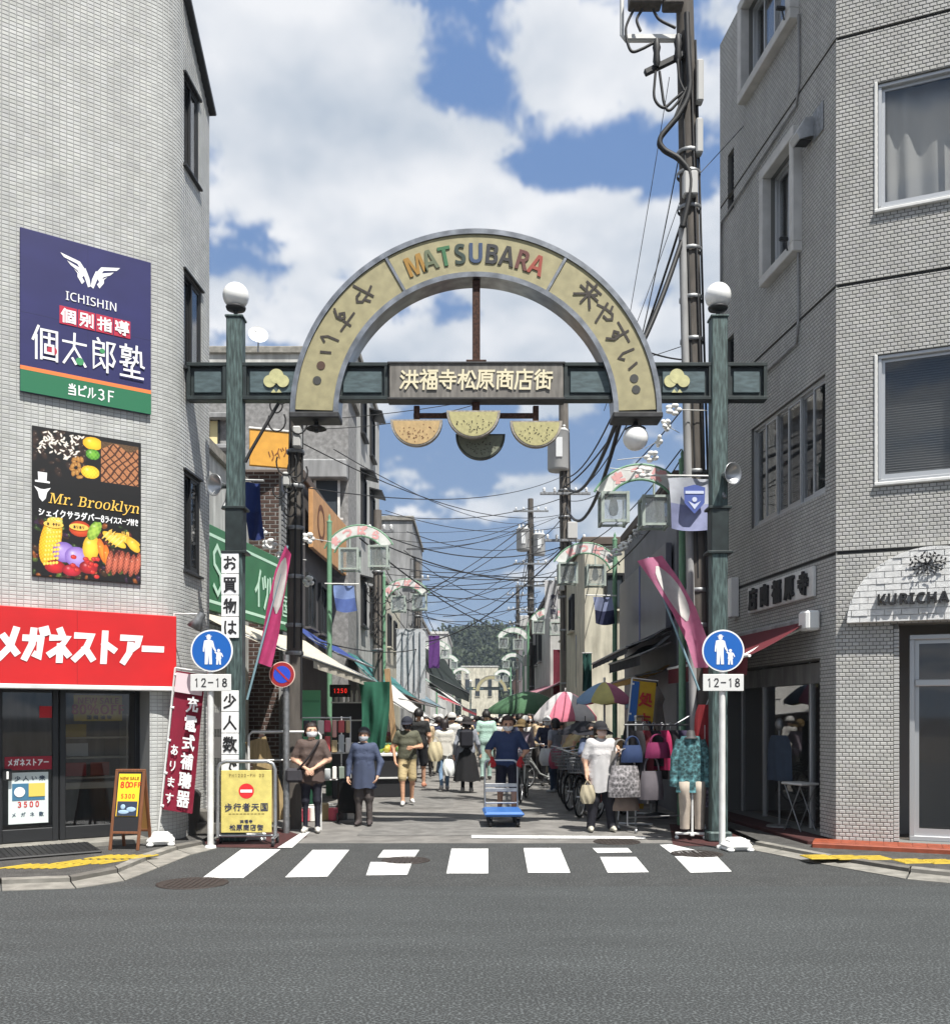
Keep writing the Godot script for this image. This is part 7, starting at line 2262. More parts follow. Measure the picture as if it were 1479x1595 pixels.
func pink_flag(tone: Material, label: String, pts_left: Array, pts_right: Array, d: float, pole: Array) -> void:
	var o := thing("pink_banner", label, "banner", at(pole[0], pole[1], d), 0.0, "pink market banners")
	var o0 := o.position
	var g := Geo.new()
	g.tube([Vector3.ZERO, at(pole[2], pole[3], d) - o0], 0.016, 8)
	part("pole", g, plain(120, 150, 160), o)
	var rows := []
	for j in pts_left.size():
		var a: Vector3 = at(pts_left[j][0], pts_left[j][1], d) - o0; var b: Vector3 = at(pts_right[j][0], pts_right[j][1], d) - o0
		var row := []
		for i in 7:
			var u := i / 6.0
			row.append(a.lerp(b, u) + Vector3(0, 0, 0.07 * sin(u * 5.0 + j * 0.9)))
		rows.append(row)
	rows.reverse()
	g = Geo.new()
	g.sheet(rows)
	part("cloth", g, tone, o)
	# the printed oval follows the same cloth, a little proud of it
	var oval := []
	for j in 9:
		var t := 0.35 + 2.0 * j / 8.0
		var k := int(t); var f := t - k
		var a: Vector3 = at(pts_left[k][0], pts_left[k][1], d).lerp(at(pts_left[k + 1][0], pts_left[k + 1][1], d), f) - o0; var b: Vector3 = at(pts_right[k][0], pts_right[k][1], d).lerp(at(pts_right[k + 1][0], pts_right[k + 1][1], d), f) - o0
		var row := []
		for i in 7:
			var u := 0.52 + (i / 6.0 - 0.5) * 0.72 * sqrt(maxf(0.02, 1.0 - pow(j / 4.0 - 1.0, 2)))
			row.append(a.lerp(b, u) + Vector3(0, 0, 0.07 * sin(u * 5.0 + t * 0.9) + 0.008))
		oval.append(row)
	oval.reverse()
	g = Geo.new()
	g.sheet(oval)
	part("white_oval", g, cloth(236, 232, 228, 0.5), o)

func flag(label: String, px: float, py: float, d: float, w: float, h: float, upper: Material, lower: Material, crest: bool) -> void:
	var o := thing("street_flag", label, "flag", at(px, py, d), 0.0, "street flags on short arms")
	var g := Geo.new()
	g.tube([Vector3(-w * 0.9, 0.04, 0), Vector3(w * 0.75, 0.03, 0)], 0.014, 6)
	part("arm", g, M.white_paint, o)
	for part_k in 2:
		var rows := []
		for j in 7:
			var row := []
			for i in 9:
				var u := i / 8.0; var v := (j / 6.0 + part_k) / 2.0
				row.append(Vector3((u - 0.5) * w + 0.06 * v, -h * v - 0.05 * sin(u * 3.0) * v, 0.05 * sin(u * 6.0 + v * 4.0)))
			rows.append(row)
		rows.reverse()
		g = Geo.new()
		g.sheet(rows)
		part("cloth", g, upper if part_k == 0 else lower, o)
	if crest:
		g = Geo.new()
		g.prism(Vector3(0.03, -h * 0.45, 0.065), Vector3.RIGHT, Vector3.UP, PackedVector2Array([Vector2(-0.15, 0.17), Vector2(0.0, 0.21), Vector2(0.15, 0.17), Vector2(0.14, -0.05), Vector2(0.0, -0.2), Vector2(-0.14, -0.05)]), 0.004)
		part("shield", g, plain(74, 92, 160), o)
		g = Geo.new()
		g.box(Vector3(0.03, -h * 0.45 + 0.1, 0.073), Vector3(0.26, 0.04, 0.004)); g.lathe(Vector3(0.03, -h * 0.45, 0.075), [[0.035, 0.0], [0.0, 0.0]], 12, Basis(Vector3.RIGHT, PI / 2))
		g.prism(Vector3(0.03, -h * 0.45 - 0.04, 0.072), Vector3.RIGHT, Vector3.UP, PackedVector2Array([Vector2(-0.09, 0.02), Vector2(0.0, -0.03), Vector2(0.09, 0.02), Vector2(0.0, -0.1)]), 0.002)
		part("shield_mark", g, plain(196, 204, 226), o)

func packets_rack() -> void:
	# rack of packaged goods under the white awning
	var d := 15.3
	var o := thing("goods_rack", "white wire rack hung with packaged household goods under the white awning", "display rack", Vector3(gx(497, d), 0, -d), 0.5)
	var g := Geo.new()
	for x: float in [-0.45, 0.45]:
		for z: float in [-0.2, 0.2]: g.tube([Vector3(x, 0, z), Vector3(x, 1.62, z)], 0.014, 6)
	for y: float in [0.2, 0.62, 1.04, 1.6]:
		for z: float in [-0.2, 0.2]: g.tube([Vector3(-0.45, y, z), Vector3(0.45, y, z)], 0.012, 6)
		for k in 9: g.tube([Vector3(-0.44 + k * 0.11, y, -0.2), Vector3(-0.44 + k * 0.11, y, 0.2)], 0.005, 4, false)
	part("wire_frame", g, M.white_paint, o)
	var tones := [[214, 206, 196], [196, 84, 84], [230, 226, 220], [90, 84, 80], [214, 160, 150], [186, 190, 190], [60, 60, 64], [206, 70, 96], [190, 170, 130], [120, 130, 120]]
	var k := 0
	for y: float in [0.63, 1.05, 1.5]:
		for i in 8:
			k += 1
			var h := rng.randf_range(0.16, 0.3); var w := rng.randf_range(0.07, 0.11)
			g = Geo.new()
			g.bevel(Vector3(0, h / 2 if y < 1.2 else -h / 2, 0), Vector3(w, h, 0.035), 0.012)
			var t: Array = tones[(k * 7) % 10]
			var p := lone("goods_packet", g, plain(t[0], t[1], t[2], 0.4), "small boxed packet on the white wire rack under the awning", "packet", "packets on the wire rack")
			p.transform = o.transform * Transform3D(Basis(Vector3.UP, rng.randf_range(-0.2, 0.2)), Vector3(-0.4 + i * 0.114, y + (0.0 if y < 1.2 else 0.06), 0.235))
	for i in 6:
		g = Geo.new()
		var s := 0.1 + 0.02 * (i % 3)
		g.bevel(Vector3(0, s, 0), Vector3(0.16, s * 2, 0.16), 0.02)
		var t: Array = [[216, 84, 104], [226, 222, 214], [170, 150, 110], [210, 92, 110], [90, 90, 88], [206, 200, 190]][i]
		lone("goods_box", g, plain(t[0], t[1], t[2], 0.5), "coloured box standing on the ground below the wire rack", "box", "boxes below the wire rack").transform = o.transform * Transform3D(Basis(Vector3.UP, 0.2 * i), Vector3(-0.4 + i * 0.16, 0.0, 0.38 + 0.03 * (i % 2)))
	# leaning yellow board in a white rail
	var lb := thing("leaning_board", "yellowish plywood sheet leaning inside a white rail by the slogan post", "board", Vector3(gx(415, 13.6), 0, -13.7))
	g = Geo.new()
	g.bevel(Vector3(0, 0.72, 0), Vector3(0.3, 1.2, 0.02), 0.004, Basis(Vector3.BACK, 0.3) * Basis(Vector3.UP, 0.3))
	part("sheet", g, mat("plywood", Color(0.40, 0.29, 0.14), 0.8, 0.0, ["wear", Vector3(4, 0.5, 4)]), lb)
	g = Geo.new()
	g.tube([Vector3(-0.25, 0, 0.1), Vector3(-0.25, 1.35, 0.1), Vector3(-0.2, 1.4, 0.1), Vector3(0.7, 1.4, 0.0), Vector3(0.75, 1.35, 0.0), Vector3(0.75, 0, 0.0)], 0.018, 8)
	g.tube([Vector3(-0.25, 1.0, 0.1), Vector3(0.75, 1.0, 0.0)], 0.014, 6)
	part("rail", g, M.white_paint, lb)
	# dark freezer with a lit-up clock, folding green screen
	var fz := thing("shop_cabinet", "dark grey stall cabinet with white shelf edges under the awning", "cabinet", Vector3(gx(545, 19.0), 0, -19.2))
	g = Geo.new()
	g.bevel(Vector3(0, 0.95, 0), Vector3(0.7, 1.9, 0.5), 0.02)
	part("cabinet_body", g, plain(52, 50, 54), fz)
	g = Geo.new()
	for y: float in [1.1, 1.55, 1.9]: g.bevel(Vector3(0, y, 0.26), Vector3(0.72, 0.025, 0.04), 0.004)
	part("shelf_edge", g, M.white_plastic, fz)
	for i in 5:
		g = Geo.new()
		g.lathe(Vector3.ZERO, [[0.0, 0.0], [0.03, 0.0], [0.03, 0.14], [0.012, 0.18], [0.012, 0.22], [0.0, 0.22]], 8)
		lone("bottle", g, plain(200, 200, 196, 0.3), "small white bottle on the dark stall cabinet", "bottle", "bottles on the stall cabinet").position = fz.position + Vector3(-0.26 + i * 0.1, 1.913, 0.26)
	var cl := thing("digital_clock", "black box clock with red figures above the stall cabinet", "clock", Vector3(gx(530, 18.6), 2.0, -18.6))
	g = Geo.new()
	g.bevel(Vector3(0, 0.12, 0), Vector3(0.4, 0.24, 0.1), 0.01)
	part("case", g, M.ink, cl)
	g = Geo.new()
	line(g, "1250", Vector3(-0.1, 0.12, 0.053), Vector3(0.07, 0, 0), Vector3.RIGHT, Vector3.UP, 0.06, 0.09, 0.012)
	var rd := mat("red_digit", Color(0.5, 0.05, 0.03), 0.5)
	rd.emission_enabled = true; rd.emission = Color(1, 0.15, 0.1); rd.emission_energy_multiplier = 0.6
	part("digits", g, rd, cl)
	var sc := thing("green_screen", "pale green folding screen panel standing behind the rack", "screen", Vector3(gx(478, 17.5), 0, -17.5))
	g = Geo.new()
	g.bevel(Vector3(0, 1.05, 0), Vector3(0.5, 2.1, 0.03), 0.006)
	part("panel", g, plain(110, 190, 146), sc)
	g = Geo.new()
	for y: float in [0.7, 1.4, 1.9]: g.box(Vector3(0, y, 0.022), Vector3(0.46, 0.04, 0.012))
	part("batten", g, plain(96, 168, 130), sc)
	# green tarpaulin hung at the end of the white awning
	var rows := []
	var tp := at(583, 1062, 18.0)
	for j in 13:
		var row := []
		for i in 25:
			var u := i / 24.0; var v := j / 12.0
			var w := 0.58 * (1.0 - 0.28 * v)
			row.append(Vector3((u - 0.5) * w + 0.02 * sin(v * 4.0), -1.15 * v - 0.12 * v * sin(u * 2.4) , 0.05 * sin(u * 15.0 + v * 2.0) * (0.5 + v * 0.5) + 0.04 * sin(u * 7.0 - v * 5.0)))
		rows.append(row)
	rows.reverse()
	g = Geo.new()
	g.sheet(rows)
	lone("green_tarpaulin", g, cloth(36, 104, 80, 0.3), "crumpled dark green tarpaulin hanging from the awning end", "tarpaulin").position = tp
	# stall trestle and produce beyond
	var tb := thing("stall_table", "white-edged stall counter with black shelf under the teal awning", "counter", Vector3(gx(592, 19.6), 0, -20.0), 0.2)
	g = Geo.new()
	g.bevel(Vector3(0, 0.86, 0), Vector3(1.1, 0.06, 1.6), 0.01)
	part("counter_top", g, M.white_paint, tb)
	g = Geo.new()
	g.box(Vector3(0, 0.42, 0), Vector3(1.0, 0.8, 1.5))
	part("counter_body", g, M.ink, tb)
	g = Geo.new()
	for x: float in [-0.53, 0.53]: g.box(Vector3(x, 0.42, 0.79), Vector3(0.04, 0.82, 0.04))
	g.box(Vector3(0, 0.4, 0.79), Vector3(1.02, 0.03, 0.03))
	part("counter_frame", g, M.white_paint, tb)
	for i in 22:
		g = Geo.new()
		var r := rng.randf_range(0.045, 0.085)
		g.ball(Vector3(0, r, 0), Vector3(r, r * rng.randf_range(0.8, 1.1), r), 10, 7)
		g.tube([Vector3(0, r * 1.8, 0), Vector3(0.01, r * 2.2, 0)], 0.008, 4)
		var gr: Array = [[110, 140, 60], [170, 160, 60], [190, 90, 60], [86, 120, 56]][i % 4]
		lone("vegetable", g, plain(gr[0], gr[1], gr[2], 0.5), "round vegetable heaped on the white-edged counter", "vegetable", "vegetables on the stall counter").position = tb.position + Vector3(-0.45 + (i % 8) * 0.12, 0.89, 0.6 - int(i / 8.0) * 0.2)
	var pk := thing("wooden_plank", "long pale wooden plank propped upright before the stalls", "plank", at(612, 1190, 21.5) * Vector3(1, 0, 1))
	g = Geo.new()
	g.bevel(Vector3(0, 1.35, 0), Vector3(0.13, 2.7, 0.04), 0.006, Basis(Vector3.BACK, 0.1))
	g.bevel(Vector3(0.02, 1.35, -0.05), Vector3(0.05, 2.5, 0.05), 0.006, Basis(Vector3.BACK, 0.1))
	part("plank", g, mat("pale_wood", Color(0.45, 0.29, 0.15), 0.75, 0.0, ["wear", Vector3(4, 0.4, 4)]), pk)

func clothes_display() -> void:
	var g: Geo
	# mannequin stand with turquoise blouse and beige trousers
	var m := thing("dress_form", "headless dress form in turquoise patterned blouse and beige trousers", "mannequin", Vector3(gx(1075, 12.65), 0.0, -12.65), -0.1)
	g = Geo.new()
	g.bevel(Vector3(0, 0.08, 0), Vector3(0.4, 0.035, 0.05), 0.008); g.bevel(Vector3(0, 0.08, 0.0), Vector3(0.05, 0.035, 0.36), 0.008)
	g.tube([Vector3(0.02, 0.08, 0), Vector3(0.02, 1.36, 0)], 0.016, 8)
	for x: float in [-0.18, 0.18]: g.lathe(Vector3(x, 0.03, 0), [[0.0, -0.03], [0.025, -0.025], [0.025, 0.025], [0.0, 0.03]], 10, Basis(Vector3.RIGHT, PI / 2))
	part("stand", g, M.white_paint, m)
	g = Geo.new()
	g.lathe(Vector3(0, 1.33, 0), [[0.1, 0.0], [0.06, 0.04], [0.05, 0.1], [0.0, 0.11]], 14)
	part("neck", g, plain(54, 52, 52), m)
	g = Geo.new()
	hanging_cloth(g, Vector3(0, 1.36, 0), 0.36, 0.74, 0.06, 0.5)
	for s: float in [-1.0, 1.0]: g.tube(_curve([Vector3(s * 0.14, 1.31, 0), Vector3(s * 0.21, 1.08, 0.01), Vector3(s * 0.225, 0.76, 0.02), Vector3(s * 0.23, 0.7, 0.02)]), 0.052, 10)
	var floral := mat("blouse_print", Color(0.26, 0.66, 0.72), 0.85, 0.0, ["floral", 1.1], ["grain", 5.0])
	part("blouse", g, floral, m)
	g = Geo.new()
	for s: float in [-1.0, 1.0]:
		g.lathe(Vector3(s * 0.095 + 0.02, 0.14, 0.0), [[0.062, 0.0], [0.07, 0.25], [0.085, 0.5], [0.09, 0.62], [0.0, 0.64]], 12, Basis.from_scale(Vector3(1, 1, 0.75)))
	part("trousers", g, cloth(206, 192, 176), m)
	# rail with jackets behind
	var rl := thing("clothes_rail", "chrome clothes rail on casters hung with bags and tops", "clothes rail", Vector3(gx(1030, 13.7), 0, -13.7), 0.35)
	g = Geo.new()
	for x: float in [-0.55, 0.55]:
		g.tube([Vector3(x, 0.08, 0), Vector3(x, 1.5, 0)], 0.014, 8); g.tube([Vector3(x, 0.08, -0.25), Vector3(x, 0.08, 0.25)], 0.014, 8)
		for z: float in [-0.24, 0.24]: g.ball(Vector3(x, 0.035, z), Vector3(0.03, 0.035, 0.03), 8, 6)
	g.tube([Vector3(-0.6, 1.5, 0), Vector3(0.6, 1.5, 0)], 0.014, 8); g.tube([Vector3(-0.55, 0.2, 0), Vector3(0.55, 0.2, 0)], 0.012, 8)
	g.tube([Vector3(0.2, 1.5, 0.02), Vector3(0.7, 1.78, 0.1)], 0.014, 8)
	part("rail_frame", g, M.steel, rl)
	for q in [[-0.42, 0.62, 40, 36, 40, "black sleeveless top"], [-0.3, 0.66, 120, 26, 40, "dark red cardigan"], [-0.14, 0.5, 26, 24, 28, "black knitted vest"], [0.0, 0.56, 190, 40, 96, "bright pink blouse"], [0.14, 0.7, 36, 34, 40, "charcoal jacket"], [0.3, 0.62, 70, 60, 90, "dark violet tunic"]]:
		var t := thing("hanging_garment", "%s on a hanger on the chrome clothes rail" % q[5], "garment", rl.position, 0.35, "garments on the clothes rail")
		g = Geo.new()
		hanging_cloth(g, Vector3(q[0], 1.42, 0), 0.36, q[1], 0.1, q[0] * 9.0, Vector3(0.35, 0, 0.94).normalized())
		part("cloth", g, cloth(q[2], q[3], q[4]), t)
		g = Geo.new()
		g.tube(_curve([Vector3(q[0], 1.42, 0), Vector3(q[0], 1.46, 0), Vector3(q[0] + 0.02, 1.52, 0), Vector3(q[0], 1.53, 0.0), Vector3(q[0] - 0.015, 1.515, 0)]), 0.005, 5)
		part("hook", g, M.steel, t)
	var pos := rl.position
	handbag(pos + Vector3(-0.47, 1.22, 0.3), Vector3(0.34, 0.24, 0.14), 0.3, cloth(40, 62, 104), "navy blue soft handbag on the clothes rail")
	handbag(pos + Vector3(-0.62, 1.14, 0.22), Vector3(0.36, 0.3, 0.12), 0.4, cloth(126, 122, 118), "grey slouch handbag on the clothes rail")
	handbag(pos + Vector3(-0.12, 1.26, 0.34), Vector3(0.36, 0.22, 0.13), 0.1, cloth(132, 30, 84), "magenta shoulder bag on the clothes rail")
	handbag(pos + Vector3(-0.58, 0.94, 0.34), Vector3(0.48, 0.44, 0.16), 0.2, mat("bag_print", Color(0.72, 0.68, 0.70), 0.6, 0.0, ["floral", 1.2]), "large white printed tote bag low on the clothes rail")
	handbag(pos + Vector3(-0.2, 0.86, 0.3), Vector3(0.34, 0.4, 0.14), 0.0, cloth(112, 106, 112), "grey lilac handbag low on the clothes rail")
	handbag(pos + Vector3(-0.55, 0.5, 0.2), Vector3(0.42, 0.2, 0.12), 0.2, cloth(150, 132, 120), "flat beige bag at the foot of the clothes rail")
	var fb := mat("lilac_print", Color(0.42, 0.38, 0.52), 0.85, 0.0, ["floral", 1.4])
	for q in [[1106, 12.9, 1.15, 0.74, 0.3], [1097, 13.1, 1.2, 0.7, -0.4]]:
		var t := thing("printed_shirt", "lilac patterned shirt hanging behind the turquoise blouse", "garment", Vector3(gx(q[0], q[1]), 0, -q[1]), q[4], "lilac shirts behind the dress form")
		g = Geo.new()
		hanging_cloth(g, Vector3(0, q[2], 0), 0.34, q[3], 0.15, q[0])
		part("cloth", g, fb, t)
		g = Geo.new()
		g.tube([Vector3(0, q[2] - 0.02, 0), Vector3(0, q[2] + 0.3, 0)], 0.006, 5)
		part("hook", g, M.steel, t)
	var rc := thing("red_coat", "long dark red garment hanging on the gate post side", "garment", Vector3(gx(1098, 13.3), 0, -13.3))
	g = Geo.new()
	hanging_cloth(g, Vector3(0, 1.78, 0), 0.3, 0.8, 0.1, 2.0)
	part("cloth", g, cloth(142, 28, 36), rc)
	g = Geo.new()
	g.tube([Vector3(0, 1.74, 0), Vector3(0.1, 2.0, 0)], 0.006, 5)
	part("hook", g, M.steel, rc)
	# folded beige parasol
	var fp := thing("folded_parasol", "folded grey-beige parasol standing behind the clothes rail", "umbrella", Vector3(gx(1022, 15.4), 0, -15.4))
	g = Geo.new()
	var rows := []
	for j in 13:
		var row := []
		for i in 25:
			var t := TAU * i / 24.0; var v := j / 12.0
			var rr := (0.03 + 0.17 * pow(1 - v, 0.7)) * (1.0 + 0.22 * sin(t * 6.0) * (1 - v)) if j < 10 else (0.10 * (12 - j) / 2.0 + 0.03)
			row.append(Vector3(cos(t) * rr, 0.9 + 1.2 * v, -sin(t) * rr))
		rows.append(row)
	g.sheet(rows)
	part("canopy", g, cloth(150, 142, 134), fp)
	g = Geo.new()
	g.tube([Vector3(0, 0, 0), Vector3(0, 2.2, 0)], 0.02, 8)
	g.lathe(Vector3.ZERO, [[0.2, 0.0], [0.2, 0.06], [0.03, 0.1]], 12)
	part("pole", g, M.frame_dark, fp)
	# pharmacy banner
	var b := banner("pharmacy_banner", "yellow and blue vertical pharmacy banner with red characters", Vector3(gx(962, 15.0), 0, -15.0), at(984, 1056, 15.0), 0.36, Vector3(1, -0.12, 0).normalized(), cloth(226, 184, 44, 0.4), 0.1, 0.03)
	g = Geo.new()
	for i in 6: glyph(g, "処方せん受付"[i], b[1] * (0.86 - i * 0.145) + b[2] * 0.235 + b[3] * 0.04, b[2], b[1].normalized(), 0.2, 0.22, 0.034)
	part("lettering", g, plain(170, 30, 24), b[0])
	g = Geo.new()
	g.quad(b[1] * 0.1 + b[2] * 0.01 + b[3] * 0.006, b[1] * 0.1 + b[2] * 0.12 + b[3] * 0.012, b[1] * 0.98 + b[2] * 0.12 + b[3] * 0.012, b[1] * 0.98 + b[2] * 0.01 + b[3] * 0.006)
	part("blue_edge", g, plain(36, 92, 160), b[0])
	# dim mannequin torso and table in the side shop
	var tm := thing("shop_torso", "dark blue shirt on a stand inside the shaded side shop", "mannequin", Vector3(gx(1213, 13.2), 0.11, -13.2), -1.0)
	g = Geo.new()
	hanging_cloth(g, Vector3(0, 1.25, 0), 0.4, 0.62, 0.1, 1.0)
	part("shirt", g, cloth(70, 84, 104), tm)
	g = Geo.new()
	g.tube([Vector3(0, 0, 0), Vector3(0, 1.35, 0)], 0.015, 8); g.ball(Vector3(0, 1.4, 0), Vector3(0.06, 0.09, 0.06), 10, 8); g.lathe(Vector3.ZERO, [[0.18, 0.0], [0.17, 0.02], [0.0, 0.03]], 14)
	part("stand", g, M.steel_dull, tm)
	var ft := thing("folding_table", "small folding table with crossed legs in the side shop doorway", "table", Vector3(gx(1245, 12.75), 0.11, -12.75), -1.2)
	g = Geo.new()
	g.bevel(Vector3(0, 0.62, 0), Vector3(0.4, 0.03, 0.3), 0.01)
	part("table_top", g, M.white_paint, ft)
	for s: float in [-1.0, 1.0]:
		for z: float in [-0.12, 0.12]:
			g = Geo.new()
			g.tube([Vector3(-0.16 * s, 0.0, z), Vector3(0.16 * s, 0.61, z)], 0.01, 6)
			part("leg", g, M.steel_dull, ft)

func platform_cart() -> void:
	var o := thing("platform_cart", "blue platform hand cart with steel push handle", "cart", Vector3(gx(783, 14.2), 0, -14.35), 0.03)
	var g := Geo.new()
	g.bevel(Vector3(0, 0.2, 0), Vector3(0.56, 0.07, 0.86), 0.02)
	g.bevel(Vector3(0, 0.2, 0), Vector3(0.58, 0.03, 0.88), 0.01)
	part("deck", g, mat("cart_blue", lin(48, 104, 176), 0.4, 0.0, ["mottle", 2.0]), o)
	g = Geo.new()
	g.tube(_curve([Vector3(-0.25, 0.22, -0.38), Vector3(-0.25, 0.82, -0.4), Vector3(-0.22, 0.93, -0.42), Vector3(-0.12, 0.95, -0.42), Vector3(0.12, 0.95, -0.42), Vector3(0.22, 0.93, -0.42), Vector3(0.25, 0.82, -0.4), Vector3(0.25, 0.22, -0.38)]), 0.016, 8)
	part("handle", g, M.steel, o)
	g = Geo.new()
	g.bevel(Vector3(0, 0.5, -0.37), Vector3(0.5, 0.055, 0.012), 0.004); g.bevel(Vector3(0, 0.57, -0.37), Vector3(0.5, 0.055, 0.012), 0.004); g.bevel(Vector3(0, 0.3, -0.38), Vector3(0.48, 0.02, 0.012), 0.004)
	part("cross_slat", g, M.steel, o)
	for x: float in [-0.2, 0.2]:
		for z: float in [-0.32, 0.32]:
			g = Geo.new()
			g.lathe(Vector3(x, 0.065, z), [[0.0, -0.02], [0.06, -0.02], [0.065, -0.012], [0.065, 0.012], [0.06, 0.02], [0.0, 0.02]], 16, Basis(Vector3.BACK, PI / 2), false)
			g.box(Vector3(x + 0.028, 0.1, z), Vector3(0.008, 0.12, 0.05)); g.box(Vector3(x - 0.028, 0.1, z), Vector3(0.008, 0.12, 0.05)); g.box(Vector3(x, 0.158, z), Vector3(0.07, 0.012, 0.07))
			part("caster", g, M.cable, o)
	var t := thing("shopping_trolley", "black two-wheeled shopping bag trolley beside the elderly person", "shopping trolley", Vector3(gx(541, 14.5), 0, -14.6), 0.3)
	g = Geo.new()
	g.bevel(Vector3(0, 0.42, 0), Vector3(0.3, 0.52, 0.24), 0.05)
	part("bag", g, cloth(16, 16, 18), t)
	g = Geo.new()
	g.tube([Vector3(-0.12, 0.12, -0.14), Vector3(-0.12, 0.9, -0.2), Vector3(0.12, 0.9, -0.2), Vector3(0.12, 0.12, -0.14)], 0.012, 6)
	part("frame", g, M.frame_dark, t)
	for x: float in [-0.14, 0.14]:
		g = Geo.new()
		g.lathe(Vector3(x, 0.075, -0.12), [[0.0, -0.012], [0.075, -0.012], [0.075, 0.012], [0.0, 0.012]], 14, Basis(Vector3.BACK, PI / 2), false)
		part("wheel", g, M.cable, t)

func stalls() -> void:
	var V := func(x: float, y: float, d: float) -> Vector3: return Vector3(x, y, -d)
	# left: [label, wall near, wall far, front far, front near, colour, valance]
	awning("cream canvas awning below the green sign", V.call(-4.2, 3.2, 14.4), V.call(-3.45, 3.15, 19.6), V.call(-1.95, 2.3, 18.9), V.call(-2.5, 2.5, 14.9), cloth(226, 218, 200, 0.5), 0.12)
	awning("royal blue awning beyond the cream one", V.call(-3.7, 3.5, 19.8), V.call(-3.5, 3.4, 24.6), V.call(-2.55, 2.85, 24.4), V.call(-2.9, 2.95, 20.2), cloth(52, 76, 150, 0.4), 0.0)
	awning("teal awning sloping behind the concrete pole", V.call(-3.3, 3.3, 24.8), V.call(-3.1, 3.2, 33.5), V.call(-1.75, 2.15, 31.0), V.call(-2.5, 2.45, 25.0), cloth(60, 128, 128, 0.4), 0.0)
	awning("brown awning low beneath the teal awning", V.call(-2.9, 2.5, 25.0), V.call(-2.6, 2.5, 33.0), V.call(-1.3, 1.95, 32.0), V.call(-2.0, 2.1, 25.2), cloth(128, 92, 76, 0.4), 0.0)
	awning("steel blue awning past the pale plank", V.call(-2.9, 3.0, 34.0), V.call(-2.7, 3.0, 40.0), V.call(-1.2, 1.95, 38.5), V.call(-1.9, 2.2, 34.0), cloth(120, 144, 156, 0.4), 0.0)
	awning("large dark green tarpaulin awning hanging over the street", V.call(-2.7, 5.0, 43.0), V.call(-1.6, 4.7, 52.0), V.call(-0.35, 3.0, 55.0), V.call(-2.1, 3.6, 44.0), cloth(26, 40, 36, 0.15), 0.5, 0.25)
	awning("pale green strip awning under the dark tarpaulin", V.call(-2.3, 3.4, 41.0), V.call(-1.9, 3.2, 50.0), V.call(-0.9, 2.5, 51.0), V.call(-1.9, 3.1, 41.0), cloth(150, 176, 160, 0.4), 0.0)
	awning("bright white awning beside the red one", V.call(-2.3, 3.2, 46.0), V.call(-1.6, 3.0, 58.0), V.call(-0.5, 2.15, 58.0), V.call(-1.4, 2.6, 47.0), cloth(232, 230, 226, 0.5), 0.0)
	awning("red awning far down the street", V.call(-2.4, 3.0, 60.0), V.call(-1.8, 3.0, 74.0), V.call(0.1, 1.95, 74.0), V.call(-0.8, 2.3, 60.0), cloth(176, 36, 52, 0.5), 0.2)
	awning("white sloping stall sheet behind the man in black", V.call(-2.6, 2.5, 22.5), V.call(-2.3, 2.5, 27.0), V.call(-1.1, 1.5, 27.0), V.call(-1.6, 1.75, 23.2), cloth(226, 224, 220, 0.4), 0.0)
	# right
	awning("black awning under the slate signboard", V.call(3.28, 3.15, 21.0), V.call(3.28, 3.15, 16.0), V.call(2.45, 2.75, 15.6), V.call(2.5, 2.75, 20.6), cloth(24, 26, 40, 0.1), 0.1)
	awning("black lower awning beside the green lamp pole", V.call(3.1, 2.9, 18.5), V.call(3.1, 2.9, 15.2), V.call(2.6, 2.6, 15.2), V.call(2.5, 2.6, 18.0), cloth(20, 22, 32, 0.1), 0.16)
	awning("crumpled ochre sheet roof behind the pharmacy banner", V.call(3.4, 2.5, 19.5), V.call(3.4, 2.55, 16.5), V.call(2.75, 2.32, 16.5), V.call(2.75, 2.3, 19.5), cloth(214, 168, 92, 0.5), 0.1, 0.12)
	awning("faded pink sheet awning above the striped parasol", V.call(3.4, 3.1, 42.0), V.call(3.0, 2.9, 31.0), V.call(1.9, 2.35, 31.0), V.call(1.6, 2.6, 42.0), cloth(196, 138, 150, 0.5), 0.05)
	parasol("pink and white striped parasol beside the advert pole", Vector3(gx(880, 23.5), 0, -23.5), 0.8, 2.25, [cloth(232, 228, 228, 0.6), cloth(226, 128, 150, 0.6)], 0.62)
	parasol("plain green parasol with white edge in the crowd", Vector3(gx(822, 31.0), 0, -31.0), 1.3, 2.45, [cloth(72, 112, 78, 0.5)], 0.55)
	parasol("rainbow parasol in blue yellow and pink", Vector3(gx(942, 16.6), 0, -16.7), 0.5, 2.22, [cloth(150, 184, 220, 0.7), cloth(246, 234, 150, 0.7), cloth(238, 150, 180, 0.7), cloth(170, 200, 228, 0.7)], 0.3)
	parasol("pale blue parasol behind the folded one", Vector3(gx(1032, 20.0), 0, -20.0), 0.8, 2.3, [cloth(150, 176, 200, 0.6)], 0.4)
	for q in [[[892, 18.2], 1.2, "black city bicycle with front basket parked by the crowd"], [[905, 17.0], 1.1, "dark bicycle parked second in the row"], [[918, 15.9], 1.15, "dark bicycle parked behind the woman in white"], [[880, 19.8], 1.3, "grey bicycle parked at the head of the row"], [[950, 15.4], 1.0, "black bicycle half hidden behind hanging bags"]]:
		bicycle(Vector3(gx(q[0][0], q[0][1]), 0, -q[0][1]), q[1] + PI, q[2], plain(30, 30, 34, 0.4))
	bicycle(Vector3(gx(815, 18.6), 0, -18.6), -PI / 2 - 0.15, "grey bicycle pushed by the person in the brown hat", plain(70, 74, 76, 0.4))
	bicycle(Vector3(gx(846, 21.5), 0, -21.5), 0.5 + PI, "silver bicycle behind the pink bag", plain(150, 152, 150, 0.4))
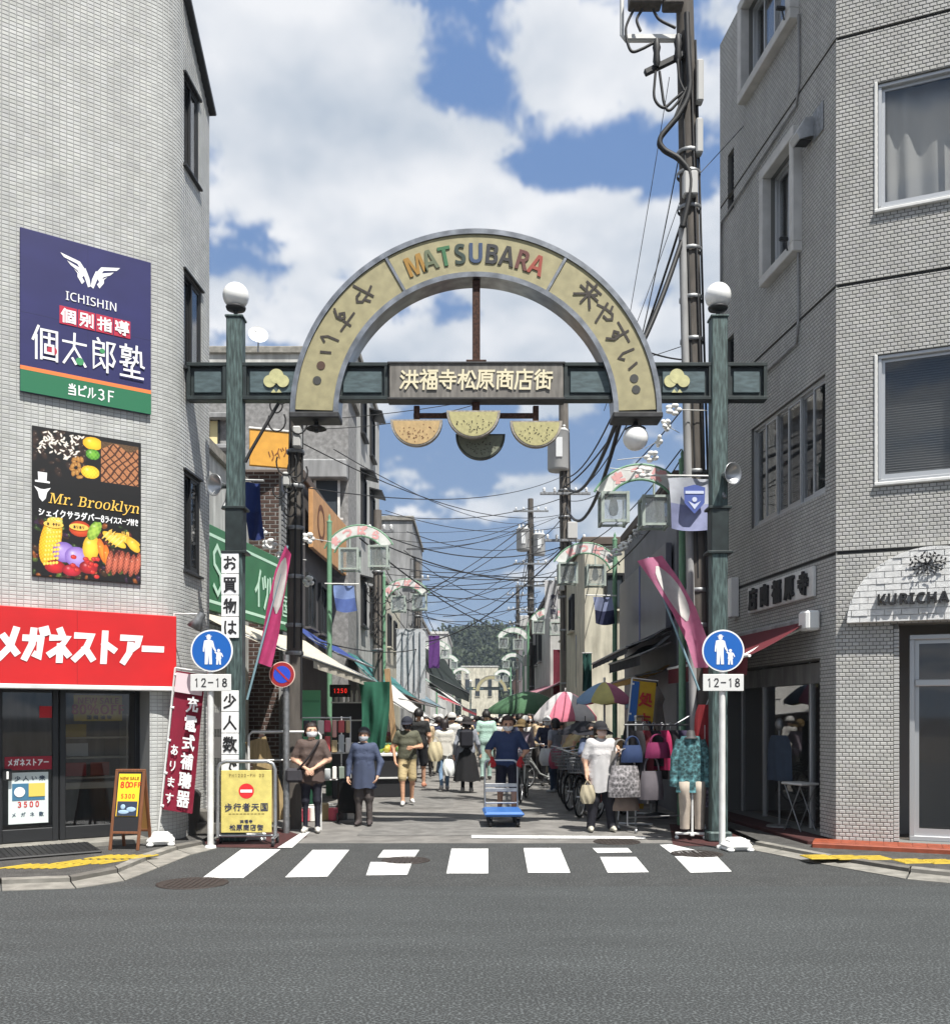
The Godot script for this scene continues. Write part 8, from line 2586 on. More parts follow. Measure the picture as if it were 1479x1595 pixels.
	# advert on the concrete pole
	var ad := thing("pole_advert", "narrow white and blue advert plate wrapped on the concrete pole", "sign", Vector3(gx(896, 28.5), 0, -28.7))
	var g := Geo.new()
	g.bevel(Vector3(0, 2.15, 0), Vector3(0.3, 1.5, 0.04), 0.01)
	part("plate", g, M.white_print, ad)
	g = Geo.new()
	g.box(Vector3(0.03, 2.2, 0.024), Vector3(0.2, 0.85, 0.006))
	part("blue_field", g, plain(30, 90, 180), ad)
	g = Geo.new()
	line(g, "すまいり", Vector3(0.03, 2.5, 0.03), Vector3(0, -0.19, 0), Vector3.RIGHT, Vector3.UP, 0.15, 0.15, 0.02)
	part("lettering", g, M.white_print, ad)
	g = Geo.new()
	g.box(Vector3(0, 1.62, 0.024), Vector3(0.26, 0.12, 0.006)); g.lathe(Vector3(0, 2.8, 0.022), [[0.07, 0.0], [0.05, 0.0]], 14, Basis(Vector3.RIGHT, PI / 2))
	part("black_mark", g, M.ink, ad)
	# wall panels of colour further on
	for q in [["maroon_board", "maroon vertical panel beside the concrete pole", 872, 1012, 34.5, 0.5, 1.6, 110, 30, 50], ["blue_board", "bright blue vertical panel behind the concrete pole", 901, 990, 26.0, 0.16, 1.4, 60, 110, 180], ["purple_banner", "purple and white banner above the far stalls", 676, 990, 44.5, 0.5, 1.5, 110, 60, 140],
			["white_curtain", "white striped sheet hanging from the cream house", 640, 980, 33.2, 1.0, 2.4, 216, 220, 224], ["teal_board", "dark green banner beside the cream house corner", 914, 1018, 23.0, 0.22, 0.9, 30, 84, 76], ["cloth_banner", "white vertical banner with dark characters high over the street", 858, 905, 26.5, 0.36, 1.05, 222, 222, 224]]:
		var p := thing(q[0], q[1], "banner", at(q[2], q[3], q[4]))
		var rows := []
		for j in 9:
			var row := []
			for i in 9: row.append(Vector3((i / 8.0 - 0.5) * q[5], -q[6] * j / 8.0, 0.04 * sin(i * 1.3 + j * 0.5)))
			rows.append(row)
		rows.reverse()
		g = Geo.new()
		g.sheet(rows)
		part("cloth", g, cloth(q[7], q[8], q[9], 0.4), p)
		g = Geo.new()
		g.tube([Vector3(-q[5] * 0.55, 0.01, 0), Vector3(q[5] * 0.55, 0.01, 0)], 0.015, 6)
		part("rod", g, M.steel_dull, p)
		if q[0] == "cloth_banner":
			g = Geo.new()
			line(g, "来人商", Vector3(0.05, -0.45, 0.06), Vector3(0, -0.2, 0), Vector3.RIGHT, Vector3.UP, 0.16, 0.16, 0.024)
			part("lettering", g, plain(50, 50, 70), p)
		if q[0] == "white_curtain":
			g = Geo.new()
			for k in 4: g.tube([Vector3(-0.3 + k * 0.2, -0.1, 0.06), Vector3(-0.28 + k * 0.2, -2.2, 0.08)], 0.02, 5)
			part("stripe", g, plain(70, 84, 96), p)
	flag("blue and white crested team flag on the lamp pole by the brick building", 1076, 745, 13.6, 0.66, 0.7, cloth(226, 230, 240, 0.7), cloth(176, 182, 222, 0.6), true)
	flag("small navy crested flag on the second green lamp", 938, 930, 20.4, 0.4, 0.55, cloth(150, 160, 196, 0.5), cloth(40, 46, 84, 0.4), false)
	flag("light blue flag curling from the green lamp opposite", 535, 912, 19.5, 0.42, 0.5, cloth(140, 164, 220, 0.5), cloth(96, 120, 190, 0.5), false)
	flag("deep blue flag hanging at the gate post with slogans", 392, 752, 13.2, 0.22, 0.75, cloth(40, 64, 132, 0.4), cloth(34, 54, 118, 0.4), false)
	pink_flag(cloth(244, 92, 158, 0.9), "bright pink banner on a leaning pole by the slogan post", [[445, 848], [430, 890], [420, 935], [410, 985], [400, 1032]], [[452, 862], [447, 900], [442, 940], [436, 990], [424, 1040]], 13.0, [385, 1090, 448, 850])
	pink_flag(cloth(252, 168, 206, 1.0), "pale pink banner on a bent pole near the brick building", [[992, 874], [1018, 912], [1045, 955], [1068, 1000], [1082, 1040]], [[1032, 864], [1058, 902], [1082, 947], [1098, 993], [1104, 1040]], 13.3, [1088, 1075, 1008, 868])
	# chains of white plastic flowers on wires
	for q in [[1048, 638, 1002, 735, 13.6, 5], [1000, 820, 950, 870, 18.5, 6], [420, 848, 480, 905, 14.2, 4], [405, 830, 480, 838, 14.4, 2]]:
		for k in q[5]:
			var u: float = k / float(q[5] - 1)
			var fl := thing("paper_flower", "white plastic flower bunch clipped to a street decoration wire", "decoration", at(lerpf(q[0], q[2], u), lerpf(q[1], q[3], u), q[4]), k * 0.8, "white plastic flowers strung across the street")
			g = Geo.new()
			for j in 5:
				var an := TAU * j / 5
				g.ball(Vector3(cos(an) * 0.07, sin(an) * 0.055, 0.02 * (j % 2)), Vector3(0.055, 0.035, 0.03), 8, 6)
			part("petals", g, M.white_plastic, fl)
			g = Geo.new()
			g.tube([Vector3(0, 0, 0), Vector3(0.5, 0.02, -0.1)], 0.006, 4)
			part("wire", g, M.white_paint, fl)

# tables heaped with cartons, and a second rail, filling the stall fronts
func more_stock() -> void:
	var tones := [[196, 160, 112], [214, 206, 190], [150, 60, 56], [70, 110, 80], [60, 70, 110], [220, 180, 70], [120, 96, 76], [200, 120, 130]]
	for q in [[2.75, 18.4, 0.25, "shaded"], [-2.35, 23.6, -0.2, "sunlit"], [2.55, 25.2, 0.2, "parasol"], [-2.2, 29.5, -0.15, "teal"]]:
		var t := thing("trestle_table", "folding trestle stacked with cartons on the %s stall front" % q[3], "table", Vector3(q[0], 0, -q[1]), q[2])
		var g := Geo.new()
		g.bevel(Vector3(0, 0.72, 0), Vector3(0.9, 0.04, 1.8), 0.008)
		part("table_top", g, M.white_paint, t)
		for x: float in [-0.38, 0.38]:
			for z: float in [-0.8, 0.8]:
				g = Geo.new()
				g.tube([Vector3(x, 0, z), Vector3(x * 0.9, 0.7, z)], 0.018, 6)
				part("leg", g, M.steel_dull, t)
		for k in 22:
			var s := Vector3(rng.randf_range(0.18, 0.3), rng.randf_range(0.12, 0.26), rng.randf_range(0.18, 0.3))
			g = Geo.new()
			g.bevel(Vector3(0, s.y / 2, 0), s, 0.012)
			g.box(Vector3(0, s.y + 0.002, 0), Vector3(s.x * 0.2, 0.003, s.z * 0.98))
			var c: Array = tones[rng.randi() % 8]
			var upper := k >= 12
			var low := k >= 18
			var o := lone("goods_carton", g, plain(c[0], c[1], c[2], 0.7), "small carton of goods on the %s trestle table" % q[3], "carton", "cartons on the %s trestle" % q[3])
			o.transform = t.transform * Transform3D(Basis(Vector3.UP, rng.randf_range(-0.15, 0.15)), Vector3(-0.3 + (k % 3) * 0.3, (0.0 if low else 0.742 + (0.265 if upper else 0.0)), -0.72 + int((k % 12) / 3.0) * 0.46))
	var rl := thing("garment_rail", "second steel garment rail crowded with dark clothes by the lamp pole", "clothes rail", Vector3(2.62, 0, -15.0), 1.25)
	var g := Geo.new()
	for x: float in [-0.8, 0.8]: g.tube([Vector3(x, 0, 0), Vector3(x, 1.62, 0)], 0.016, 8)
	g.tube([Vector3(-0.85, 1.62, 0), Vector3(0.85, 1.62, 0)], 0.016, 8)
	for x: float in [-0.8, 0.8]: g.tube([Vector3(x, 0.03, -0.25), Vector3(x, 0.03, 0.25)], 0.016, 8)
	part("rail_frame", g, M.steel, rl)
	var gs := [["black wool coat", 30, 28, 30], ["wine red dress", 110, 30, 44], ["grey striped shirt", 130, 128, 132], ["navy long dress", 36, 42, 70], ["mustard cardigan", 170, 130, 50], ["charcoal tunic", 54, 52, 56], ["cream knitted top", 206, 196, 176], ["purple blouse", 92, 56, 110], ["black pleated skirt", 24, 24, 28], ["olive jacket", 88, 88, 62]]
	for i in gs.size():
		var q: Array = gs[i]
		var t := thing("hanging_garment", "%s hanging on the second crowded rail" % q[0], "garment", rl.position, 1.25, "garments on the second rail")
		g = Geo.new()
		hanging_cloth(g, Vector3(-0.72 + i * 0.16, 1.55, 0), 0.4, 0.75 + 0.25 * (i % 3), 0.08, i * 1.7, Vector3(0.2, 0, 1).normalized())
		part("cloth", g, cloth(q[1], q[2], q[3]), t)
		g = Geo.new()
		g.tube([Vector3(-0.72 + i * 0.16, 1.53, 0), Vector3(-0.72 + i * 0.16, 1.64, 0)], 0.005, 5)
		part("hook", g, M.steel, t)

# ---------- people ----------
func hand_into(g: Geo, wrist: Vector3, dir: Vector3, palm: Vector3, thumb: float, skin: Color, curl: float, sc: float) -> void:
	var f := Flesh.new()
	dir = dir.normalized()
	var across := dir.cross(palm).normalized() * thumb
	palm = across.cross(dir).normalized() * signf(across.cross(dir).dot(palm))
	var P := func(a: float, b: float, c: float) -> Vector3: return wrist + (dir * a + across * b + palm * c) * sc
	f.cap(P.call(-0.03, 0.0, 0.0), P.call(0.02, 0.0, 0.0), 0.026 * sc, 0.026 * sc, skin)
	for q in [-0.024, 0.0, 0.022]: f.cap(P.call(0.015, q * 0.7, 0.0), P.call(0.075, q, 0.004), 0.016 * sc, 0.014 * sc, skin)
	for i in 4:
		var b: float = [0.031, 0.011, -0.010, -0.029][i]; var ln: float = [0.062, 0.07, 0.066, 0.05][i]
		var k: Vector3 = P.call(0.08, b, 0.006)
		var d1: Vector3 = (dir * cos(curl) + palm * sin(curl)).normalized(); var d2: Vector3 = (dir * cos(curl * 2.1) + palm * sin(curl * 2.1)).normalized()
		var m := k + d1 * ln * 0.55 * sc
		f.cap(k, m, 0.0095 * sc, 0.0085 * sc, skin); f.cap(m, m + d2 * ln * 0.5 * sc, 0.0085 * sc, 0.007 * sc, skin)
	var t0: Vector3 = P.call(0.022, 0.026, 0.006); var t1: Vector3 = P.call(0.052, 0.05, 0.016); var t2: Vector3 = P.call(0.08, 0.056, 0.026 + curl * 0.02)
	f.cap(t0, t1, 0.012 * sc, 0.0095 * sc, skin); f.cap(t1, t2, 0.0095 * sc, 0.0075 * sc, skin)
	f.mesh_into(g, 0.0075, 0.008)

func dome(g: Geo, t: Transform3D, c: Vector3, r: Vector3, stop: Callable, n := 24, rows := 10, rough := 0.0, drop := 0.0) -> void:
	var grid := []
	for j in rows + 1:
		var row := []
		for i in n + 1:
			var th := TAU * i / n
			var end: float = stop.call(th)
			var phi := end * j / rows
			var k := 1.0 + rough * sin(th * 17.0 + j * 1.3) * cos(j * 2.1 + th * 5.0)
			var p := Vector3(sin(phi) * sin(th) * r.x * k, cos(phi) * r.y * k, sin(phi) * cos(th) * r.z * k)
			if phi > PI / 2 and drop > 0.0:
				p = Vector3(sin(th) * r.x * k, -(phi - PI / 2) * drop, cos(th) * r.z * k)
			row.append(t * (c + p))
		grid.append(row)
	grid.reverse()
	g.sheet(grid)

func skirt_into(g: Geo, t: Transform3D, y0: float, y1: float, r0: Vector2, r1: Vector2, folds: float, depth: float, z := 0.0) -> void:
	var grid := []
	for j in 9:
		var row := []
		for i in 49:
			var th := TAU * i / 48; var v := j / 8.0
			var rr := r0.lerp(r1, pow(v, 0.8))
			var k := 1.0 + depth * v * sin(th * folds + sin(th * 3.0))
			row.append(t * Vector3(sin(th) * rr.x * k, lerpf(y0, y1, v) + 0.012 * sin(th * 5.0) * v, cos(th) * rr.y * k + z * v))
		grid.append(row)
	grid.reverse()
	g.sheet(grid)

# pose and dress in p; the figure faces +z and stands on y = 0
func person(label: String, where: Vector3, turn: float, p: Dictionary, group := "shoppers in the market street") -> Node3D:
	var o := thing("person", label, "person", where, turn, group)
	var sc: float = p.get("h", 1.65) / 1.7
	var far: bool = p.get("far", false)
	var skin: Color = p.get("skin", lin(226, 180, 152))
	var top: Color = p.top; var low: Color = p.low; var shoe: Color = p.get("shoe", lin(60, 56, 54))
	var puff: float = 1.0 + (p.get("puff", 1.0) - 1.0) * 0.55
	var hipy := 0.93
	var lean := Transform3D(Basis(Vector3.RIGHT, p.get("lean", 0.0)), Vector3.ZERO)
	var up := func(v: Vector3) -> Vector3: return (Vector3(0, hipy, 0) + lean * (v - Vector3(0, hipy, 0))) * sc
	var dn := func(v: Vector3) -> Vector3: return v * sc
	var g := Geo.new()
	var f := Flesh.new()
	# trunk
	f.cap(up.call(Vector3(-0.085, 1.33, 0.0)), up.call(Vector3(0.085, 1.33, 0.0)), 0.098 * puff * sc, 0.098 * puff * sc, top)
	f.cap(up.call(Vector3(-0.07, 1.2, 0.01)), up.call(Vector3(0.07, 1.2, 0.01)), 0.105 * puff * sc, 0.105 * puff * sc, top)
	f.cap(up.call(Vector3(-0.06, 1.07, 0.01)), up.call(Vector3(0.06, 1.07, 0.01)), 0.105 * puff * sc, 0.105 * puff * sc, top)
	f.cap(up.call(Vector3(-0.075, 0.96, 0.0)), up.call(Vector3(0.075, 0.96, 0.0)), 0.112 * sc * sqrt(puff), 0.112 * sc * sqrt(puff), top if p.get("hem", 0.9) < 0.95 else low)
	if p.get("hem", 0.9) < 0.88: f.cap(dn.call(Vector3(-0.075, 0.85, 0.0)), dn.call(Vector3(0.075, 0.85, 0.0)), 0.115 * sc * puff, 0.115 * sc * puff, top)
	f.cap(up.call(Vector3(0, 1.40, -0.005)), up.call(Vector3(0, 1.50, 0.012)), 0.05 * sc, 0.045 * sc, skin)
	# legs
	for s: float in [-1.0, 1.0]:
		var side := "l" if s < 0 else "r"
		var hip := Vector3(s * 0.085, 0.9, 0); var knee: Vector3 = p.get("knee_" + side, Vector3(s * 0.09, 0.5, 0.015)); var ank: Vector3 = p.get("ankle_" + side, Vector3(s * 0.095, 0.085, -0.01))
		var wide: float = p.get("leg_wide", 1.0)
		var shorts: bool = p.get("shorts", false)
		f.cap(dn.call(hip), dn.call(knee.lerp(hip, 0.12) if shorts else knee), 0.088 * sc, 0.066 * sc * (1.35 if shorts else wide), low)
		f.cap(dn.call(knee), dn.call(ank), 0.052 * sc * (1.0 if shorts else wide), 0.036 * sc * (1.0 if shorts else wide * 1.15), skin if shorts else low)
		var toe: Vector3 = p.get("toe_" + side, Vector3(s * 0.02, -0.045, 0.135))
		f.cap(dn.call(ank + Vector3(0, -0.035, -0.025)), dn.call(ank + toe), 0.043 * sc, 0.034 * sc, shoe)
	# arms
	var hands := []
	for s: float in [-1.0, 1.0]:
		var side := "l" if s < 0 else "r"
		var sh := Vector3(s * 0.168, 1.385, -0.005)
		var el: Vector3 = p.get("elbow_" + side, Vector3(s * 0.225, 1.12, -0.02)); var wr: Vector3 = p.get("wrist_" + side, Vector3(s * 0.235, 0.88, 0.06))
		var sleeve: float = p.get("sleeve", 0.6)
		var S: Vector3 = up.call(sh); var E: Vector3 = up.call(el); var W: Vector3 = up.call(wr)
		var arm_col: Color = p.get("under", skin)
		if sleeve >= 1.0:
			f.cap(S, E, 0.058 * sc * puff, 0.048 * sc * puff, top); f.cap(E, E.lerp(W, 0.95), 0.046 * sc * puff, 0.036 * sc * puff, top)
		else:
			f.cap(S, S.lerp(E, sleeve), 0.06 * sc * puff, 0.056 * sc * puff, top)
			f.cap(S.lerp(E, sleeve * 0.8), E, 0.042 * sc, 0.036 * sc, arm_col); f.cap(E, W, 0.036 * sc, 0.026 * sc, arm_col)
		hands.append([E, W, s])
	f.mesh_into(g, 0.034 if far else 0.018, 0.045)
	if not far:
		for q in hands:
			var d: Vector3 = (q[1] - q[0]).normalized()
			var palm: Vector3 = p.get("palm", Vector3(-q[2], 0, 0.25))
			if p.has("grip"): d = (d + p.grip).normalized()
			hand_into(g, q[1] + d * 0.015, d, palm, q[2] * signf(palm.x * -q[2]) if absf(palm.x) > 0.3 else q[2], p.get("glove", skin), p.get("curl", 0.5), sc * (1.15 if p.has("glove") else 1.0))
	# head
	var tilt := Basis(Vector3.UP, p.get("look", 0.0)) * Basis(Vector3.RIGHT, p.get("nod", 0.0))
	var neck: Vector3 = up.call(Vector3(0, 1.47, 0.005))
	var ht := Transform3D(tilt.scaled(Vector3.ONE * sc), neck) * Transform3D(Basis(), Vector3(0, -1.47, -0.005))
	var hd := Flesh.new()
	hd.cap(ht * Vector3(0, 1.605, -0.015), ht * Vector3(0, 1.575, 0.012), 0.09 * sc, 0.082 * sc, skin)
	hd.cap(ht * Vector3(0, 1.53, 0.03), ht * Vector3(0, 1.495, 0.045), 0.06 * sc, 0.04 * sc, skin)
	hd.cap(ht * Vector3(0, 1.57, 0.088), ht * Vector3(0, 1.548, 0.104), 0.01 * sc, 0.014 * sc, skin)
	for s: float in [-1.0, 1.0]:
		hd.cap(ht * Vector3(s * 0.088, 1.575, -0.005), ht * Vector3(s * 0.085, 1.545, 0.0), 0.017 * sc, 0.012 * sc, skin)
		hd.cap(ht * Vector3(s * 0.033, 1.58, 0.082), ht * Vector3(s * 0.034, 1.58, 0.083), 0.011 * sc, 0.011 * sc, lin(40, 30, 28))
		hd.cap(ht * Vector3(s * 0.045, 1.598, 0.078), ht * Vector3(s * 0.02, 1.6, 0.088), 0.007 * sc, 0.008 * sc, lin(70, 52, 44))
	hd.cap(ht * Vector3(-0.02, 1.512, 0.083), ht * Vector3(0.02, 1.512, 0.083), 0.008 * sc, 0.008 * sc, lin(170, 100, 92))
	hd.mesh_into(g, 0.024 if far else 0.0095, 0.016)
	part("body", g, M.body, o)
	# hair, mask, hat
	var hair_m := plain(p.get("hair", [30, 24, 22])[0], p.get("hair", [30, 24, 22])[1], p.get("hair", [30, 24, 22])[2], 0.55)
	var long: float = p.get("long", 0.0)
	if p.get("cover", "") != "knit":
		var hg := Geo.new()
		dome(hg, ht, Vector3(0, 1.59, -0.012), Vector3(0.104, 0.118, 0.112), func(th: float) -> float:
			var front := cos(th)
			return lerpf(2.15 + long, 0.98, smoothstep(0.15, 0.75, front)), 36, 12, 0.06, 0.13 if long > 0.0 else 0.0)
		part("hair", hg, hair_m, o)
	if p.get("mask", true):
		var mg := Geo.new()
		var rows := []
		for j in 7:
			var row := []
			for i in 11:
				var th := lerpf(-1.15, 1.15, i / 10.0); var v := j / 6.0
				var rr := 0.094 + 0.006 * sin(v * PI)
				var y := lerpf(1.482, 1.562, v) + 0.004 * cos(th * 2.0)
				var squeeze := lerpf(0.62, 1.0, sqrt(v))
				row.append(ht * Vector3(sin(th) * rr * squeeze, y, 0.005 + cos(th) * (rr + 0.012) * lerpf(0.86, 1.0, sqrt(v))))
			rows.append(row)
		mg.sheet(rows)
		part("mask", mg, plain(p.get("mask_tone", [226, 226, 228])[0], p.get("mask_tone", [226, 226, 228])[1], p.get("mask_tone", [226, 226, 228])[2], 0.8), o)
	var hat: Array = p.get("hat", [])
	if hat:
		var m := cloth(hat[1], hat[2], hat[3])
		var cg := Geo.new()
		dome(cg, ht, Vector3(0, 1.6, -0.01), Vector3(0.113, 0.125, 0.122), func(th: float) -> float: return 1.62 if hat[0] != "knit" else lerpf(2.1, 1.3, smoothstep(0.0, 0.8, cos(th))), 26, 9)
		part("hat", cg, m, o)
		if hat[0] == "cap":
			cg = Geo.new()
			var rows := []
			for j in 5:
				var row := []
				for i in 11:
					var th := lerpf(-1.1, 1.1, i / 10.0); var v := j / 4.0
					row.append(ht * Vector3(sin(th) * (0.108 + 0.01 * v), 1.605 - 0.03 * v * v + 0.012 * cos(th), -0.01 + cos(th) * (0.118 + 0.085 * v)))
				rows.append(row)
			rows.reverse()
			cg.sheet(rows)
			part("visor", cg, m, o)
		elif hat[0] == "brim":
			cg = Geo.new()
			var rows := []
			for j in 5:
				var row := []
				for i in 29:
					var th := TAU * i / 28; var v := j / 4.0
					var rr := 0.11 + 0.11 * v
					row.append(ht * Vector3(sin(th) * rr, 1.6 - 0.05 * v * v + 0.01 * sin(th * 3.0) * v, -0.01 + cos(th) * rr * 1.06))
				rows.append(row)
			rows.reverse()
			cg.sheet(rows)
			part("brim", cg, m, o)
	var bt := Transform3D(Basis().scaled(Vector3.ONE * sc), Vector3.ZERO)
	if p.has("skirt"):
		var k: Array = p.skirt
		var kg := Geo.new()
		skirt_into(kg, bt, k[0], k[1], Vector2(k[2], k[2] * 0.8), Vector2(k[3], k[3] * 0.85), 9.0, 0.06)
		part("skirt", kg, cloth(k[4], k[5], k[6]), o)
	if p.has("tunic"):
		var k: Array = p.tunic
		var kg := Geo.new()
		skirt_into(kg, Transform3D(Basis(Vector3.RIGHT, p.get("lean", 0.0) * 0.5).scaled(Vector3.ONE * sc), Vector3.ZERO), k[0], k[1], Vector2(k[2], k[2] * 0.74), Vector2(k[3], k[3] * 0.78), 7.0, 0.04)
		part("shirt_tail", kg, cloth(k[4], k[5], k[6]), o)
	if p.has("pack"):
		var k: Array = p.pack
		var kg := Geo.new()
		var c: Vector3 = up.call(Vector3(0, 1.22, -0.2))
		kg.bevel(c, Vector3(0.3, 0.4, 0.15) * sc, 0.05)
		for s: float in [-1.0, 1.0]: kg.tube([up.call(Vector3(s * 0.1, 1.4, -0.15)), up.call(Vector3(s * 0.12, 1.47, -0.02)), up.call(Vector3(s * 0.115, 1.36, 0.12)), up.call(Vector3(s * 0.14, 1.12, 0.09)), up.call(Vector3(s * 0.13, 1.06, -0.14))], 0.017, 6)
		part("backpack", kg, cloth(k[0], k[1], k[2]), o)
	return o

func sack(called: String, label: String, where: Vector3, size: Vector3, m: Material, grip: float, turn := 0.0) -> void:
	# a soft bag hanging from a hand at where
	var o := thing(called, label, "bag", where, turn)
	var g := Geo.new()
	for s: float in [-1.0, 1.0]:
		var rows := []
		for j in 9:
			var row := []
			for i in 11:
				var u := i / 10.0 * 2 - 1; var v := j / 8.0
				var half := size.x * 0.5 * (0.75 + 0.35 * sin(PI * (1.0 - v) * 0.8)) * (1.0 - 0.25 * pow(1 - v, 6.0))
				row.append(Vector3(u * half * s, -grip - size.y * (1 - v), s * (size.z * 0.5 * sqrt(maxf(0, 1 - pow(u, 4))) * (0.3 + 0.9 * sin(PI * (1 - v) * 0.8)) + 0.01 * sin(u * 7.0 + v * 6.0))))
			rows.append(row)
		g.sheet(rows)
	part("sack", g, m, o)
	g = Geo.new()
	for x: float in [-1.0, 1.0]: g.tube(_curve([Vector3(0, 0.01, 0), Vector3(x * size.x * 0.14, -grip * 0.4, 0), Vector3(x * size.x * 0.25, -grip - 0.02, 0)]), 0.008, 5)
	part("strap", g, m, o)

func people() -> void:
	var V := func(px: float, d: float) -> Vector3: return Vector3(gx(px, d), 0.009, -d)
	var p: Node3D
	p = person("woman in brown short-sleeved top with crossbody bag and folded hands", V.call(485, 13.35), 0.05, {"h": 1.52, "top": lin(92, 76, 70), "low": lin(24, 26, 42), "shoe": lin(226, 222, 214), "puff": 1.18, "hem": 0.8, "sleeve": 0.75, "look": 0.35, "hair": [36, 24, 22], "long": 0.15, "leg_wide": 0.95, "tunic": [1.1, 0.8, 0.165, 0.21, 92, 76, 70],
		"elbow_l": Vector3(-0.27, 1.13, 0.02), "elbow_r": Vector3(0.27, 1.13, 0.02), "wrist_l": Vector3(-0.06, 1.0, 0.19), "wrist_r": Vector3(0.06, 1.0, 0.19), "palm": Vector3(0, -0.2, -1)})
	var g := Geo.new()
	g.tube(_curve([Vector3(0.1, 1.27, 0.0), Vector3(0.1, 1.25, 0.11), Vector3(-0.02, 1.05, 0.17), Vector3(-0.17, 0.88, 0.13)]), 0.016, 6)
	g.tube(_curve([Vector3(0.1, 1.27, 0.0), Vector3(0.0, 1.1, -0.15), Vector3(-0.17, 0.88, 0.0)]), 0.014, 6)
	var bg := thing("crossbody_bag", "grey crossbody bag at the hip of the woman in brown", "bag", p.position, 0.05)
	part("strap", g, cloth(52, 46, 48), bg)
	g = Geo.new()
	g.bevel(Vector3(-0.22, 0.8, 0.1), Vector3(0.24, 0.2, 0.09), 0.035)
	part("bag_body", g, cloth(66, 64, 70), bg)
	person("elderly person in blue long shirt and grey knit cap", V.call(567, 14.2), -0.1, {"h": 1.44, "top": lin(72, 82, 108), "low": lin(84, 76, 74), "shoe": lin(74, 66, 64), "puff": 1.2, "hem": 0.75, "sleeve": 1.0, "cover": "knit", "hat": ["knit", 66, 64, 68], "mask_tone": [190, 194, 200], "leg_wide": 1.25, "tunic": [1.15, 0.66, 0.17, 0.225, 72, 82, 108], "nod": 0.1,
		"elbow_l": Vector3(-0.27, 1.1, -0.03), "wrist_l": Vector3(-0.27, 0.86, 0.06), "elbow_r": Vector3(0.29, 1.1, -0.02), "wrist_r": Vector3(0.26, 0.88, 0.1)})
	person("man in olive T-shirt and khaki shorts with dark cap and mask", V.call(634, 17.5), 0.15, {"h": 1.6, "top": lin(96, 96, 78), "low": lin(206, 186, 142), "shoe": lin(232, 232, 230), "puff": 1.15, "hem": 0.9, "shorts": true, "hat": ["cap", 36, 40, 56], "mask_tone": [58, 54, 58], "look": -0.3, "nod": 0.15, "skin": lin(218, 168, 136),
		"elbow_r": Vector3(0.27, 1.13, 0.0), "wrist_r": Vector3(0.1, 1.12, 0.2), "elbow_l": Vector3(-0.27, 1.12, -0.04), "wrist_l": Vector3(-0.24, 0.88, 0.08), "knee_l": Vector3(-0.1, 0.5, 0.08), "ankle_l": Vector3(-0.09, 0.085, 0.1), "knee_r": Vector3(0.1, 0.5, -0.02), "ankle_r": Vector3(0.1, 0.11, -0.14)})
	person("tall man in black T-shirt and black shorts seen from behind", V.call(652, 21.8), PI - 0.1, {"h": 1.8, "top": lin(24, 24, 28), "low": lin(26, 26, 30), "shoe": lin(190, 130, 104), "shorts": true, "mask": false, "hair": [20, 17, 17], "skin": lin(222, 174, 144), "knee_l": Vector3(-0.09, 0.5, 0.1), "ankle_l": Vector3(-0.08, 0.09, 0.16), "knee_r": Vector3(0.1, 0.49, -0.04), "ankle_r": Vector3(0.09, 0.12, -0.22)})
	person("woman in white blouse and jeans with a cream tote seen from behind", V.call(692, 21.0), PI + 0.15, {"h": 1.56, "top": lin(216, 212, 202), "low": lin(120, 148, 178), "shoe": lin(206, 206, 206), "sleeve": 1.0, "puff": 1.2, "hem": 0.85, "mask": false, "hair": [34, 26, 26], "long": 0.2, "tunic": [1.1, 0.84, 0.16, 0.2, 216, 212, 202], "knee_l": Vector3(-0.09, 0.5, 0.1), "ankle_l": Vector3(-0.08, 0.09, 0.14), "knee_r": Vector3(0.1, 0.49, -0.03), "ankle_r": Vector3(0.09, 0.12, -0.2)})
	sack("tote_bag", "cream cloth tote on the shoulder of the woman in white blouse", Vector3(gx(678, 20.8), 1.18, -20.8), Vector3(0.3, 0.42, 0.12), cloth(222, 208, 170), 0.1)
	sack("shopping_bag", "white plastic shopping bag carried between two women", Vector3(gx(700, 20.6), 0.82, -20.6), Vector3(0.28, 0.36, 0.16), mat("plastic_white", Color(0.78, 0.80, 0.78), 0.35), 0.1)
	person("woman in long black skirt and dark hat with black backpack", V.call(727, 20.5), PI - 0.05, {"h": 1.6, "top": lin(150, 154, 164), "low": lin(20, 20, 24), "shoe": lin(170, 168, 166), "sleeve": 1.0, "mask": false, "hair": [40, 28, 26], "long": 0.3, "hat": ["brim", 40, 34, 36], "pack": [34, 34, 44], "skirt": [1.02, 0.26, 0.14, 0.3, 18, 18, 22], "elbow_r": Vector3(0.25, 1.1, -0.05), "wrist_r": Vector3(0.3, 0.86, 0.04), "elbow_l": Vector3(-0.25, 1.1, -0.02), "wrist_l": Vector3(-0.3, 0.88, 0.06)})
	person("man in mint green shirt and pale trousers walking away", V.call(757, 24.6), PI, {"h": 1.78, "top": lin(180, 214, 200), "low": lin(176, 206, 196), "puff": 1.2, "hem": 0.97, "mask": false, "hair": [26, 22, 22], "leg_wide": 1.25, "knee_l": Vector3(-0.09, 0.5, 0.08), "ankle_l": Vector3(-0.08, 0.09, 0.12)})
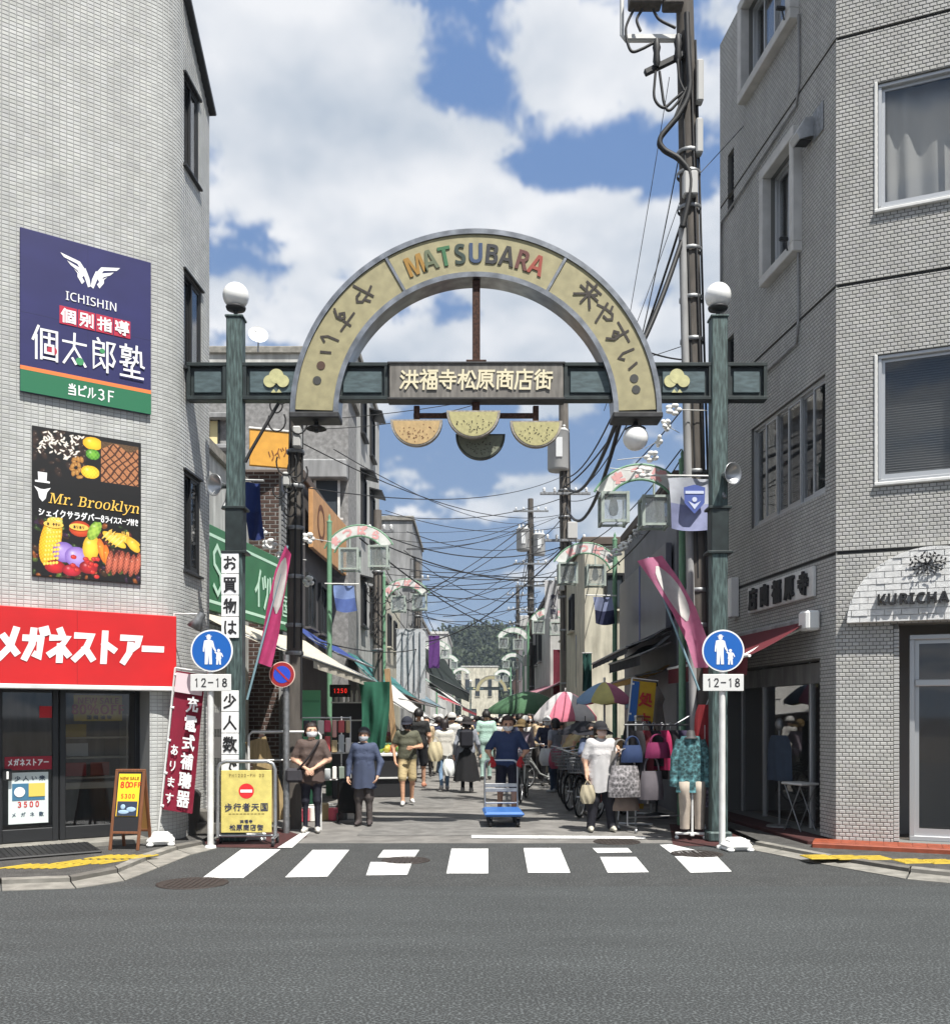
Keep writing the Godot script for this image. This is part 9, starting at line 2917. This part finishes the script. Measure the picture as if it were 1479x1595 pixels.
	person("worker in navy polo and red gloves pushing the blue cart", V.call(789, 15.06), 0.03, {"h": 1.66, "top": lin(48, 64, 104), "low": lin(24, 28, 46), "shoe": lin(70, 70, 72), "lean": 0.34, "nod": 0.35, "hair": [62, 44, 38], "glove": lin(186, 36, 40), "curl": 0.9, "puff": 1.15, "sleeve": 0.85, "skin": lin(226, 176, 146), "shorts": true, "mask_tone": [222, 220, 216], "hem": 0.9,
		"elbow_l": Vector3(-0.31, 1.12, 0.0), "wrist_l": Vector3(-0.25, 1.07, 0.24), "elbow_r": Vector3(0.31, 1.12, 0.0), "wrist_r": Vector3(0.2, 1.07, 0.24), "grip": Vector3(0, -0.4, 0.3), "palm": Vector3(0, -1, 0.1), "knee_r": Vector3(0.11, 0.5, 0.14), "ankle_r": Vector3(0.1, 0.1, 0.08), "knee_l": Vector3(-0.1, 0.48, -0.06), "ankle_l": Vector3(-0.1, 0.12, -0.26)})
	person("person in pale lilac top and brown hat wheeling the grey bicycle", V.call(812, 19.3), PI + 0.2, {"h": 1.55, "top": lin(176, 160, 172), "low": lin(150, 150, 142), "sleeve": 1.0, "mask": false, "hat": ["brim", 112, 92, 56], "puff": 1.1, "elbow_r": Vector3(0.28, 1.15, 0.1), "wrist_r": Vector3(0.24, 1.02, 0.3), "elbow_l": Vector3(-0.28, 1.15, 0.1), "wrist_l": Vector3(-0.24, 1.02, 0.3)})
	person("cyclist in white cap and mask coming through the crowd", V.call(851, 22.5), 0.2, {"h": 1.62, "top": lin(40, 46, 70), "low": lin(40, 40, 46), "hat": ["cap", 232, 230, 226], "sleeve": 1.0, "elbow_r": Vector3(0.28, 1.15, 0.1), "wrist_r": Vector3(0.24, 1.05, 0.3), "elbow_l": Vector3(-0.28, 1.15, 0.1), "wrist_l": Vector3(-0.24, 1.05, 0.3)})
	person("woman in grey T-shirt and blue trousers holding pink bag", V.call(864, 20.5), -2.3, {"h": 1.58, "top": lin(160, 164, 176), "low": lin(44, 66, 92), "shoe": lin(190, 196, 200), "mask": false, "hair": [20, 18, 20], "long": 0.35, "leg_wide": 1.3, "elbow_l": Vector3(-0.24, 1.12, 0.05), "wrist_l": Vector3(-0.24, 0.98, 0.2)})
	sack("pink_bag", "large rose pink shopping bag beside the blue trousers", Vector3(gx(866, 20.2), 1.0, -20.1), Vector3(0.34, 0.4, 0.16), cloth(196, 92, 118), 0.06, 0.3)
	sack("clear_bag", "translucent white plastic bag beside the pink bag", Vector3(gx(850, 20.2), 1.02, -20.15), Vector3(0.28, 0.36, 0.14), mat("plastic_grey", Color(0.55, 0.56, 0.58), 0.35), 0.06)
	person("person in cream yellow shirt bending over the bicycles", V.call(884, 22.8), 1.9, {"h": 1.62, "top": lin(214, 196, 150), "low": lin(60, 60, 66), "lean": 0.6, "sleeve": 0.9, "mask": false, "hair": [40, 30, 28]})
	person("woman in white blouse and black cap beside the hanging bags", V.call(935, 13.5), 0.1, {"h": 1.53, "top": lin(206, 204, 204), "low": lin(26, 26, 38), "shoe": lin(206, 202, 186), "puff": 1.22, "hem": 0.75, "sleeve": 0.8, "hat": ["cap", 36, 36, 42], "hair": [40, 30, 28], "long": 0.2, "look": 0.3, "mask_tone": [196, 170, 160], "leg_wide": 1.6, "tunic": [1.2, 0.62, 0.17, 0.22, 206, 204, 204],
		"elbow_l": Vector3(-0.25, 1.12, -0.02), "wrist_l": Vector3(-0.24, 0.88, 0.06), "elbow_r": Vector3(0.26, 1.16, 0.05), "wrist_r": Vector3(0.24, 1.25, 0.18), "knee_l": Vector3(-0.12, 0.5, 0.03), "ankle_l": Vector3(-0.16, 0.085, 0.02), "knee_r": Vector3(0.13, 0.5, 0.0), "ankle_r": Vector3(0.17, 0.085, 0.02)})
	sack("paper_carrier", "beige paper carrier with black band in her lowered hand", Vector3(gx(935, 13.5) - 0.2, 0.72, -13.35), Vector3(0.2, 0.26, 0.1), cloth(186, 176, 150), 0.05)
	person("woman in dark clothes under the black umbrella", V.call(921, 15.6), 0.3, {"h": 1.5, "top": lin(110, 122, 150), "low": lin(28, 28, 34), "sleeve": 0.9, "hair": [26, 22, 24], "long": 0.3, "mask_tone": [200, 200, 206], "elbow_l": Vector3(-0.24, 1.14, 0.06), "wrist_l": Vector3(-0.12, 1.2, 0.24)})
	parasol("black umbrella held open over the parked bicycles", Vector3(gx(912, 15.8), 0.05, -15.9), 0.48, 1.5, [cloth(22, 22, 34, 0.15)], 0.2, true)
	# the farther crowd, a few kinds repeated
	var kinds := [["shopper in white top walking away in the far crowd", lin(220, 218, 214), lin(60, 62, 74), ["cap", 226, 224, 220], PI], ["shopper in black top in the far crowd", lin(28, 28, 32), lin(40, 40, 48), [], PI], ["shopper in beige coat in the far crowd", lin(196, 172, 140), lin(70, 66, 62), [], 0.1],
		["shopper in rose top in the far crowd", lin(206, 150, 146), lin(46, 46, 60), ["brim", 214, 206, 190], 0.0], ["shopper in navy shirt in the far crowd", lin(44, 52, 82), lin(150, 144, 130), [], PI], ["shopper with white sun hat in the far crowd", lin(120, 132, 150), lin(40, 40, 46), ["brim", 232, 230, 226], PI]]
	var protos := []
	for k in kinds.size():
		protos.append([kinds[k], {"h": 1.62, "top": kinds[k][1], "low": kinds[k][2], "hat": kinds[k][3], "far": true, "sleeve": 0.6 if k % 2 else 1.0, "hair": [34, 26, 24], "mask": k == 2 or k == 3, "knee_l": Vector3(-0.09, 0.5, 0.08), "ankle_l": Vector3(-0.08, 0.09, 0.1), "ankle_r": Vector3(0.09, 0.11, -0.16)}])
	var made := {}
	var i := 0
	for d in [23.4, 24.6, 25.6, 26.5, 27.4, 28.4, 29.5, 30.6, 31.8, 33.0, 34.4, 36.0, 37.6, 39.4, 41.4, 43.6, 46.0, 48.6, 51.6, 55.0, 59.0, 64.0, 70.0, 78.0, 88.0]:
		for c in (4 if d < 33 else 5):
			var x := lerpf(-1.5, 2.1, (c + rng.randf()) / (4.0 if d < 33 else 5.0))
			if d < 30 and absf(x - 0.3) < 0.5: x += 0.9
			var k := (i * 5 + c) % 6
			i += 1
			var w := Vector3(x, 0.009, -d - rng.randf() * 1.2)
			var turn: float = kinds[k][4] + rng.randf_range(-0.5, 0.5)
			if made.has(k): copy(made[k], w, turn).scale = Vector3.ONE * rng.randf_range(0.95, 1.06)
			else: made[k] = person(kinds[k][0], w, turn, protos[k][1], "far shoppers in the crowd")

func _ready() -> void:
	rng.seed = 7
	light_and_camera()
	textures()
	materials()
	ground()
	hill()
	brick_building()
	tiled_building()
	houses()
	make_gate("entrance_gate", "green steel street gate with cream arch lettered in colours", Vector3(0, 0, -GD), true)
	make_gate("far_gate", "small distant cream arch gate closing the street", Vector3(2.4, 0, -143.0), false)
	var green := mat("lamp_green", Color(0.17, 0.34, 0.215), 0.5, 0.0, ["mottle", 1.5])
	arch_lamp(1062, 14.3, -1.0, green, 0.0, "green arch street lamp with grey lanterns before the slate shop", true)
	arch_lamp(957, 20.7, -1.0, green, 0.0, "green arch street lamp beside the rainbow parasol", true)
	arch_lamp(513, 19.8, 1.0, green, 0.0, "green arch street lamp over the royal blue awning", true, 5.5)
	arch_lamp(598, 27.5, 1.0, green, 0.0, "green arch street lamp before the apartment block", true, 5.5)
	arch_lamp(884, 33.0, -1.0, green, 0.0, "green arch street lamp behind the transformer pole", true)
	for q in [[822, 40, -1.0], [660, 47, 1.0], [815, 56, -1.0], [680, 57, 1.0], [795, 75, -1.0], [705, 72, 1.0]]:
		arch_lamp(q[0], q[1], q[2], green, 0.0, "distant green arch street lamp among cables down the street", false)
	poles_and_cables()
	corner_things()
	stalls()
	packets_rack()
	clothes_display()
	more_stock()
	platform_cart()
	people()
